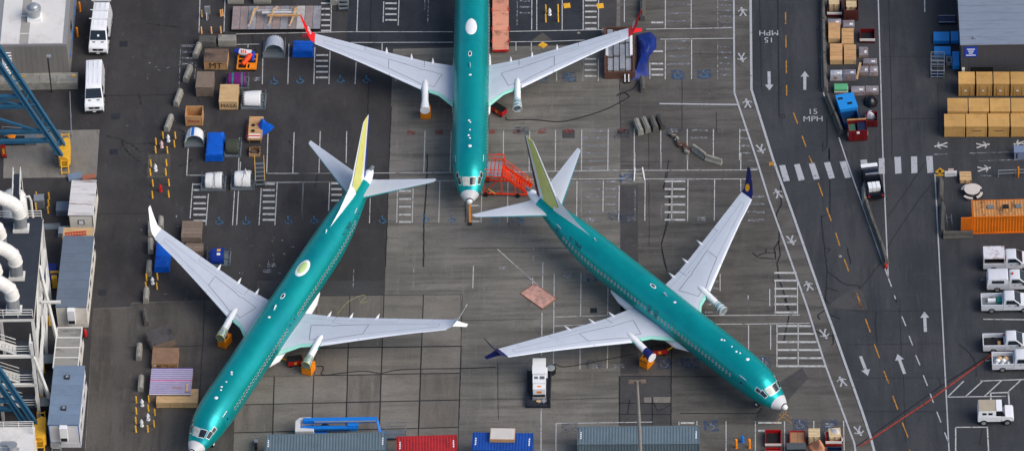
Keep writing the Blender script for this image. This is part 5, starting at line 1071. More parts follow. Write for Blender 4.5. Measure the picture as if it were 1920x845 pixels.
MB().tube([(-.45,.45,.2),(.05,1.25,.3),(.35,1.8,.35)], [.22,.3,.34], 10).obj('roll', RO, b, 60); MB().tube([(.4,1.95,.42),(-.3,2.05,.42),(-.85,2.2,.4)], [.36,.36,.34], 10).obj('roll', WH, b, 60)
MB().tube([(-.86,2.2,.4),(-1.4,2.35,.35)], [.34,.22], 10).obj('tip', BL, b, 60); MB().tube([(.55,1.0,.15),(.62,1.5,.3),(.6,2.1,.42)], [.15,.2,.22], 10).obj('roll', BL, b, 60)
for i in range(3): MB().tube([(-.2-.22*i,2.0+.04*i,.78),(-.1-.22*i,1.72+.04*i,.62)], .07, 6).obj('print', RO, b, 60)
# board with blue tarp, small box, steps
loc, rz, w = frame('U3', (660,372), (800,372)); r = thing('board_table', 'tan board table with black pads below the pale crate', 'table', loc, rz); MB().box(-w/2,w/2,0,3.35,.55,.8).obj('board', PLY, r); MB().box(-w/2-.25,-w/2-.05,.3,2.6,.1,.5).obj('side_rack', mat('rack_red', S(130,60,50), .7), r)
for x in (-w/2+.1,w/2-.2):
    for y in (.15,3.1): MB().box(x,x+.1,y,y+.1,0,.55).obj('leg', PLYOLD, r)
for y, sx in ((2.0,.2),(1.15,.28)): MB().lathe([(.2,.8),(.2,.86),(.1,.9)], (-.35+sx*.4,y,0), 12).obj('pad', BLACK, r)
for i, m in enumerate((AWHITE, RO, AWHITE)): MB().box(-w/2+.1,w/2-.2,.12+.2*i,.27+.2*i,.802,.86).obj('stripe_board', m, r)
heap('blue_tarp_sheet', 'crumpled blue tarp sheet hanging off the tan board table', 'tarp', 'U3', [(735,250),(780,200),(830,170),(925,200),(880,245),(810,285),(790,345),(745,320)], 1.1, TARP, seed=4)
heap('orange_cloth', 'orange cloth scrap on the tan board table', 'cloth', 'U3', [(750,240),(770,195),(805,190),(800,225),(775,262)], 1.2, RO, seed=8)
loc, rz, w, d, h = spec('U3',672,778,495,470,392); r = thing('open_box', 'small open wooden box of hoses below the board table', 'box', loc, rz)
for b in ((-w/2,w/2,0,.05,.02,h),(-w/2,w/2,d-.05,d,.02,h),(-w/2,-w/2+.05,.052,d-.052,.02,h),(w/2-.05,w/2,.052,d-.052,.02,h)): MB().box(*b).obj('side_board', PLY, r)
MB().box(-w/2,w/2,0,d,0,.02).obj('floor', PLYOLD, r); MB().tube([(.3*math.cos(a)*(1+.05*i),d/2+.45*math.sin(a),.06+.015*i) for i, a in enumerate(np.linspace(0,18,40)*1.0)], .03, 5).obj('hose', BLACK, r)
def steps(label, k, base, w, n, rise, run, m, rz=0, stripe=None):
    r = thing('step_ladder', label, 'steps', G(k, *base), rz)
    for i in range(n): MB().box(-w/2,w/2,run*i,run*i+run*.8,rise*(i+1)-.05,rise*(i+1)).obj('tread', m, r)
    for x in (-w/2,w/2):
        MB().beam((x,0,.05),(x,run*n,rise*n), .06).obj('stringer', m, r); MB().beam((x,0,.95),(x,run*n,rise*n+.95), .05).obj('handrail', stripe or m, r); MB().beam((x,run*n,0),(x,run*n,rise*n+.95), .06).obj('post', m, r); MB().beam((x,0,0),(x,0,.95), .06).obj('post', m, r)
    return r
steps('grey maintenance steps with yellow handrails beside the sheeted inlets', 'U3', (785,795), .95, 6, .28, .33, STEELG, 0, YELLOW); steps('grey steps at the top edge right of the flat trailer', 'T4', (305,140), 1.0, 7, .22, .38, STEELG, GRID)
# flat trailer with concrete coloured plates
loc, rz, w = frame('T1', (482,400), (1565,392)); d = 3.55; r = thing('flat_trailer', 'long flat trailer decked with pinkish grey plates at the top', 'trailer', loc, rz)
PLT = [mat('plate_pink', S(150,134,130), .8, var=.15, scale=1.4, dirt=S(108,110,118), damt=.6), mat('plate_grey', S(140,140,146), .8, var=.15, scale=1.4, dirt=S(190,186,184), damt=.5), mat('plate_pale', S(176,172,170), .8, var=.12, scale=1.6, dirt=S(120,112,110), damt=.5)]
MB().box(-w/2,w/2,0,d,.25,.45).obj('chassis', DKSTEEL, r)
for i in range(11): x = -w/2+w*i/11; MB().box(x+.02,x+w/11-.02,.0,d,.452,.5+.02*random.random()).obj('deck_plate', PLT[(0,0,1,0,1,0,1,0,2,0,1)[i]], r)
for x in (-w/2+1,0,w/2-1):
    for y in (.3,d-.3): MB().tube([(x-.12,y,.25),(x+.12,y,.25)], .25, 12).obj('wheel', BLACK, r)
c = Vector(loc); 
for i, (x0, l) in enumerate(((-2.4,'left'),(-.35,'middle'),(1.95,'right'))):
    s = thing('a_frame_stand', f'wooden A frame stand, {l} of three on the flat trailer', 'stand', c+Vector((x0*math.cos(rz),x0*math.sin(rz),.52)), rz, 'A frame stands on the flat trailer')
    MB().beam((-.55,.3,.04),(.35,3.4,.1), .22,.08).obj('sole', PLT[2], s); MB().beam((-.4,.6,.08),(.1,1.9,1.15), .12).obj('leg', PLY2, s); MB().beam((.3,3.2,.08),(.1,1.9,1.15), .12).obj('leg', PLY2, s); MB().beam((-.15,1.2,.55),(.2,2.5,.55), .1).obj('tie', PLY2, s)
for i, (x0, x1, y, m, l) in enumerate(((-2.0,1.7,1.95,PLT[2],'pale steel beam lying farthest'),(-1.5,1.9,1.65,mat('beam_white', S(206,206,208), .5),'white steel beam lying in the middle'),(-.9,2.6,1.2,PLY,'tan timber beam lying nearest'))):
    o = MB().box(x0,x1,y,y+.2,1.15,1.33).obj('loose_girder' if 'steel' in l else 'loose_timber', m, None, False, c, rz); tag(o, l+' across the A frame stands', 'beam')
# long pink decked trailer beside the fuselage
PINK = mat('pink_plate', S(222,150,124), .8, var=.1, scale=.7, dirt=S(84,52,46), damt=.8, dscale=.8)
loc, rz, w = frame('C6', (630,282), (716,280)); r = thing('pink_deck_trailer', 'long low trailer with flaking pink deck beside the top airliner', 'trailer', loc, rz)
MB().box(-w/2+.1,w/2-.1,.05,12,.2,.38).obj('chassis', DKSTEEL, r)
for i in range(4): MB().box(-w/2,w/2,.02+3*i,3*i+2.98,.382,.48).obj('deck_plate', PINK, r)
MB().box(-w/2,w/2,-.08,0,.25,.5).obj('end_rail', RED, r)
for y in (1.1,3.0,6.0): 
    for x in (-w/2-.1,w/2-.02): MB().box(x,x+.12,y,y+.45,.3,.56).obj('stake_pocket', RED, r)
for x in (-.6,.6):
    for y in (1.5,6): MB().tube([(x-.1,y,.2),(x+.1,y,.2)], .2, 10).obj('wheel', BLACK, r)
# brown frame with silver sheets, tarp
loc, rz, w = frame('T3', (64,605), (332,600)); r = thing('sheet_rack', 'brown box rack of silver sheets under the right red winglet', 'rack', loc, rz); d = 7.0; h = .98; BRN = mat('rust_brown', S(92,62,52), .8, var=.15, dirt=S(60,40,36), damt=.5)
for b in ((-w/2,w/2,0,.12,0,h),(-w/2,w/2,d-.12,d,0,h),(-w/2,-w/2+.25,.121,d-.121,0,h),(w/2-.25,w/2,.121,d-.121,0,h),(-w/2+.251,w/2-.251,.121,d-.121,0,.3)): MB().box(*b).obj('wall', BRN, r)
SIL = mat('silver_sheet', S(178,178,180), .35, .4, var=.15, scale=1.2, dirt=S(120,116,112), damt=.5)
for i in range(4):
    for j in range(3):
        x = -w/2+.32+(w-.64)*i/4; y0 = .35+(d-.7)*j/3; MB().box(x+.03,x+(w-.64)/4-.05,y0+random.uniform(0,.25),y0+(d-.7)/3-.04,.302,.75+.12*((i+j) % 3)).obj('sheet', SIL, r)
for x in (-w/2+.15,w/2-.5): MB().box(x,x+.28,2.6,5.6,.9,1.05).obj('edge_strip', AWHITE, r)
for x in (.55,.95): MB().beam((x,-.06,.75),(x,-.55,.1), .1).obj('leg', AWHITE, r); MB().lathe([(.2,0),(.2,.08),(.06,.12)], (x,-.55,0), 10).obj('foot', BLACK, r)
heap('navy_tarp', 'big crumpled dark blue tarp beside the sheet rack', 'tarp', 'T3', [(345,215),(400,200),(470,190),(520,240),(520,330),(460,400),(440,470),(455,570),(400,590),(305,618),(340,560),(350,400)], .85, NAVY, seed=5, n=48)
barrier('dark concrete block above the right red winglet', 'C7', (437,5), (437,112), .6, .8, CONCDK); barrier('dark concrete block below the blue tarp', 'C7', (434,425), (440,492), .55, .75, CONCDK)
for i, (a, b) in enumerate((((402,652),(428,715)),((440,643),(466,703)),((483,638),(507,697)),((520,630),(545,688)))):
    barrier(['pale','ribbed grey','dark','darkest'][i]+' concrete block, '+ORD[i]+' from the left in the row of four', 'C7', a, b, .62, .82, (CONC, mat('concrete_mid', S(120,118,112), .9, var=.2), CONCDK, mat('concrete_darkest', S(66,66,64), .9, var=.2))[i], group='row of four concrete blocks')
barrier('long pale concrete barrier right of the rubble pile', 'C7', (703,790), (768,838), .6, .8, CONC, 'barrier', 'barrier', jersey=True); barrier('shorter pale concrete barrier with a round foot at its end', 'C7', (768,842), (855,868), .55, .75, CONC, 'barrier', 'barrier', jersey=True)
r = thing('rubble_pile', 'twisted heap of rusty rubble beside the pale barrier', 'rubble', G('C7',635,760))
for i in range(26): t = i/25; x = -.75+1.5*t+random.uniform(-.25,.25); y = 1.1-2.4*t+random.uniform(-.3,.3); s = random.uniform(.1,.26); MB().box(-s,s,-s*.6,s*.6,-s*.5,s*.5,0,Matrix.Translation((x,y,.15+random.uniform(0,.2))) @ Matrix.Rotation(random.uniform(0,3),4,'Z') @ Matrix.Rotation(random.uniform(-.5,.5),4,'X')).obj('chunk', random.choice((CONCDK,CONC,BRN)), r)
r = thing('wheel_ramp', 'pale folding ramp frame on the small concrete pad', 'ramp', G('D7',955,335))
for x in (-.55,.55): MB().beam((x,0,.05),(x*.7,1.4,.55), .1).obj('runner', AWHITE, r)
for t in (.15,.5,.85): MB().beam((-.5,1.4*t,.05+.5*t),(.5,1.4*t,.05+.5*t), .08).obj('rung', CONC, r)
MB().beam((-.39,1.4,0),(-.39,1.4,.55), .08).obj('leg', AWHITE, r); MB().beam((.39,1.4,0),(.39,1.4,.55), .08).obj('leg', AWHITE, r)
# small yellow plates and pads on the ground
for k, x, y, l in (('U5',945,88,'yellow ground plate left of the hatched bay'),('U5',1423,92,'yellow ground plate right of the hatched bay'),('U5',597,655,'rusty yellow plate lying before the right wing')):
    o = MB().box(-.36,.36,-.36,.36,0,.06).box(-.22,.22,-.22,.22,.06,.08).obj('ground_plate', YELLOW, None, False, G(k,x,y), .1 if 'rusty' not in l else .8); tag(o, l, 'plate')
P = [G('D8',*p) for p in ((290,122),(350,84),(442,148),(385,192))]; c = sum(P, Vector())/4; d = P[2]-P[1]; rz = math.atan2(d.y,d.x)
r = thing('steel_plate', 'flaking pink steel plate lying alone between the airliners', 'plate', c, rz); MB().box(-1.55,1.55,-.98,.98,0,.09).obj('plate', mat('pink_flaking', S(196,150,136), .8, var=.2, scale=2, dirt=S(112,104,104), damt=.9, dscale=1.6), r)
for b in ((-1.6,1.6,-1.03,-.985,0,.12),(-1.6,1.6,.985,1.03,0,.12),(-1.6,-1.555,-.985,.985,0,.12),(1.555,1.6,-.985,.985,0,.12)): MB().box(*b).obj('rim', mat('rim_rust', S(140,96,76), .8), r)
# ------------------------------------------------------------------ ballast boxes under the engine struts
def ballast(label, k, L, R, depth, h=1.15):
    loc, rz, w = frame(k, L, R); r = thing('ballast_box', label, 'ballast weight', loc, rz, 'orange ballast boxes under engine struts')
    MB().box(-w/2,w/2,0,depth,.06,h).obj('block', ORANGE, r, bevel=.03); MB().box(-w/2+.08,w/2-.08,.05,depth-.05,0,.06).obj('foot', DKSTEEL, r)
    for x in (-w/4-.1,w/4-.12): MB().box(x,x+.22,depth*.3,depth*.62,h+.002,h+.03).obj('slot', BLACK, r)
    MB().box(-w/2+.06,w/2-.06,-.012,-.002,h*.86,h*.93).obj('slot', BLACK, r); MB().box(-.12,.12,depth*.66,depth*.9,h,h+.3).obj('lifting_lug', ORANGE, r)
    return r
ballast('orange ballast box under the top airliner\'s left-hand strut', 'C6', (250,632), (303,632), 1.0); ballast('orange ballast box under the left airliner\'s far strut', 'D4', (500,266), (543,283), 1.3)
ballast('orange ballast box with a cable under the left airliner\'s near strut', 'D4', (966,418), (1020,432), 1.15); ballast('orange ballast box under the right airliner\'s near strut', 'E2', (115,376), (160,398), 1.25)
def power_cart(label, k, x, y, rz, m):
    r = thing('power_cart', label, 'cart', G(k,x,y), rz); MB().box(-.75,.75,-.4,.4,.25,.95).obj('body', BLACK, r, bevel=.03); MB().box(.752,.78,-.38,.38,.3,.9).obj('end_panel', m, r); MB().box(-.74,.74,-.42,-.402,.3,.88).obj('side_panel', m, r); MB().box(-.12,.15,-.44,-.422,.45,.75).obj('placard', YELLOW, r)
    for x in (-.5,.5):
        for y in (-.3,.3): MB().tube([(x,y-.06,.16),(x,y+.06,.16)], .16, 10).obj('wheel', BLACK, r)
    return r
power_cart('red and black power cart at the top airliner\'s right wing root', 'C6', 665, 600, -.75, RED); power_cart('red power cart half hidden under the right airliner\'s near wing', 'E2', 225, 305, .1, RED); power_cart('red power cart half hidden under the left airliner\'s near wing', 'D4', 930, 365, .1, RED)
def hose(name, label, k, pts, r, m, cat='cable'):
    P = [G(k,*p,r) for p in pts]; out = []
    for i in range(len(P)-1):
        p0, p1, p2, p3 = P[max(i-1,0)], P[i], P[i+1], P[min(i+2,len(P)-1)]
        for j in range(6): t = j/6; out.append(.5*((2*p1)+(p2-p0)*t+(2*p0-5*p1+4*p2-p3)*t*t+(3*p1-p0-3*p2+p3)*t**3))
    out.append(P[-1]); c = Vector(out[0]); c.z = 0
    return tag(MB().tube([p-c for p in out], r, 6).obj(name, m, None, 60, c), label, cat)
CAB = mat('cable_black', S(34,34,36), .6, var=.1)
hose('cable', 'black cable running from the red power cart to the navy tarp', 'C7', [(-285,620),(-270,635),(-150,632),(0,643),(120,618),(250,575),(345,525),(365,510),(340,490),(300,505),(330,490),(385,470),(410,430)], .05, CAB)
hose('cable', 'black cable snaking from the left ballast box to the white power unit', 'D6', [(150,405),(180,405),(183,425),(172,442),(200,450),(300,437),(400,430),(480,440),(560,425),(690,418),(890,416),(1080,408)], .045, CAB)
hose('cable', 'black cable running right from the white power unit', 'D8', [(425,450),(445,447),(480,458),(560,448),(680,425),(800,400)], .045, CAB)
hose('air_hose', 'yellow hose at the right airliner\'s near wing root', 'E2', [(245,285),(275,280),(300,262),(312,245)], .1, YELLOW, 'hose'); hose('air_hose', 'yellow hose at the left airliner\'s near wing root', 'D4', [(905,345),(870,335),(838,325)], .1, YELLOW, 'hose')
hose('air_hose', 'yellow hose at the top airliner\'s right wing root', 'C6', [(612,578),(625,575),(640,568)], .1, YELLOW, 'hose')
hose('rope', 'thin pale yellow rope lying behind the left airliner\'s near wing', 'D6', [(255,135),(275,110),(320,65),(390,35),(400,50),(375,75),(415,70)], .014, TAPE, 'rope')
r = thing('tow_bar', 'orange tow bar at the nose of the top airliner', 'tow bar', G('D5',905,625)); p = G('D5',905,510,1.0)-Vector(r.location); MB().beam((0,0,.15),(p.x,p.y+.6,.75), .16).obj('bar', ORANGE, r); MB().tube([(-.2,.05,.14),(.2,.05,.14)], .14, 10).obj('wheel', BLACK, r)
# ------------------------------------------------------------------ boarding stairs
pc = [G('T2',x,y,3.0) for x, y in ((82,492),(228,497),(245,282),(110,265))]; o = (pc[0]+pc[1])/2; o.z = 0; d = pc[1]-pc[0]; rz = math.atan2(d.y,d.x); pw = 1.05; pd = 2.25
r = thing('boarding_stairs', 'bright red mobile stairs at the top airliner\'s front door', 'stairs', o, rz)
pl = MB().box(-pw,pw,0,pd,2.82,2.9).obj('platform', STAIRRED, r)
for i in range(5): MB().box(-pw+.08+.4*i,-pw+.38+.4*i,.08,pd-.08,2.902,2.95).obj('platform_slat', GALV, pl)
MB().box(-pw-.14,-pw-.002,0,pd,2.75,3.0).obj('bumper', BLACK, pl)
n = 12; x0, x1 = pw, pw+2.9
for i in range(n): t = (i+.5)/n; MB().box(x0+(x1-x0)*t-.09,x0+(x1-x0)*t+.07,.35,1.75,2.85*(1-t)-.02,2.85*(1-t)+.03).obj('tread', STAIRRED, r)
for y in (.3,1.8):
    MB().beam((x0,y,2.8),(x1,y,.0+.1), .08,.3).obj('stringer', STAIRRED, r); MB().beam((x0,y,3.85),(x1,y,1.05), .06).obj('handrail', STAIRRED, r); MB().beam((x0,y,3.4),(x1,y,.6), .04).obj('handrail', STAIRRED, r)
    for t in (0,.33,.66,1): MB().beam((x0+(x1-x0)*t,y,2.85*(1-t)),(x0+(x1-x0)*t,y,2.85*(1-t)+1.0), .05).obj('rail_post', STAIRRED, r)
for y in (.02,pd-.02):
    for z in (3.4,3.9): MB().beam((-pw,y,z),(pw,y,z), .05).obj('handrail', STAIRRED, pl)
    for x in (-pw,0,pw): MB().beam((x,y,2.9),(x,y,3.9), .05).obj('rail_post', STAIRRED, pl)
for x in (-pw+.15,pw-.1):
    for y in (.15,pd-.15): MB().beam((x,y,.25),(x,y,2.82), .12).obj('leg', STAIRRED, r)
for y in (.15,pd-.15):
    MB().beam((-pw+.15,y,.35),(x1-.3,y,.35), .14).obj('chassis_beam', STAIRRED, r); MB().beam((-pw+.15,y,.4),(pw-.1,y,2.7), .08).obj('brace', STAIRRED, r); MB().beam((pw+1.3,y,.4),(pw+1.3,y,1.5), .1).obj('leg', STAIRRED, r)
for x in (-.7,2.6):
    for y in (.05,pd-.05): MB().tube([(x,y-.09,.25),(x,y+.09,.25)], .25, 12).obj('wheel', BLACK, r)
MB().beam((-.4,-.05,1.2),(.3,-.05,.5), .06).obj('prop', YELLOW, r); MB().beam((x1-.6,1.9,1.3),(x1+.1,1.95,.3), .06).obj('prop', YELLOW, r)
for z in (2.3,3.1): MB().beam((.1,pd+.9,z),(pw,pd+.9,z), .06).obj('side_guard', STAIRRED, r)
for x in (.1,pw): MB().beam((x,pd+.9,0),(x,pd+.9,3.1), .06).obj('side_guard', STAIRRED, r); MB().beam((x,pd+.9,2.9),(x,pd,2.85), .06).obj('side_guard', STAIRRED, r)
r = thing('wheel_chock', 'black wheel chock with white edge below the red stairs', 'chock', G('T2',135,735)); MB().prism([(-.35,-.1),(-.25,-.22),(0,.12),(.25,-.22),(.35,-.1),(0,.4)], 0, .18).obj('wedge', BLACK, r); MB().prism([(-.2,-.02),(-.16,-.09),(0,.12),(.16,-.09),(.2,-.02),(0,.22)], .182, .2).obj('edge', AWHITE, r)
# ------------------------------------------------------------------ white power unit on its dark skid
loc, rz, w = frame('T5', (185,735), (508,735)); r = thing('skid_base', 'dark blue black skid under the white power unit', 'skid', loc, rz); MB().box(-w/2,w/2,0,4.9,0,.3).obj('base', mat('skid_navy', S(28,32,44), .6, var=.3, scale=1.5, dirt=S(70,66,64), damt=.4), r)
for x in (-w/2,w/2-.12): MB().box(x,x+.12,.1,4.8,.302,.55).obj('side_rail', mat('skid_navy', (0,0,0)), r)
rnd = random.Random(3)
for i in range(9): a = rnd.uniform(.1,.3); x = -w/2+.3+rnd.random()*(w-.7); MB().prism([(x+a*math.cos(t)*(.7+.3*rnd.random()), .45+.25*rnd.random()+a*.6*math.sin(t)) for t in np.linspace(0,5.4,7)], .301, .36+.05*rnd.random()).obj('debris', random.choice((PLY2,CONC,GALV)), r)
loc2 = G('T5',362,630,.3); r = thing('power_unit', 'white ground power unit with orange label on a dark skid', 'power unit', loc2, rz+.02); 
MB().box(-.66,.66,2.0,4.1,0,1.75).obj('housing', AWHITE, r, bevel=.03); MB().box(-.68,.68,1.98,3.1,1.752,1.8).obj('roof_panel', AWHITE, r); MB().box(-.65,.68,3.14,4.12,1.752,1.79).obj('roof_panel', AWHITE, r); MB().box(.662,.84,2.1,2.9,1.0,1.7).obj('side_box', AWHITE, r)
MB().box(-.65,.65,1.05,1.998,0,1.45).obj('control_housing', AWHITE, r, bevel=.02); MB().box(-.5,-.1,1.55,1.9,1.452,1.47).obj('vent_grille', STEELG, r); MB().box(.05,.55,1.5,1.92,1.452,1.475).obj('control_panel', STEELG, r); MB().lathe([(.07,1.475),(.07,1.49)], (.35,1.72,0), 10).obj('dial', BLACK, r)
MB().box(-.64,.64,.3,1.0,0,1.3).obj('front_cowl', AWHITE, r, bevel=.04); MB().box(-.25,.25,.284,.298,.7,.98).obj('label_plate', ORANGE, r); MB().box(-.2,.2,.55,.75,1.302,1.31).obj('label_plate', ORANGE, r); MB().box(-.6,.6,.18,.298,.1,.5).obj('radiator', BLACK, r); MB().box(-.68,.68,.0,.17,0,.3).obj('bumper', GALV, r)
c = G('T5',515,265); r = thing('hose_reel', 'round white topped drum beside the white power unit', 'drum', c); MB().lathe([(.5,0),(.5,.1),(.3,.14),(.3,.5),(.55,.55),(.55,.62)], n=20).obj('drum', BLACK, r, 40); MB().lathe([(.43,.62),(.43,.68),(.3,.72)], n=20).obj('top', GALV, r, 40)
# ------------------------------------------------------------------ containers and boom lift at the bottom
CG = mat('container_grey', S(100,116,124), .55, .1, var=.08, scale=.5, dirt=S(84,94,98), damt=.4); CR = mat('container_red', S(176,40,44), .55, .1, var=.1, scale=.5, dirt=S(96,28,32), damt=.6); CB = mat('container_blue', S(24,76,160), .5, .1, var=.08, scale=.5, dirt=S(20,56,120), damt=.5)
container('long grey corrugated container at the bottom, left of the red one', 'U1', (238,278), (1692,250), 2.6, CG); container('red corrugated container with dark stains at the bottom', 'D6', (563,768), (877,758), 2.6, CR)
container('blue corrugated container with a pale crate on its roof', 'D8', (65,758), (343,762), 2.6, CB); container('long grey corrugated container at the bottom behind the lamp pole', 'D8', (546,731), (1107,728), 2.6, CG)
loc = G('D8',143,804,2.62); q = G('D8',257,806,2.62); d = q-loc; r = thing('roof_crate', 'flat pale topped crate standing on the blue container', 'crate', (loc+q)/2, math.atan2(d.y,d.x)); w = d.length; MB().box(-w/2,w/2,0,1.55,0,.42).obj('body', PLY, r); MB().box(-w/2+.05,w/2-.05,.05,1.5,.42,.45).obj('lid', mat('pale_lid', S(206,200,192), .7, var=.06), r)
c = G('U1',1100,330); r = thing('boom_lift', 'blue boom lift with white turret behind the grey container', 'boom lift', c, GRID)
ch = MB().box(-3.6,-.9,-.6,.9,.4,1.0).obj('chassis', BLUE, r)
for x in (-3.5,-1.2):
    for y in (-.75,1.05): MB().tube([(x,y-.17,.48),(x,y+.17,.48)], .48, 16).obj('wheel', BLACK, r, 40)
MB().prism([(-4.1,-.7),(-2.2,-.7),(-2.2,-.35),(-3.6,-.2),(-3.6,.7),(-2.2,.95),(-2.6,1.25),(-3.7,1.2),(-4.1,.7)], 1.05, 1.9).obj('turret', RADOME, r, bevel=.06)
MB().box(-3.5,2.1,-.25,.15,1.3,1.75).obj('lower_boom', BLUE, r, bevel=.03); MB().box(-2.2,1.4,-.28,-.252,1.4,1.5).obj('hydraulic_hose', BLACK, r); MB().box(-3.3,4.1,.42,.85,1.75,2.2).obj('upper_boom', BLUE, r, bevel=.03); MB().box(-2.2,4.0,.3,.41,2.0,2.15).obj('inner_boom', GALV, r)
MB().box(1.2,2.2,-.1,.6,1.45,1.9).obj('link', BLUE, r); MB().beam((4.1,.6,1.95),(4.35,-.3,1.2), .25).obj('jib', BLUE, r)
bk = MB().box(5.0,6.9,-.55,.55,.5,.56).obj('basket_floor', STEELG, r)
for z in (1.1,1.65):
    for y in (-.55,.55): MB().beam((5.0,y,z),(6.9,y,z), .05).obj('basket_rail', STEELG, bk)
    for x in (5.0,6.9): MB().beam((x,-.55,z),(x,.55,z), .05).obj('basket_rail', STEELG, bk)
for x in (5.0,6.9):
    for y in (-.55,.55): MB().beam((x,y,.5),(x,y,1.65), .05).obj('basket_post', STEELG, bk)
MB().beam((4.35,-.3,1.2),(5.0,-.1,.75), .2).obj('jib', BLUE, r); MB().box(4.75,5.2,-.5,.3,.3,.5).obj('basket_mount', BLUE, r)
c = G('U1',130,500); r = thing('parked_motorcycle', 'dark motorcycle parked left of the grey container', 'motorcycle', c, GRID+math.pi/2)
for x in (-.1,1.3): MB().tube([(x,-.06,.32),(x,.06,.32)], .32, 14).obj('wheel', BLACK, r)
MB().box(.1,1.2,-.14,.14,.4,.75).obj('frame', DKSTEEL, r, bevel=.05); MB().box(-.1,.5,-.16,.16,.76,.88).obj('seat', BLACK, r, bevel=.04); MB().box(.55,1.0,-.18,.18,.76,1.0).obj('fuel_tank', GALV, r, bevel=.06); MB().beam((1.1,-.38,1.1),(1.1,.38,1.1), .05).obj('handlebar', GALV, r); MB().beam((1.1,0,1.08),(1.3,0,.32), .07).obj('fork', GALV, r)
c = G('F',1203,893); r = thing('lamp_pole', 'tall grey lamp pole standing before the long grey container', 'lamp post', c); q = G('E2',103,455,14.0)-c; MB().tube([(0,0,0),(q.x*.7,q.y*.7,9.8),(q.x,q.y,14)], [.2,.16,.11], 10).obj('pole', mat('pole_grey', S(150,146,140), .6, var=.08), r, 50); MB().lathe([(.3,0),(.3,.3),(.2,.35)], n=12).obj('base', CONC, r)
h = MB().box(q.x-.75,q.x+.75,q.y-.06,q.y+.06,13.95,14.08).obj('arm', PLYOLD, r)
for s in (-.75,.45): MB().box(q.x+s-.1,q.x+s+.4,q.y-.2,q.y+.2,13.8,13.98).obj('lamp_head', PLYOLD, h)
# ------------------------------------------------------------------ right-hand side: warehouse and golden crates
WG = mat('warehouse_wall', S(84,84,88), .6, .1, var=.05); WR = mat('warehouse_roof', S(140,150,164), .45, .2, var=.06, scale=.5, dirt=S(108,112,124), damt=.45, dscale=.6, stretch=(.6,2.5,1))
q = G('R3',410,462,4.6); r = thing('warehouse', 'grey metal warehouse with ribbed roof and blue sign at the top right', 'building', (q.x,q.y,0), GRID)
MB().box(0,24,0,30,0,4.45).obj('wall', WG, r)
for i in range(26): MB().box(.26*i+.02,.26*i+.2,-.03,-.002,.05,4.44).obj('wall_rib', WG, r)
rf = MB().box(-.12,24,-.15,30,4.452,4.5).obj('roof', WR, r)
for i in range(9): MB().box(-.13,24,-.16+1.2*i,-.16+1.2*i+1.17,4.502,4.58+.01*(i % 2)).obj('roof_panel', WR, rf); MB().box(-.12,24,-.16+1.2*i+1.172,-.16+1.2*i+1.198,4.502,4.63).obj('roof_seam', WR, rf)
MB().box(1.3,1.55,.6,.85,4.6,4.85).obj('roof_pipe', GALV, rf)
sg = MB().box(.35,1.65,-.09,-.035,2.75,4.15).obj('blue_sign', mat('sign_blue', S(10,70,190), .5, var=.03), r)
[MB().box(1.0-w_/2, 1.0+w_/2, -.098, -.091, z, z+.14).obj('text_line', AWHITE, sg) for w_, z in ((.85,3.78),(.6,3.5),(.42,3.22),(1.0,2.92))]
MB().box(1.0,3.4,-.04,-.031,.3,1.2).obj('dock_opening', BLACK, r); MB().box(.1,.4,-.35,-.04,.0,1.2).obj('service_box', CREAM, r)
GC = 'golden crates before the warehouse'
rows = [(spec, 'back'), (spec, 'middle'), (spec, 'front')]
for i, (a, b) in enumerate(((1118,1205),(1212,1298),(1303,1388),(1393,1480))):
    c = crate(f'golden crate with pale top, {ORD[i]} from left in the back row by the warehouse', spec('C8',a+1.5,b-2.5,510,443,378), YWOOD, YWOOD, group=GC)
    MB().box(-.25,.0,-.04,-.027,.75,.95).obj('label_plate', AWHITE, c)
    for x in (-.5,.35): MB().box(x,x+.08,-.045,-.027,.1,1.5).obj('batten', YWOOD, c)
for i, (a, b) in enumerate(((1060,1168),(1172,1280),(1284,1392),(1396,1490))): crate(f'golden crate, {ORD[i]} from left in the middle row by the warehouse', spec('C8',a+1.5,b-2.5,652,586,517), YWOOD, YWOOD, group=GC)
for i, (a, b) in enumerate(((1043,1155),(1158,1270),(1275,1388),(1394,1500))):
    c = crate(f'golden crate, {ORD[i]} from left in the front row facing the crosswalk', spec('C8',a+1.5,b-2.5,726,668,601-i), YWOOD, YWOOD, group=GC)
    if i in (1,2): MB().box(-.5,.5,-.045,-.03,.95,1.02).obj('scratch_mark', PLYDARK, c)
# blue racks left of the warehouse
SKY = mat('rack_blue', S(34,138,214), .4, var=.06); DKBLUE = mat('rack_navy', S(20,34,66), .5, var=.15)
def bluebox(label, sp, m, name='blue_bin', openm=False):
    loc, rz, w, d, h = sp; r = thing(name, label, 'bin', loc, rz, 'blue bins by the warehouse')
    MB().box(-w/2,w/2,0,d,.12,h).obj('body', m, r, bevel=.02); MB().box(-w/2-.03,w/2+.03,-.03,.0,h-.08,h+.03).obj('rim', m, r)
    for x in (-w/2+.05,w/2-.2):
        for y in (.05,d-.2): MB().box(x,x+.15,y,y+.15,0,.12).obj('foot', BLACK, r)
    if openm: MB().box(-w/2+.08,w/2-.08,.08,d-.08,h+.002,h+.012).obj('dark_mesh', DKBLUE, r); [MB().box(-w/2,w/2,y,y+.06,h+.012,h+.05).obj('top_bar', GALV, r) for y in (.0,d-.06)]
    return r
bluebox('dark framed cart at the back of the blue bins', spec('R3',168,345,262,240,160), DKBLUE, 'framed_cart', True)
bluebox('bright blue bin, left of two in the back row', spec('R3',115,282,478,432,330), SKY); bluebox('bright blue bin, right of two in the back row', spec('R3',297,380,475,430,325), SKY)
bluebox('bright blue bin behind the wire carts', spec('R3',122,296,625,575,485), SKY); bluebox('narrow tall blue bin against the warehouse corner', spec('R3',315,388,745,690,535), SKY)
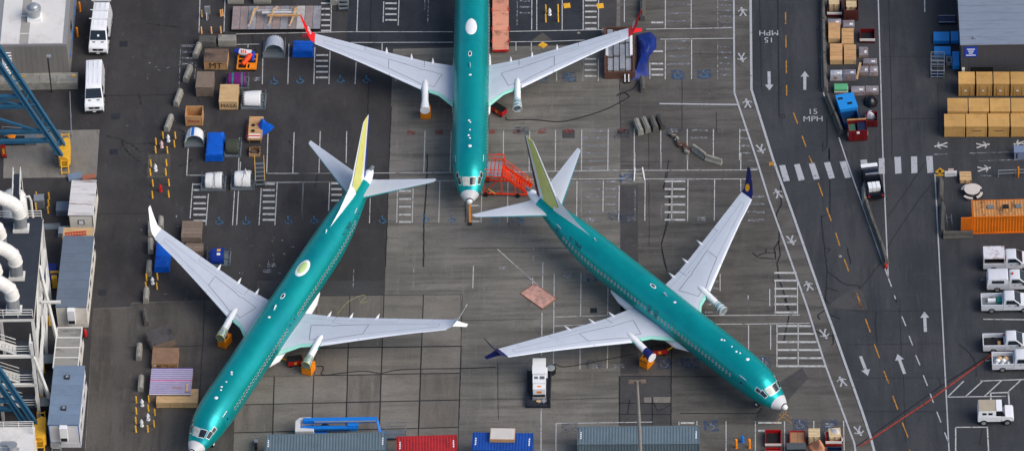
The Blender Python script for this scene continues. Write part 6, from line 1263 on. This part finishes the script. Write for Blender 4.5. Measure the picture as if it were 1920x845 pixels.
def wirecart(label, sp, n):
    loc, rz, w, d, h = sp; r = thing('wire_cart', label, 'cart', loc, rz)
    for z in (.2, h*.6, h):
        for y in (0, d): MB().beam((-w/2,y,z),(w/2,y,z), .05).obj('rail', GALV, r)
        for x in (-w/2, w/2): MB().beam((x,0,z),(x,d,z), .05).obj('rail', GALV, r)
    for x in (-w/2,0,w/2):
        for y in (0,d): MB().beam((x,y,0),(x,y,h), .05).obj('post', GALV, r)
    for i in range(n): MB().beam((-w/2,d*(i+.5)/n,h),(w/2,d*(i+.5)/n,h), .03).obj('wire', STEELG, r)
    MB().box(-w/2,w/2,0,d,.12,.18).obj('floor', DKBLUE, r)
    return r
wirecart('grey wire cart, farther of two before the blue bins', spec('R3',88,228,760,640,545), 6); wirecart('grey wire cart, nearer of two before the blue bins', spec('R3',88,226,828,750,640), 6); wirecart('small wire trolley right of the wire carts', spec('R3',252,302,705,660,595), 3)
# ------------------------------------------------------------------ waste and stores lane
DRED = mat('bin_dark_red', S(104,18,24), .5, var=.12, dirt=S(50,12,16), damt=.5); BRED = mat('bin_red', S(170,22,26), .5, var=.1, dirt=S(80,14,18), damt=.4); STRIPE = mat('bin_stripe', S(224,220,212), .5, var=.05)
FILM = mat('grey_film', S(140,132,136), .3, var=.2, scale=2, dirt=S(120,84,66), damt=.6, dscale=1.6, bump=.4); CARD = mat('cardboard', S(160,118,84), .8, var=.12, scale=1.2); PALE = mat('pale_slat_wood', S(216,192,150), .8, var=.12)
def steelbin(label, sp, m, stripe=True, group='steel tipping bins', name='steel_bin', lift=.0):
    loc, rz, w, d, h = sp; r = thing(name, label, 'bin', loc, rz, group); t = .06
    for b in ((-w/2,w/2,0,t,.12,h),(-w/2,w/2,d-t,d,.12,h),(-w/2,-w/2+t,t,d-t,.12,h),(w/2-t,w/2,t,d-t,.12,h)): MB().box(*b).obj('wall', m, r)
    MB().box(-w/2,w/2,0,d,.06,.118).obj('floor', BLACK, r)
    for x in (-w/2+.1,w/2-.25): MB().box(x,x+.15,.02,d-.02,0,.06).obj('runner', DKSTEEL, r)
    if stripe: MB().box(-w/2-.02,w/2+.02,-.05,-.002,h-.3,h+.01).obj('stripe', STRIPE, r)
    for x in (-w/4,w/4-.06): MB().box(x,x+.06,-.04,-.002,.12,h-.31).obj('rib', m, r)
    return r, w, d, h
def pallets(label, k, base, n, z0=0, m=None, rz=None, w=1.1, d=1.1, group='pallet stacks'):
    r = thing('pallet_stack', label, 'pallets', G(k,*base)+Vector((0,0,z0)), GRID if rz is None else rz, group)
    for i in range(n):
        z = .145*i
        for x in (-w/2,-.05,w/2-.1): MB().box(x,x+.1,0,d,z,z+.1).obj('bearer', PLYOLD, r)
        if i == n-1 or i == 0:
            for j in range(6): MB().box(-w/2,w/2,d*j/6+.015,d*(j+1)/6-.035,z+.101,z+.13).obj('slat', m or PALE, r)
        else: MB().box(-w/2,w/2,0,d,z+.101,z+.12).obj('slat', m or PALE, r)
    return r
steelbin('red bin with white stripe at the top of the stores lane', spec('R1',127,292,200,140,5), DRED); steelbin('brown bin at the top of the stores lane', spec('R1',315,480,240,120,-15), mat('bin_brown', S(86,40,34), .6, var=.1), False)
pallets('pale pallets standing in the red bin at the top', 'R1', (205,150), 8, .13); pallets('pale pallets standing in the brown bin at the top', 'R1', (400,190), 9, .13)
def filmbox(label, sp, m=FILM):
    loc, rz, w, d, h = sp; r = thing('wrapped_pallet', label, 'wrapped pallet', loc, rz, 'film wrapped pallets'); rnd = random.Random(int(loc[0]*100) % 97); rings = []
    for z, g in ((.14,.02),(h*.5,0),(h-.05,-.02),(h,-.12)): rings.append([(x*(w/2+g+rnd.uniform(-.02,.02)), d/2+y*(d/2+g+rnd.uniform(-.02,.02)), z) for x, y in ((-1,-1),(0,-1),(1,-1),(1,0),(1,1),(0,1),(-1,1),(-1,0))])
    MB().loft(rings).obj('wrapped_load', m, r, 30); MB().box(-w/2,w/2,0,d,0,.14).obj('pallet', PLYOLD, r); MB().box(w*.1,w*.35,d*.2,d*.5,h+.002,h+.015).obj('paper_label', AWHITE, r); MB().box(-w*.2,w*.05,-.035,-.022,h*.35,h*.7).obj('load_card', CARD, r)
    for a in (-w*.25,w*.25): MB().box(a,a+.03,.1,d-.1,h+.001,h+.02).obj('strap', GALV, r)
    return r
filmbox('film wrapped pallet behind the slatted crate, left column', spec('R1',132,285,330,270,205)); filmbox('film wrapped pallet behind the slatted crate, second column', spec('R1',300,435,362,300,218))
for l, sp, n in (('slatted tan crate, farther in the left column', ('R1',142,272,492,480,292), 2), ('slatted orange tan crate, farther in the second column', ('R1',292,425,548,510,332), 4), ('slatted tan crate, nearer in the left column', ('R1',160,297,738,700,505), 4), ('slatted tan crate, nearer in the second column', ('R1',318,452,735,700,520), 3)):
    loc, rz, w, d, h = spec(*sp); crate(l, (loc, rz, w, d, max(h,.8)), PLY2, PLY, slats=n, group='slatted crates of the stores lane')
steelbin('dark red bin with white stripe standing alone on the right of the lane', spec('R1',497,666,492,440,318), DRED)
filmbox('grey film wrapped pallet below the lone dark red bin', spec('R1',487,588,660,620,520)); filmbox('flat wide film wrapped pallet in the right column', spec('R1',532,690,760,715,652))
filmbox('film wrapped pallet with brown load, left of a pair', spec('R1',490,596,865,815,738)); filmbox('film wrapped pallet with grey load, right of a pair', spec('R1',602,700,865,815,738))
filmbox('pale grey carton pallet below the slatted crates', spec('R2',150,278,130,55,0), mat('pale_carton', S(168,170,178), .6, var=.08)); filmbox('grey carton pallet with a leaning plank', spec('R2',285,420,125,50,-5), mat('grey_carton', S(128,124,136), .6, var=.15))
o = MB().beam((0,0,.05),(.45,1.0,1.5), .22, .05).obj('plank', PLY2, None, False, G('R2',430,110)); tag(o, 'plank leaning on the grey carton pallet', 'plank')
r = thing('green_sheet_stack', 'stack of green sheets above the blue container', 'sheet stack', *spec('R2',190,340,262,225,150)[:2]); GRN = mat('sheet_green', S(92,170,120), .6, var=.08)
for i in range(7): MB().box(-.8+random.uniform(0,.12),.75-random.uniform(0,.12),random.uniform(0,.1),1.0-random.uniform(0,.1),.09*i,.09*i+.08).obj('sheet', (PLYOLD,CREAM,GRN)[min(2,i//2)], r)
filmbox('film wrapped red pallet right of the green sheets', spec('R2',372,515,285,235,170), FILM); filmbox('film wrapped dark pallet at the lane edge', spec('R2',518,660,272,235,165), FILM)
A = G('R2',258,520); B = G('R2',440,490); d = B-A; rz = math.atan2(d.y,d.x); r = thing('blue_skip', 'blue covered skip with two dark hatches in the stores lane', 'skip', (A+B)/2, rz); w = d.length
MB().box(-w/2,w/2,0,2.2,.1,1.25).obj('body', SKY, r, bevel=.03); MB().box(-w/2-.04,w/2+.04,-.04,2.24,1.252,1.3).obj('lid', SKY, r)
for x, y in ((-.55,1.6),(.25,.7)): MB().box(x-.25,x+.25,y-.14,y+.14,1.302,1.34).obj('hatch', BLACK, r)
for x in (-w/2+.1,w/2-.3): MB().box(x,x+.2,.1,2.1,0,.1).obj('runner', DKSTEEL, r)
A = G('R2',300,640); B = G('R2',470,610); d = B-A; bx, w, dd, h = steelbin('open blue skip behind the dark red dumpster', ((A+B)/2, math.atan2(d.y,d.x), d.length, 1.6, 1.0), mat('skip_blue_dark', S(16,66,120), .5, var=.15), False)
A = G('R2',345,768); B = G('R2',545,755); d = B-A; bx, w, dd, h = steelbin('dark red dumpster at the lane end with wooden rim', ((A+B)/2, math.atan2(d.y,d.x), d.length, 1.6, 1.55), mat('dumpster_red', S(112,16,20), .5, var=.15, dirt=S(50,10,14), damt=.5), False)
MB().box(-w/2,w/2,dd,dd+.1,h-.1,h+.12).obj('wood_rim', PLY, bx); MB().box(-.15,.15,-.05,-.003,h-.4,h-.15).obj('placard', AWHITE, bx); MB().box(-w/2+.1,-.2,.1,dd-.1,.7,1.1).obj('green_sack', mat('sack_green', S(60,110,90), .7, var=.2), bx); MB().box(0,w/2-.1,.1,dd-.1,.6,1.35).obj('dark_sack', DKBLUE, bx)
for x in (-w/2-.06,w/2+.0): MB().box(x,x+.06,.3,.5,.5,1.0).obj('trunnion', STRIPE, bx)
heap('bag_heap', 'heap of shiny black bags beside the blue skip', 'bags', 'R2', [(500,320),(560,290),(620,295),(655,340),(640,395),(570,415),(505,385)], .8, mat('black_bag', S(18,18,22), .2, var=.2, bump=.8), seed=11)
bx, w, dd, h = steelbin('dark red bin of white bags below the black bag heap', spec('R2',525,650,612,545,440), DRED, False)
heap('bag_heap', 'white bags heaped in the dark red bin', 'bags', 'R2', [(515,490),(560,455),(620,480),(640,530),(590,540),(525,530)], 1.05, mat('white_bag', S(200,202,214), .35, var=.1, bump=.8), seed=12)
# barriers of the lane and the road
BG = 'jersey barriers of the road'
for i, (k, a, b, l) in enumerate((('C8',(408,-40),(405,120),'at the top of the stores lane'),('C8',(405,128),(408,300),'along the upper stores lane'),('C8',(408,308),(415,490),'along the slatted crates'),('C8',(425,520),(462,610),'beside the blue skip'),('C8',(466,618),(502,712),'beside the dark red dumpster'),
        ('D1',(622,205),(626,285),'left of the dark utility truck'),('D1',(628,292),(668,408),'below the dark utility truck'),('D1',(672,414),(708,512),'halfway down the road wedge'),('D1',(712,518),(738,612),'at the tip of the road wedge'),('R4',(100,345),(98,490),'upper left of the picnic table'),('R4',(115,540),(110,760),'left of the orange container'),('R4',(120,780),(355,775),'before the orange container'))):
    barrier('grey concrete barrier '+l, k, a, b, .62, .82, CONCDK if i != 5 else CONC, 'jersey_barrier', 'barrier', BG, True)
c = G('D1',735,622); r = thing('traffic_cone', 'red cone at the tip of the road wedge', 'cone', c); MB().box(-.22,.22,-.22,.22,0,.04).obj('base', BLACK, r); MB().lathe([(.17,.04),(.04,.7),(.02,.72)], n=12).obj('cone', RED, r, 50)
# walkway corner: sign, board, pallets, picnic table, orange container
c = G('R4',92,325); r = thing('warning_sign', 'yellow diamond pedestrian sign at the crosswalk corner', 'sign', c); MB().tube([(0,0,0),(0,0,1.6)], .04, 8).obj('post', GALV, r)
MB().prism([(-.5,0),(0,-.5),(.5,0),(0,.5)], 0, .03).obj('diamond', YELLOW, r).matrix_local = Matrix.Translation((0,-.06,1.3)) @ Matrix.Rotation(math.pi/2,4,'X')
MB().add([(-.06,.26,0),(.06,.26,0),(.1,.1,0),(.22,-.02,0),(.18,-.06,0),(.06,.0,0),(.16,-.3,0),(.06,-.3,0),(-.0,-.1,0),(-.14,-.3,0),(-.22,-.28,0),(-.08,-.02,0),(-.06,.08,0),(-.18,.0,0),(-.2,.05,0)], [tuple(range(15))]).obj('walker_symbol', BLACK, r).matrix_local = Matrix.Translation((0,-.095,1.3)) @ Matrix.Rotation(math.pi/2,4,'X')
MB().box(-.4,.4,-.07,-.03,.62,.78).obj('plate', YELLOW, r)
c = G('R4',180,305); r = thing('notice_board', 'white notice board right of the diamond sign', 'sign', c); MB().box(-.62,.62,0,.06,.1,.85).obj('board', AWHITE, r); MB().box(-.5,.5,-.012,-.002,.45,.5).obj('text_line', STEELG, r); MB().box(-.5,.5,-.012,-.002,.3,.34).obj('text_line', STEELG, r); [MB().box(x,x+.06,-.1,.2,0,.1).obj('foot', DKSTEEL, r) for x in (-.5,.44)]
MB().box(-.28,.28,.06,.1,.86,1.15).obj('topper', mat('pink_board', S(220,190,186), .6, var=.2, scale=5), r)
pallets('pallet stack right of the white notice board', 'R4', (298,358), 4, 0, PLY2, GRID, 1.2, 1.3)
c = G('R4',347,440); r = thing('picnic_table', 'round pale picnic table with curved benches', 'picnic table', c); MB().lathe([(.78,.7),(.82,.74),(.8,.79),(.3,.8)], n=28).obj('top', mat('pale_stone', S(206,196,186), .7, var=.05), r, 40); MB().lathe([(.3,0),(.2,.1),(.2,.7)], n=14).obj('pedestal', CONCDK, r, 40)
for a0 in (-2.5,-1.15,.35,1.9):
    P0 = [(ri*math.cos(a), ri*math.sin(a)) for ri, aa in ((1.15, np.linspace(a0,a0+.95,7)),(.88, np.linspace(a0+.95,a0,7))) for a in aa]; MB().prism(P0, .38, .46).obj('bench', MATS['pale_stone'], r)
    am = a0+.47; MB().box(1.0*math.cos(am)-.1,1.0*math.cos(am)+.1,1.0*math.sin(am)-.1,1.0*math.sin(am)+.1,0,.38).obj('bench_leg', CONCDK, r)
ORC = mat('container_orange', S(222,116,20), .55, .05, var=.08, scale=.5, dirt=S(160,80,24), damt=.4); ORR = mat('orange_roof_rust', S(184,128,74), .75, var=.14, scale=.6, dirt=S(48,42,40), damt=.95, dscale=.75, stretch=(1.5,.6,1))
q = G('R4',341,487,2.5); q2 = G('R4',780,476,2.5); container('orange corrugated container with rusty hatched roof', 'R4', (341,487), (1400,460), 2.5, ORC, marks=' ')
oc = [x for x in bpy.data.objects if x.get('label') == 'orange corrugated container with rusty hatched roof'][0]
for ch in [x for x in bpy.data.objects if x.parent == oc and x.name.startswith('roof')]: ch.data.materials[0] = ORR
Lc = (G('R4',1400,460,2.5)-q).length
for i, x in enumerate((1.6,3.2,4.5)): MB().box(-Lc/2+x,-Lc/2+x+.6,1.1,1.6,2.5,2.62).obj('roof_hatch', STEELG if i != 1 else BLACK, oc)
MB().box(-Lc/2-1.15,-Lc/2-.02,-.05,.03,.12,2.45).obj('open_door', ORC, oc); [MB().box(-Lc/2-1.15+.2*i,-Lc/2-1.15+.2*i+.08,-.08,-.051,.15,2.42).obj('door_rib', ORC, oc) for i in range(6)]
r = thing('bike_rack', 'thin grey hoop rack left of the orange container', 'rack', G('R4',178,715)); [MB().tube([(x,0,0),(x,0,.9),(x,1.2,.9),(x,1.2,0)], .035, 6).obj('hoop', STEELG, r) for x in (-.35,.15)]; MB().beam((-.35,1.2,.5),(.15,1.2,.5), .05).obj('tie', STEELG, r)
r = thing('grey_cabinet', 'pale blue grey cabinet cut by the right edge beside the golden crates', 'cabinet', G('R4',740,165), GRID); MB().box(-.75,1.6,0,1.0,.05,1.0).obj('body', mat('cabinet_blue', S(120,134,160), .5, var=.05), r); MB().box(-.78,1.63,-.03,1.03,1.0,1.06).obj('lid', MATS['cabinet_blue'], r); MB().box(-.55,-.42,-.02,-.002,.2,.9).obj('slot', BLACK, r)
r = thing('pipe_gate', 'low pipe barrier with orange post by the right edge', 'barrier', G('R4',640,300)); [MB().tube([(-1.1,0,z),(2.6,0,z)], .04, 6).obj('rail', GALV, r) for z in (.5,.95)]; [MB().tube([(x,0,0),(x,0,.95)], .04, 6).obj('post', GALV, r) for x in (-1.1,.7,2.5)]; MB().tube([(.95,-.1,0),(.95,-.1,1.4)], .09, 8).obj('guard_post', ORANGE, r)
# ------------------------------------------------------------------ vehicles on the right
VG = 'white pickups parked along the right edge'
def pickup(label, k, rear, kind, rz=None, m=None):
    m = m or CARG; r = thing('pickup_truck', label, 'pickup', G(k,*rear), GRID if rz is None else rz, VG); W_ = 1.78; y0 = 0; c = W_/2
    bed = MB().box(0,2.2,0,W_,.5,.62).obj('bed_floor', STEELG if kind != 'dark' else BLACK, r)
    for b in ((0,2.2,0,.1,.62,1.15),(0,2.2,W_-.1,W_,.62,1.15),(0,.08,.1,W_-.1,.55,1.15),(2.12,2.2,.1,W_-.1,.62,1.18)): MB().box(*b).obj('bed_side', m, bed)
    for y in (-.004, W_-.01): MB().box(.02,5.2,y,y+.014,.42,.6).obj('sill', m, r)
    cab = MB().side([(2.22,.45),(2.22,1.2),(2.3,1.66),(2.42,1.74),(3.2,1.76),(3.32,1.72),(3.98,1.2),(4.9,1.06),(5.16,.9),(5.2,.5),(5.1,.42)], W_, 1.36, 1.15, 1.76).obj('cab', m, r, 40, (0,0,0), 0, .04); cab.location = (0,c,0)
    hw = lambda z: (W_-(W_-1.36)*min(1,max(0,(z-1.15)/.61)))/2+.012
    quad('windshield', [(3.36,-.64,1.7),(3.36,.64,1.7),(4.0,.8,1.21),(4.0,-.8,1.21)], GLASS, cab)
    for s in (-1,1): quad('door_window', [(2.5,s*hw(1.25),1.25),(3.8,s*hw(1.25),1.25),(3.28,s*hw(1.64),1.64),(2.55,s*hw(1.64),1.64)], GLASS, cab); MB().box(3.62,3.78,s*1.0-.1,s*1.0+.1,1.15,1.35).obj('mirror', BLACK, cab); MB().box(2.75,2.95,s*.9-.012,s*.9+.012,.98,1.02).obj('door_handle', BLACK, cab)
    quad('rear_window', [(2.235,-.6,1.3),(2.235,.6,1.3),(2.3,.56,1.6),(2.3,-.56,1.6)], GLASS, cab)
    for x in (1.05,4.35):
        for y in (.1,W_-.1): wheel(r, x, y, .35, .22)
    for y in (.0,W_-.22): MB().box(-.02,-.001,y,y+.22,.75,.95).obj('tail_light', RED, r)
    MB().box(-.14,-.02,.05,W_-.05,.42,.58).obj('bumper', DKSTEEL, r); MB().box(5.2,5.3,.05,W_-.05,.42,.62).obj('bumper', GALV, r)
    if kind == 'canopy':
        for b in ((.02,2.18,0,W_,1.86,1.93),(.02,.1,.02,W_-.02,1.15,1.86),(2.1,2.18,.02,W_-.02,1.19,1.86),(.1,2.1,W_-.06,W_-.02,1.15,1.86)): MB().box(*b).obj('canopy_panel', mat('rusty_white', S(216,216,220), .5, var=.04, dirt=S(150,90,50), damt=.8, dscale=1.2), r)
        MB().box(.1,2.1,.12,W_-.1,.63,1.2).obj('load', BLACK, r)
    if kind == 'cap':
        MB().side([(.02,1.16),(.08,1.72),(.2,1.8),(2.05,1.8),(2.16,1.72),(2.2,1.19)], W_-.02, 1.5, 1.16, 1.8).obj('bed_cap', m, r, 40, (0,c,0), 0, .03); quad('cap_window', [(.5,-.0,1.28),(1.75,-.0,1.28),(1.75,.075,1.6),(.5,.075,1.6)], GLASS, r); MB().lathe([(.12,1.77),(.12,1.9),(.04,1.95)], (2.6,c,0), 10).obj('beacon', RED, r)
    if kind == 'tools': MB().box(.7,1.5,.9,1.3,.63,.9).obj('load', AWHITE, r); MB().box(1.6,2.05,.8,1.5,.63,.85).obj('load', TEALW, r)
    if kind == 'dark': MB().box(1.5,1.8,.5,1.0,.63,.85).obj('load', PLY, r); MB().lathe([(.1,1.18),(.1,1.32)], (2.15,W_-.3,0), 8).obj('beacon', RED, r)
    if kind == 'bags':
        for i in range(7): MB().lathe([(.3,0),(.34,.2),(.2,.4),(.05,.45)], (.4+.2*i,.5+.3*(i % 3),.62), 9).obj('bag', (GALV,AWHITE,PLY2)[i % 3], r, 60)
    return r
pickup('white pickup with rusty open sided canopy, farthest of the row', 'Q1', (262,300), 'canopy'); pickup('white pickup with closed white cap and red beacon', 'Q1', (303,532), 'cap'); pickup('white pickup with a white roll in its open bed', 'Q1', (240,770), 'tools')
pickup('white pickup with an empty dark bed above the red stripe', 'Q2', (286,218), 'dark'); pickup('white pickup with bags heaped in its bed, nearest of the row', 'Q2', (345,338), 'bags')
r = thing('utility_jeep', 'white utility jeep with tan soft top at the lower right', 'jeep', G('Q2',252,680), GRID); W_ = 1.8; TANR = mat('tan_top', S(172,160,140), .8, var=.08)
MB().side([(0,.5),(0,1.25),(2.3,1.25),(2.3,.5)], W_, W_, 1, 2).obj('body', CARW, r, 40, (0,W_/2,0), 0, .04); MB().side([(.03,1.252),(.05,1.85),(.12,1.92),(1.75,1.92),(1.8,1.85),(1.8,1.252)], W_-.04, 1.6, 1.25, 1.9).obj('rear_cabin', CARW, r, 40, (0,W_/2,0), 0, .03)
MB().box(.1,1.76,.12,W_-.12,1.921,1.97).obj('soft_top', TANR, r); MB().side([(1.82,1.252),(1.82,1.9),(2.45,1.9),(2.75,1.252)], W_-.06, 1.56, 1.25, 1.9).obj('cab', mat('cab_dark', S(30,34,40), .2, var=.1), r, 40, (0,W_/2,0), 0, .03); MB().box(1.84,2.42,.12,W_-.12,1.901,1.95).obj('roof', CARW, r)
MB().side([(2.32,.5),(2.32,1.2),(3.5,1.12),(3.6,.9),(3.6,.5)], W_-.1, W_-.2, .9, 1.2).obj('bonnet', CARW, r, 40, (0,W_/2,0), 0, .05); [quad('cabin_window', [(x,-.006+.04,1.45),(x+.42,-.006+.04,1.45),(x+.42,.06,1.72),(x,.06,1.72)], GLASS, r) for x in (.45,1.05)]
for x in (.6,2.95):
    for y in (.08,W_-.08): wheel(r, x, y, .37, .24)
r = thing('utility_truck', 'small dark utility truck with three white boxes beside the road wedge', 'truck', G('U4',450,615), GRID+.14); DV = mat('dark_vehicle', S(18,22,34), .25, var=.1, coat=.4)
MB().box(-.88,.88,0,2.3,.45,.62).obj('bed_floor', BLACK, r); [MB().box(*b).obj('bed_side', DV, r) for b in ((-.88,-.78,0,2.3,.62,1.1),(.78,.88,0,2.3,.62,1.1),(-.78,.78,0,.08,.5,1.1),(-.78,.78,2.22,2.3,.62,1.15))]
cab = MB().side([(2.3,.45),(2.3,1.15),(2.4,1.62),(3.2,1.66),(3.75,1.15),(4.5,1.02),(4.65,.5)], 1.76, 1.4, 1.1, 1.66).obj('cab', DV, r, 40, (0,0,0), math.pi/2, .05); MB().box(-.86,.86,4.05,4.55,1.06,1.14).obj('bonnet_panel', AWHITE, r); MB().box(-.7,.7,2.42,2.56,1.66,1.7).obj('roof_bar', GALV, r)
for i in range(3): MB().box(-.6+.42*i,-.22+.42*i,.85,1.75,.63,1.2).obj('white_box', AWHITE, r)
for x in (-.8,.8):
    for y in (.7,3.7): t = MB().tube([(x-.11,y,.35),(x+.11,y,.35)], .35, 16).obj('tyre', BLACK, r, 40)
for x in (-.84,.62): MB().box(x,x+.22,-.02,-.001,.75,.95).obj('tail_light', RED, r)
# ------------------------------------------------------------------ bins at the bottom
bx, w, d, h = steelbin('empty red bin with white stripe at the bottom, leftmost', spec('Q3',498,728,600,545,355), BRED); steelbin('second red bin cut by the bottom edge below the empty one', spec('Q3',500,730,700,650,605), BRED)
bx, w, d, h = steelbin('red bin filled with flat brown cardboard at the bottom', spec('Q3',847,1075,610,550,370), BRED); MB().box(-w/2+.08,-.02,.1,d-.1,.13,h-.12).obj('cardboard', CARD, bx); MB().box(.0,w/2-.08,.1,d-.1,.13,h-.1).obj('cardboard', CARD, bx)
r = thing('mesh_lid_bin', 'grey mesh lidded bin cut by the bottom edge', 'bin', G('Q3',945,700), GRID); MB().box(-.95,.95,0,.9,0,.75).obj('body', DKSTEEL, r); [MB().box(-.95,.95,.1*i,.1*i+.04,.752,.79).obj('lid_bar', STEELG, r) for i in range(9)]
pallets('pallet stack between the cardboard and paper bins', 'Q3', (1205,575), 9, 0, PALE, GRID, 1.15, 1.2)
bx, w, d, h = steelbin('red bin of waste paper and pallets, rightmost at the bottom', spec('Q3',1370,1598,590,510,380), BRED); pallets('pallets lying in the rightmost bin', 'Q3', (1505,545), 6, .13, PALE, GRID+.06, 1.2, 1.25)
heap('paper_heap', 'white paper scraps heaped at the rightmost bin', 'paper', 'Q3', [(1340,380),(1400,360),(1440,420),(1500,500),(1600,470),(1620,500),(1560,530),(1440,530),(1370,470)], 1.05, mat('paper_white', S(214,212,212), .7, var=.15, bump=.6), seed=21, lump=.9)
heap('cardboard_heap', 'crumpled tan cardboard heaped between the bins', 'cardboard', 'Q3', [(1100,590),(1150,560),(1230,590),(1340,600),(1390,650),(1360,720),(1180,720),(1140,650)], .95, mat('cardboard_tan', S(196,134,100), .8, var=.15, scale=2), seed=22, lump=.9)
steelbin('dark bin with paper on top cut by the bottom edge', spec('Q3',1390,1600,700,640,595), DKBLUE, False)
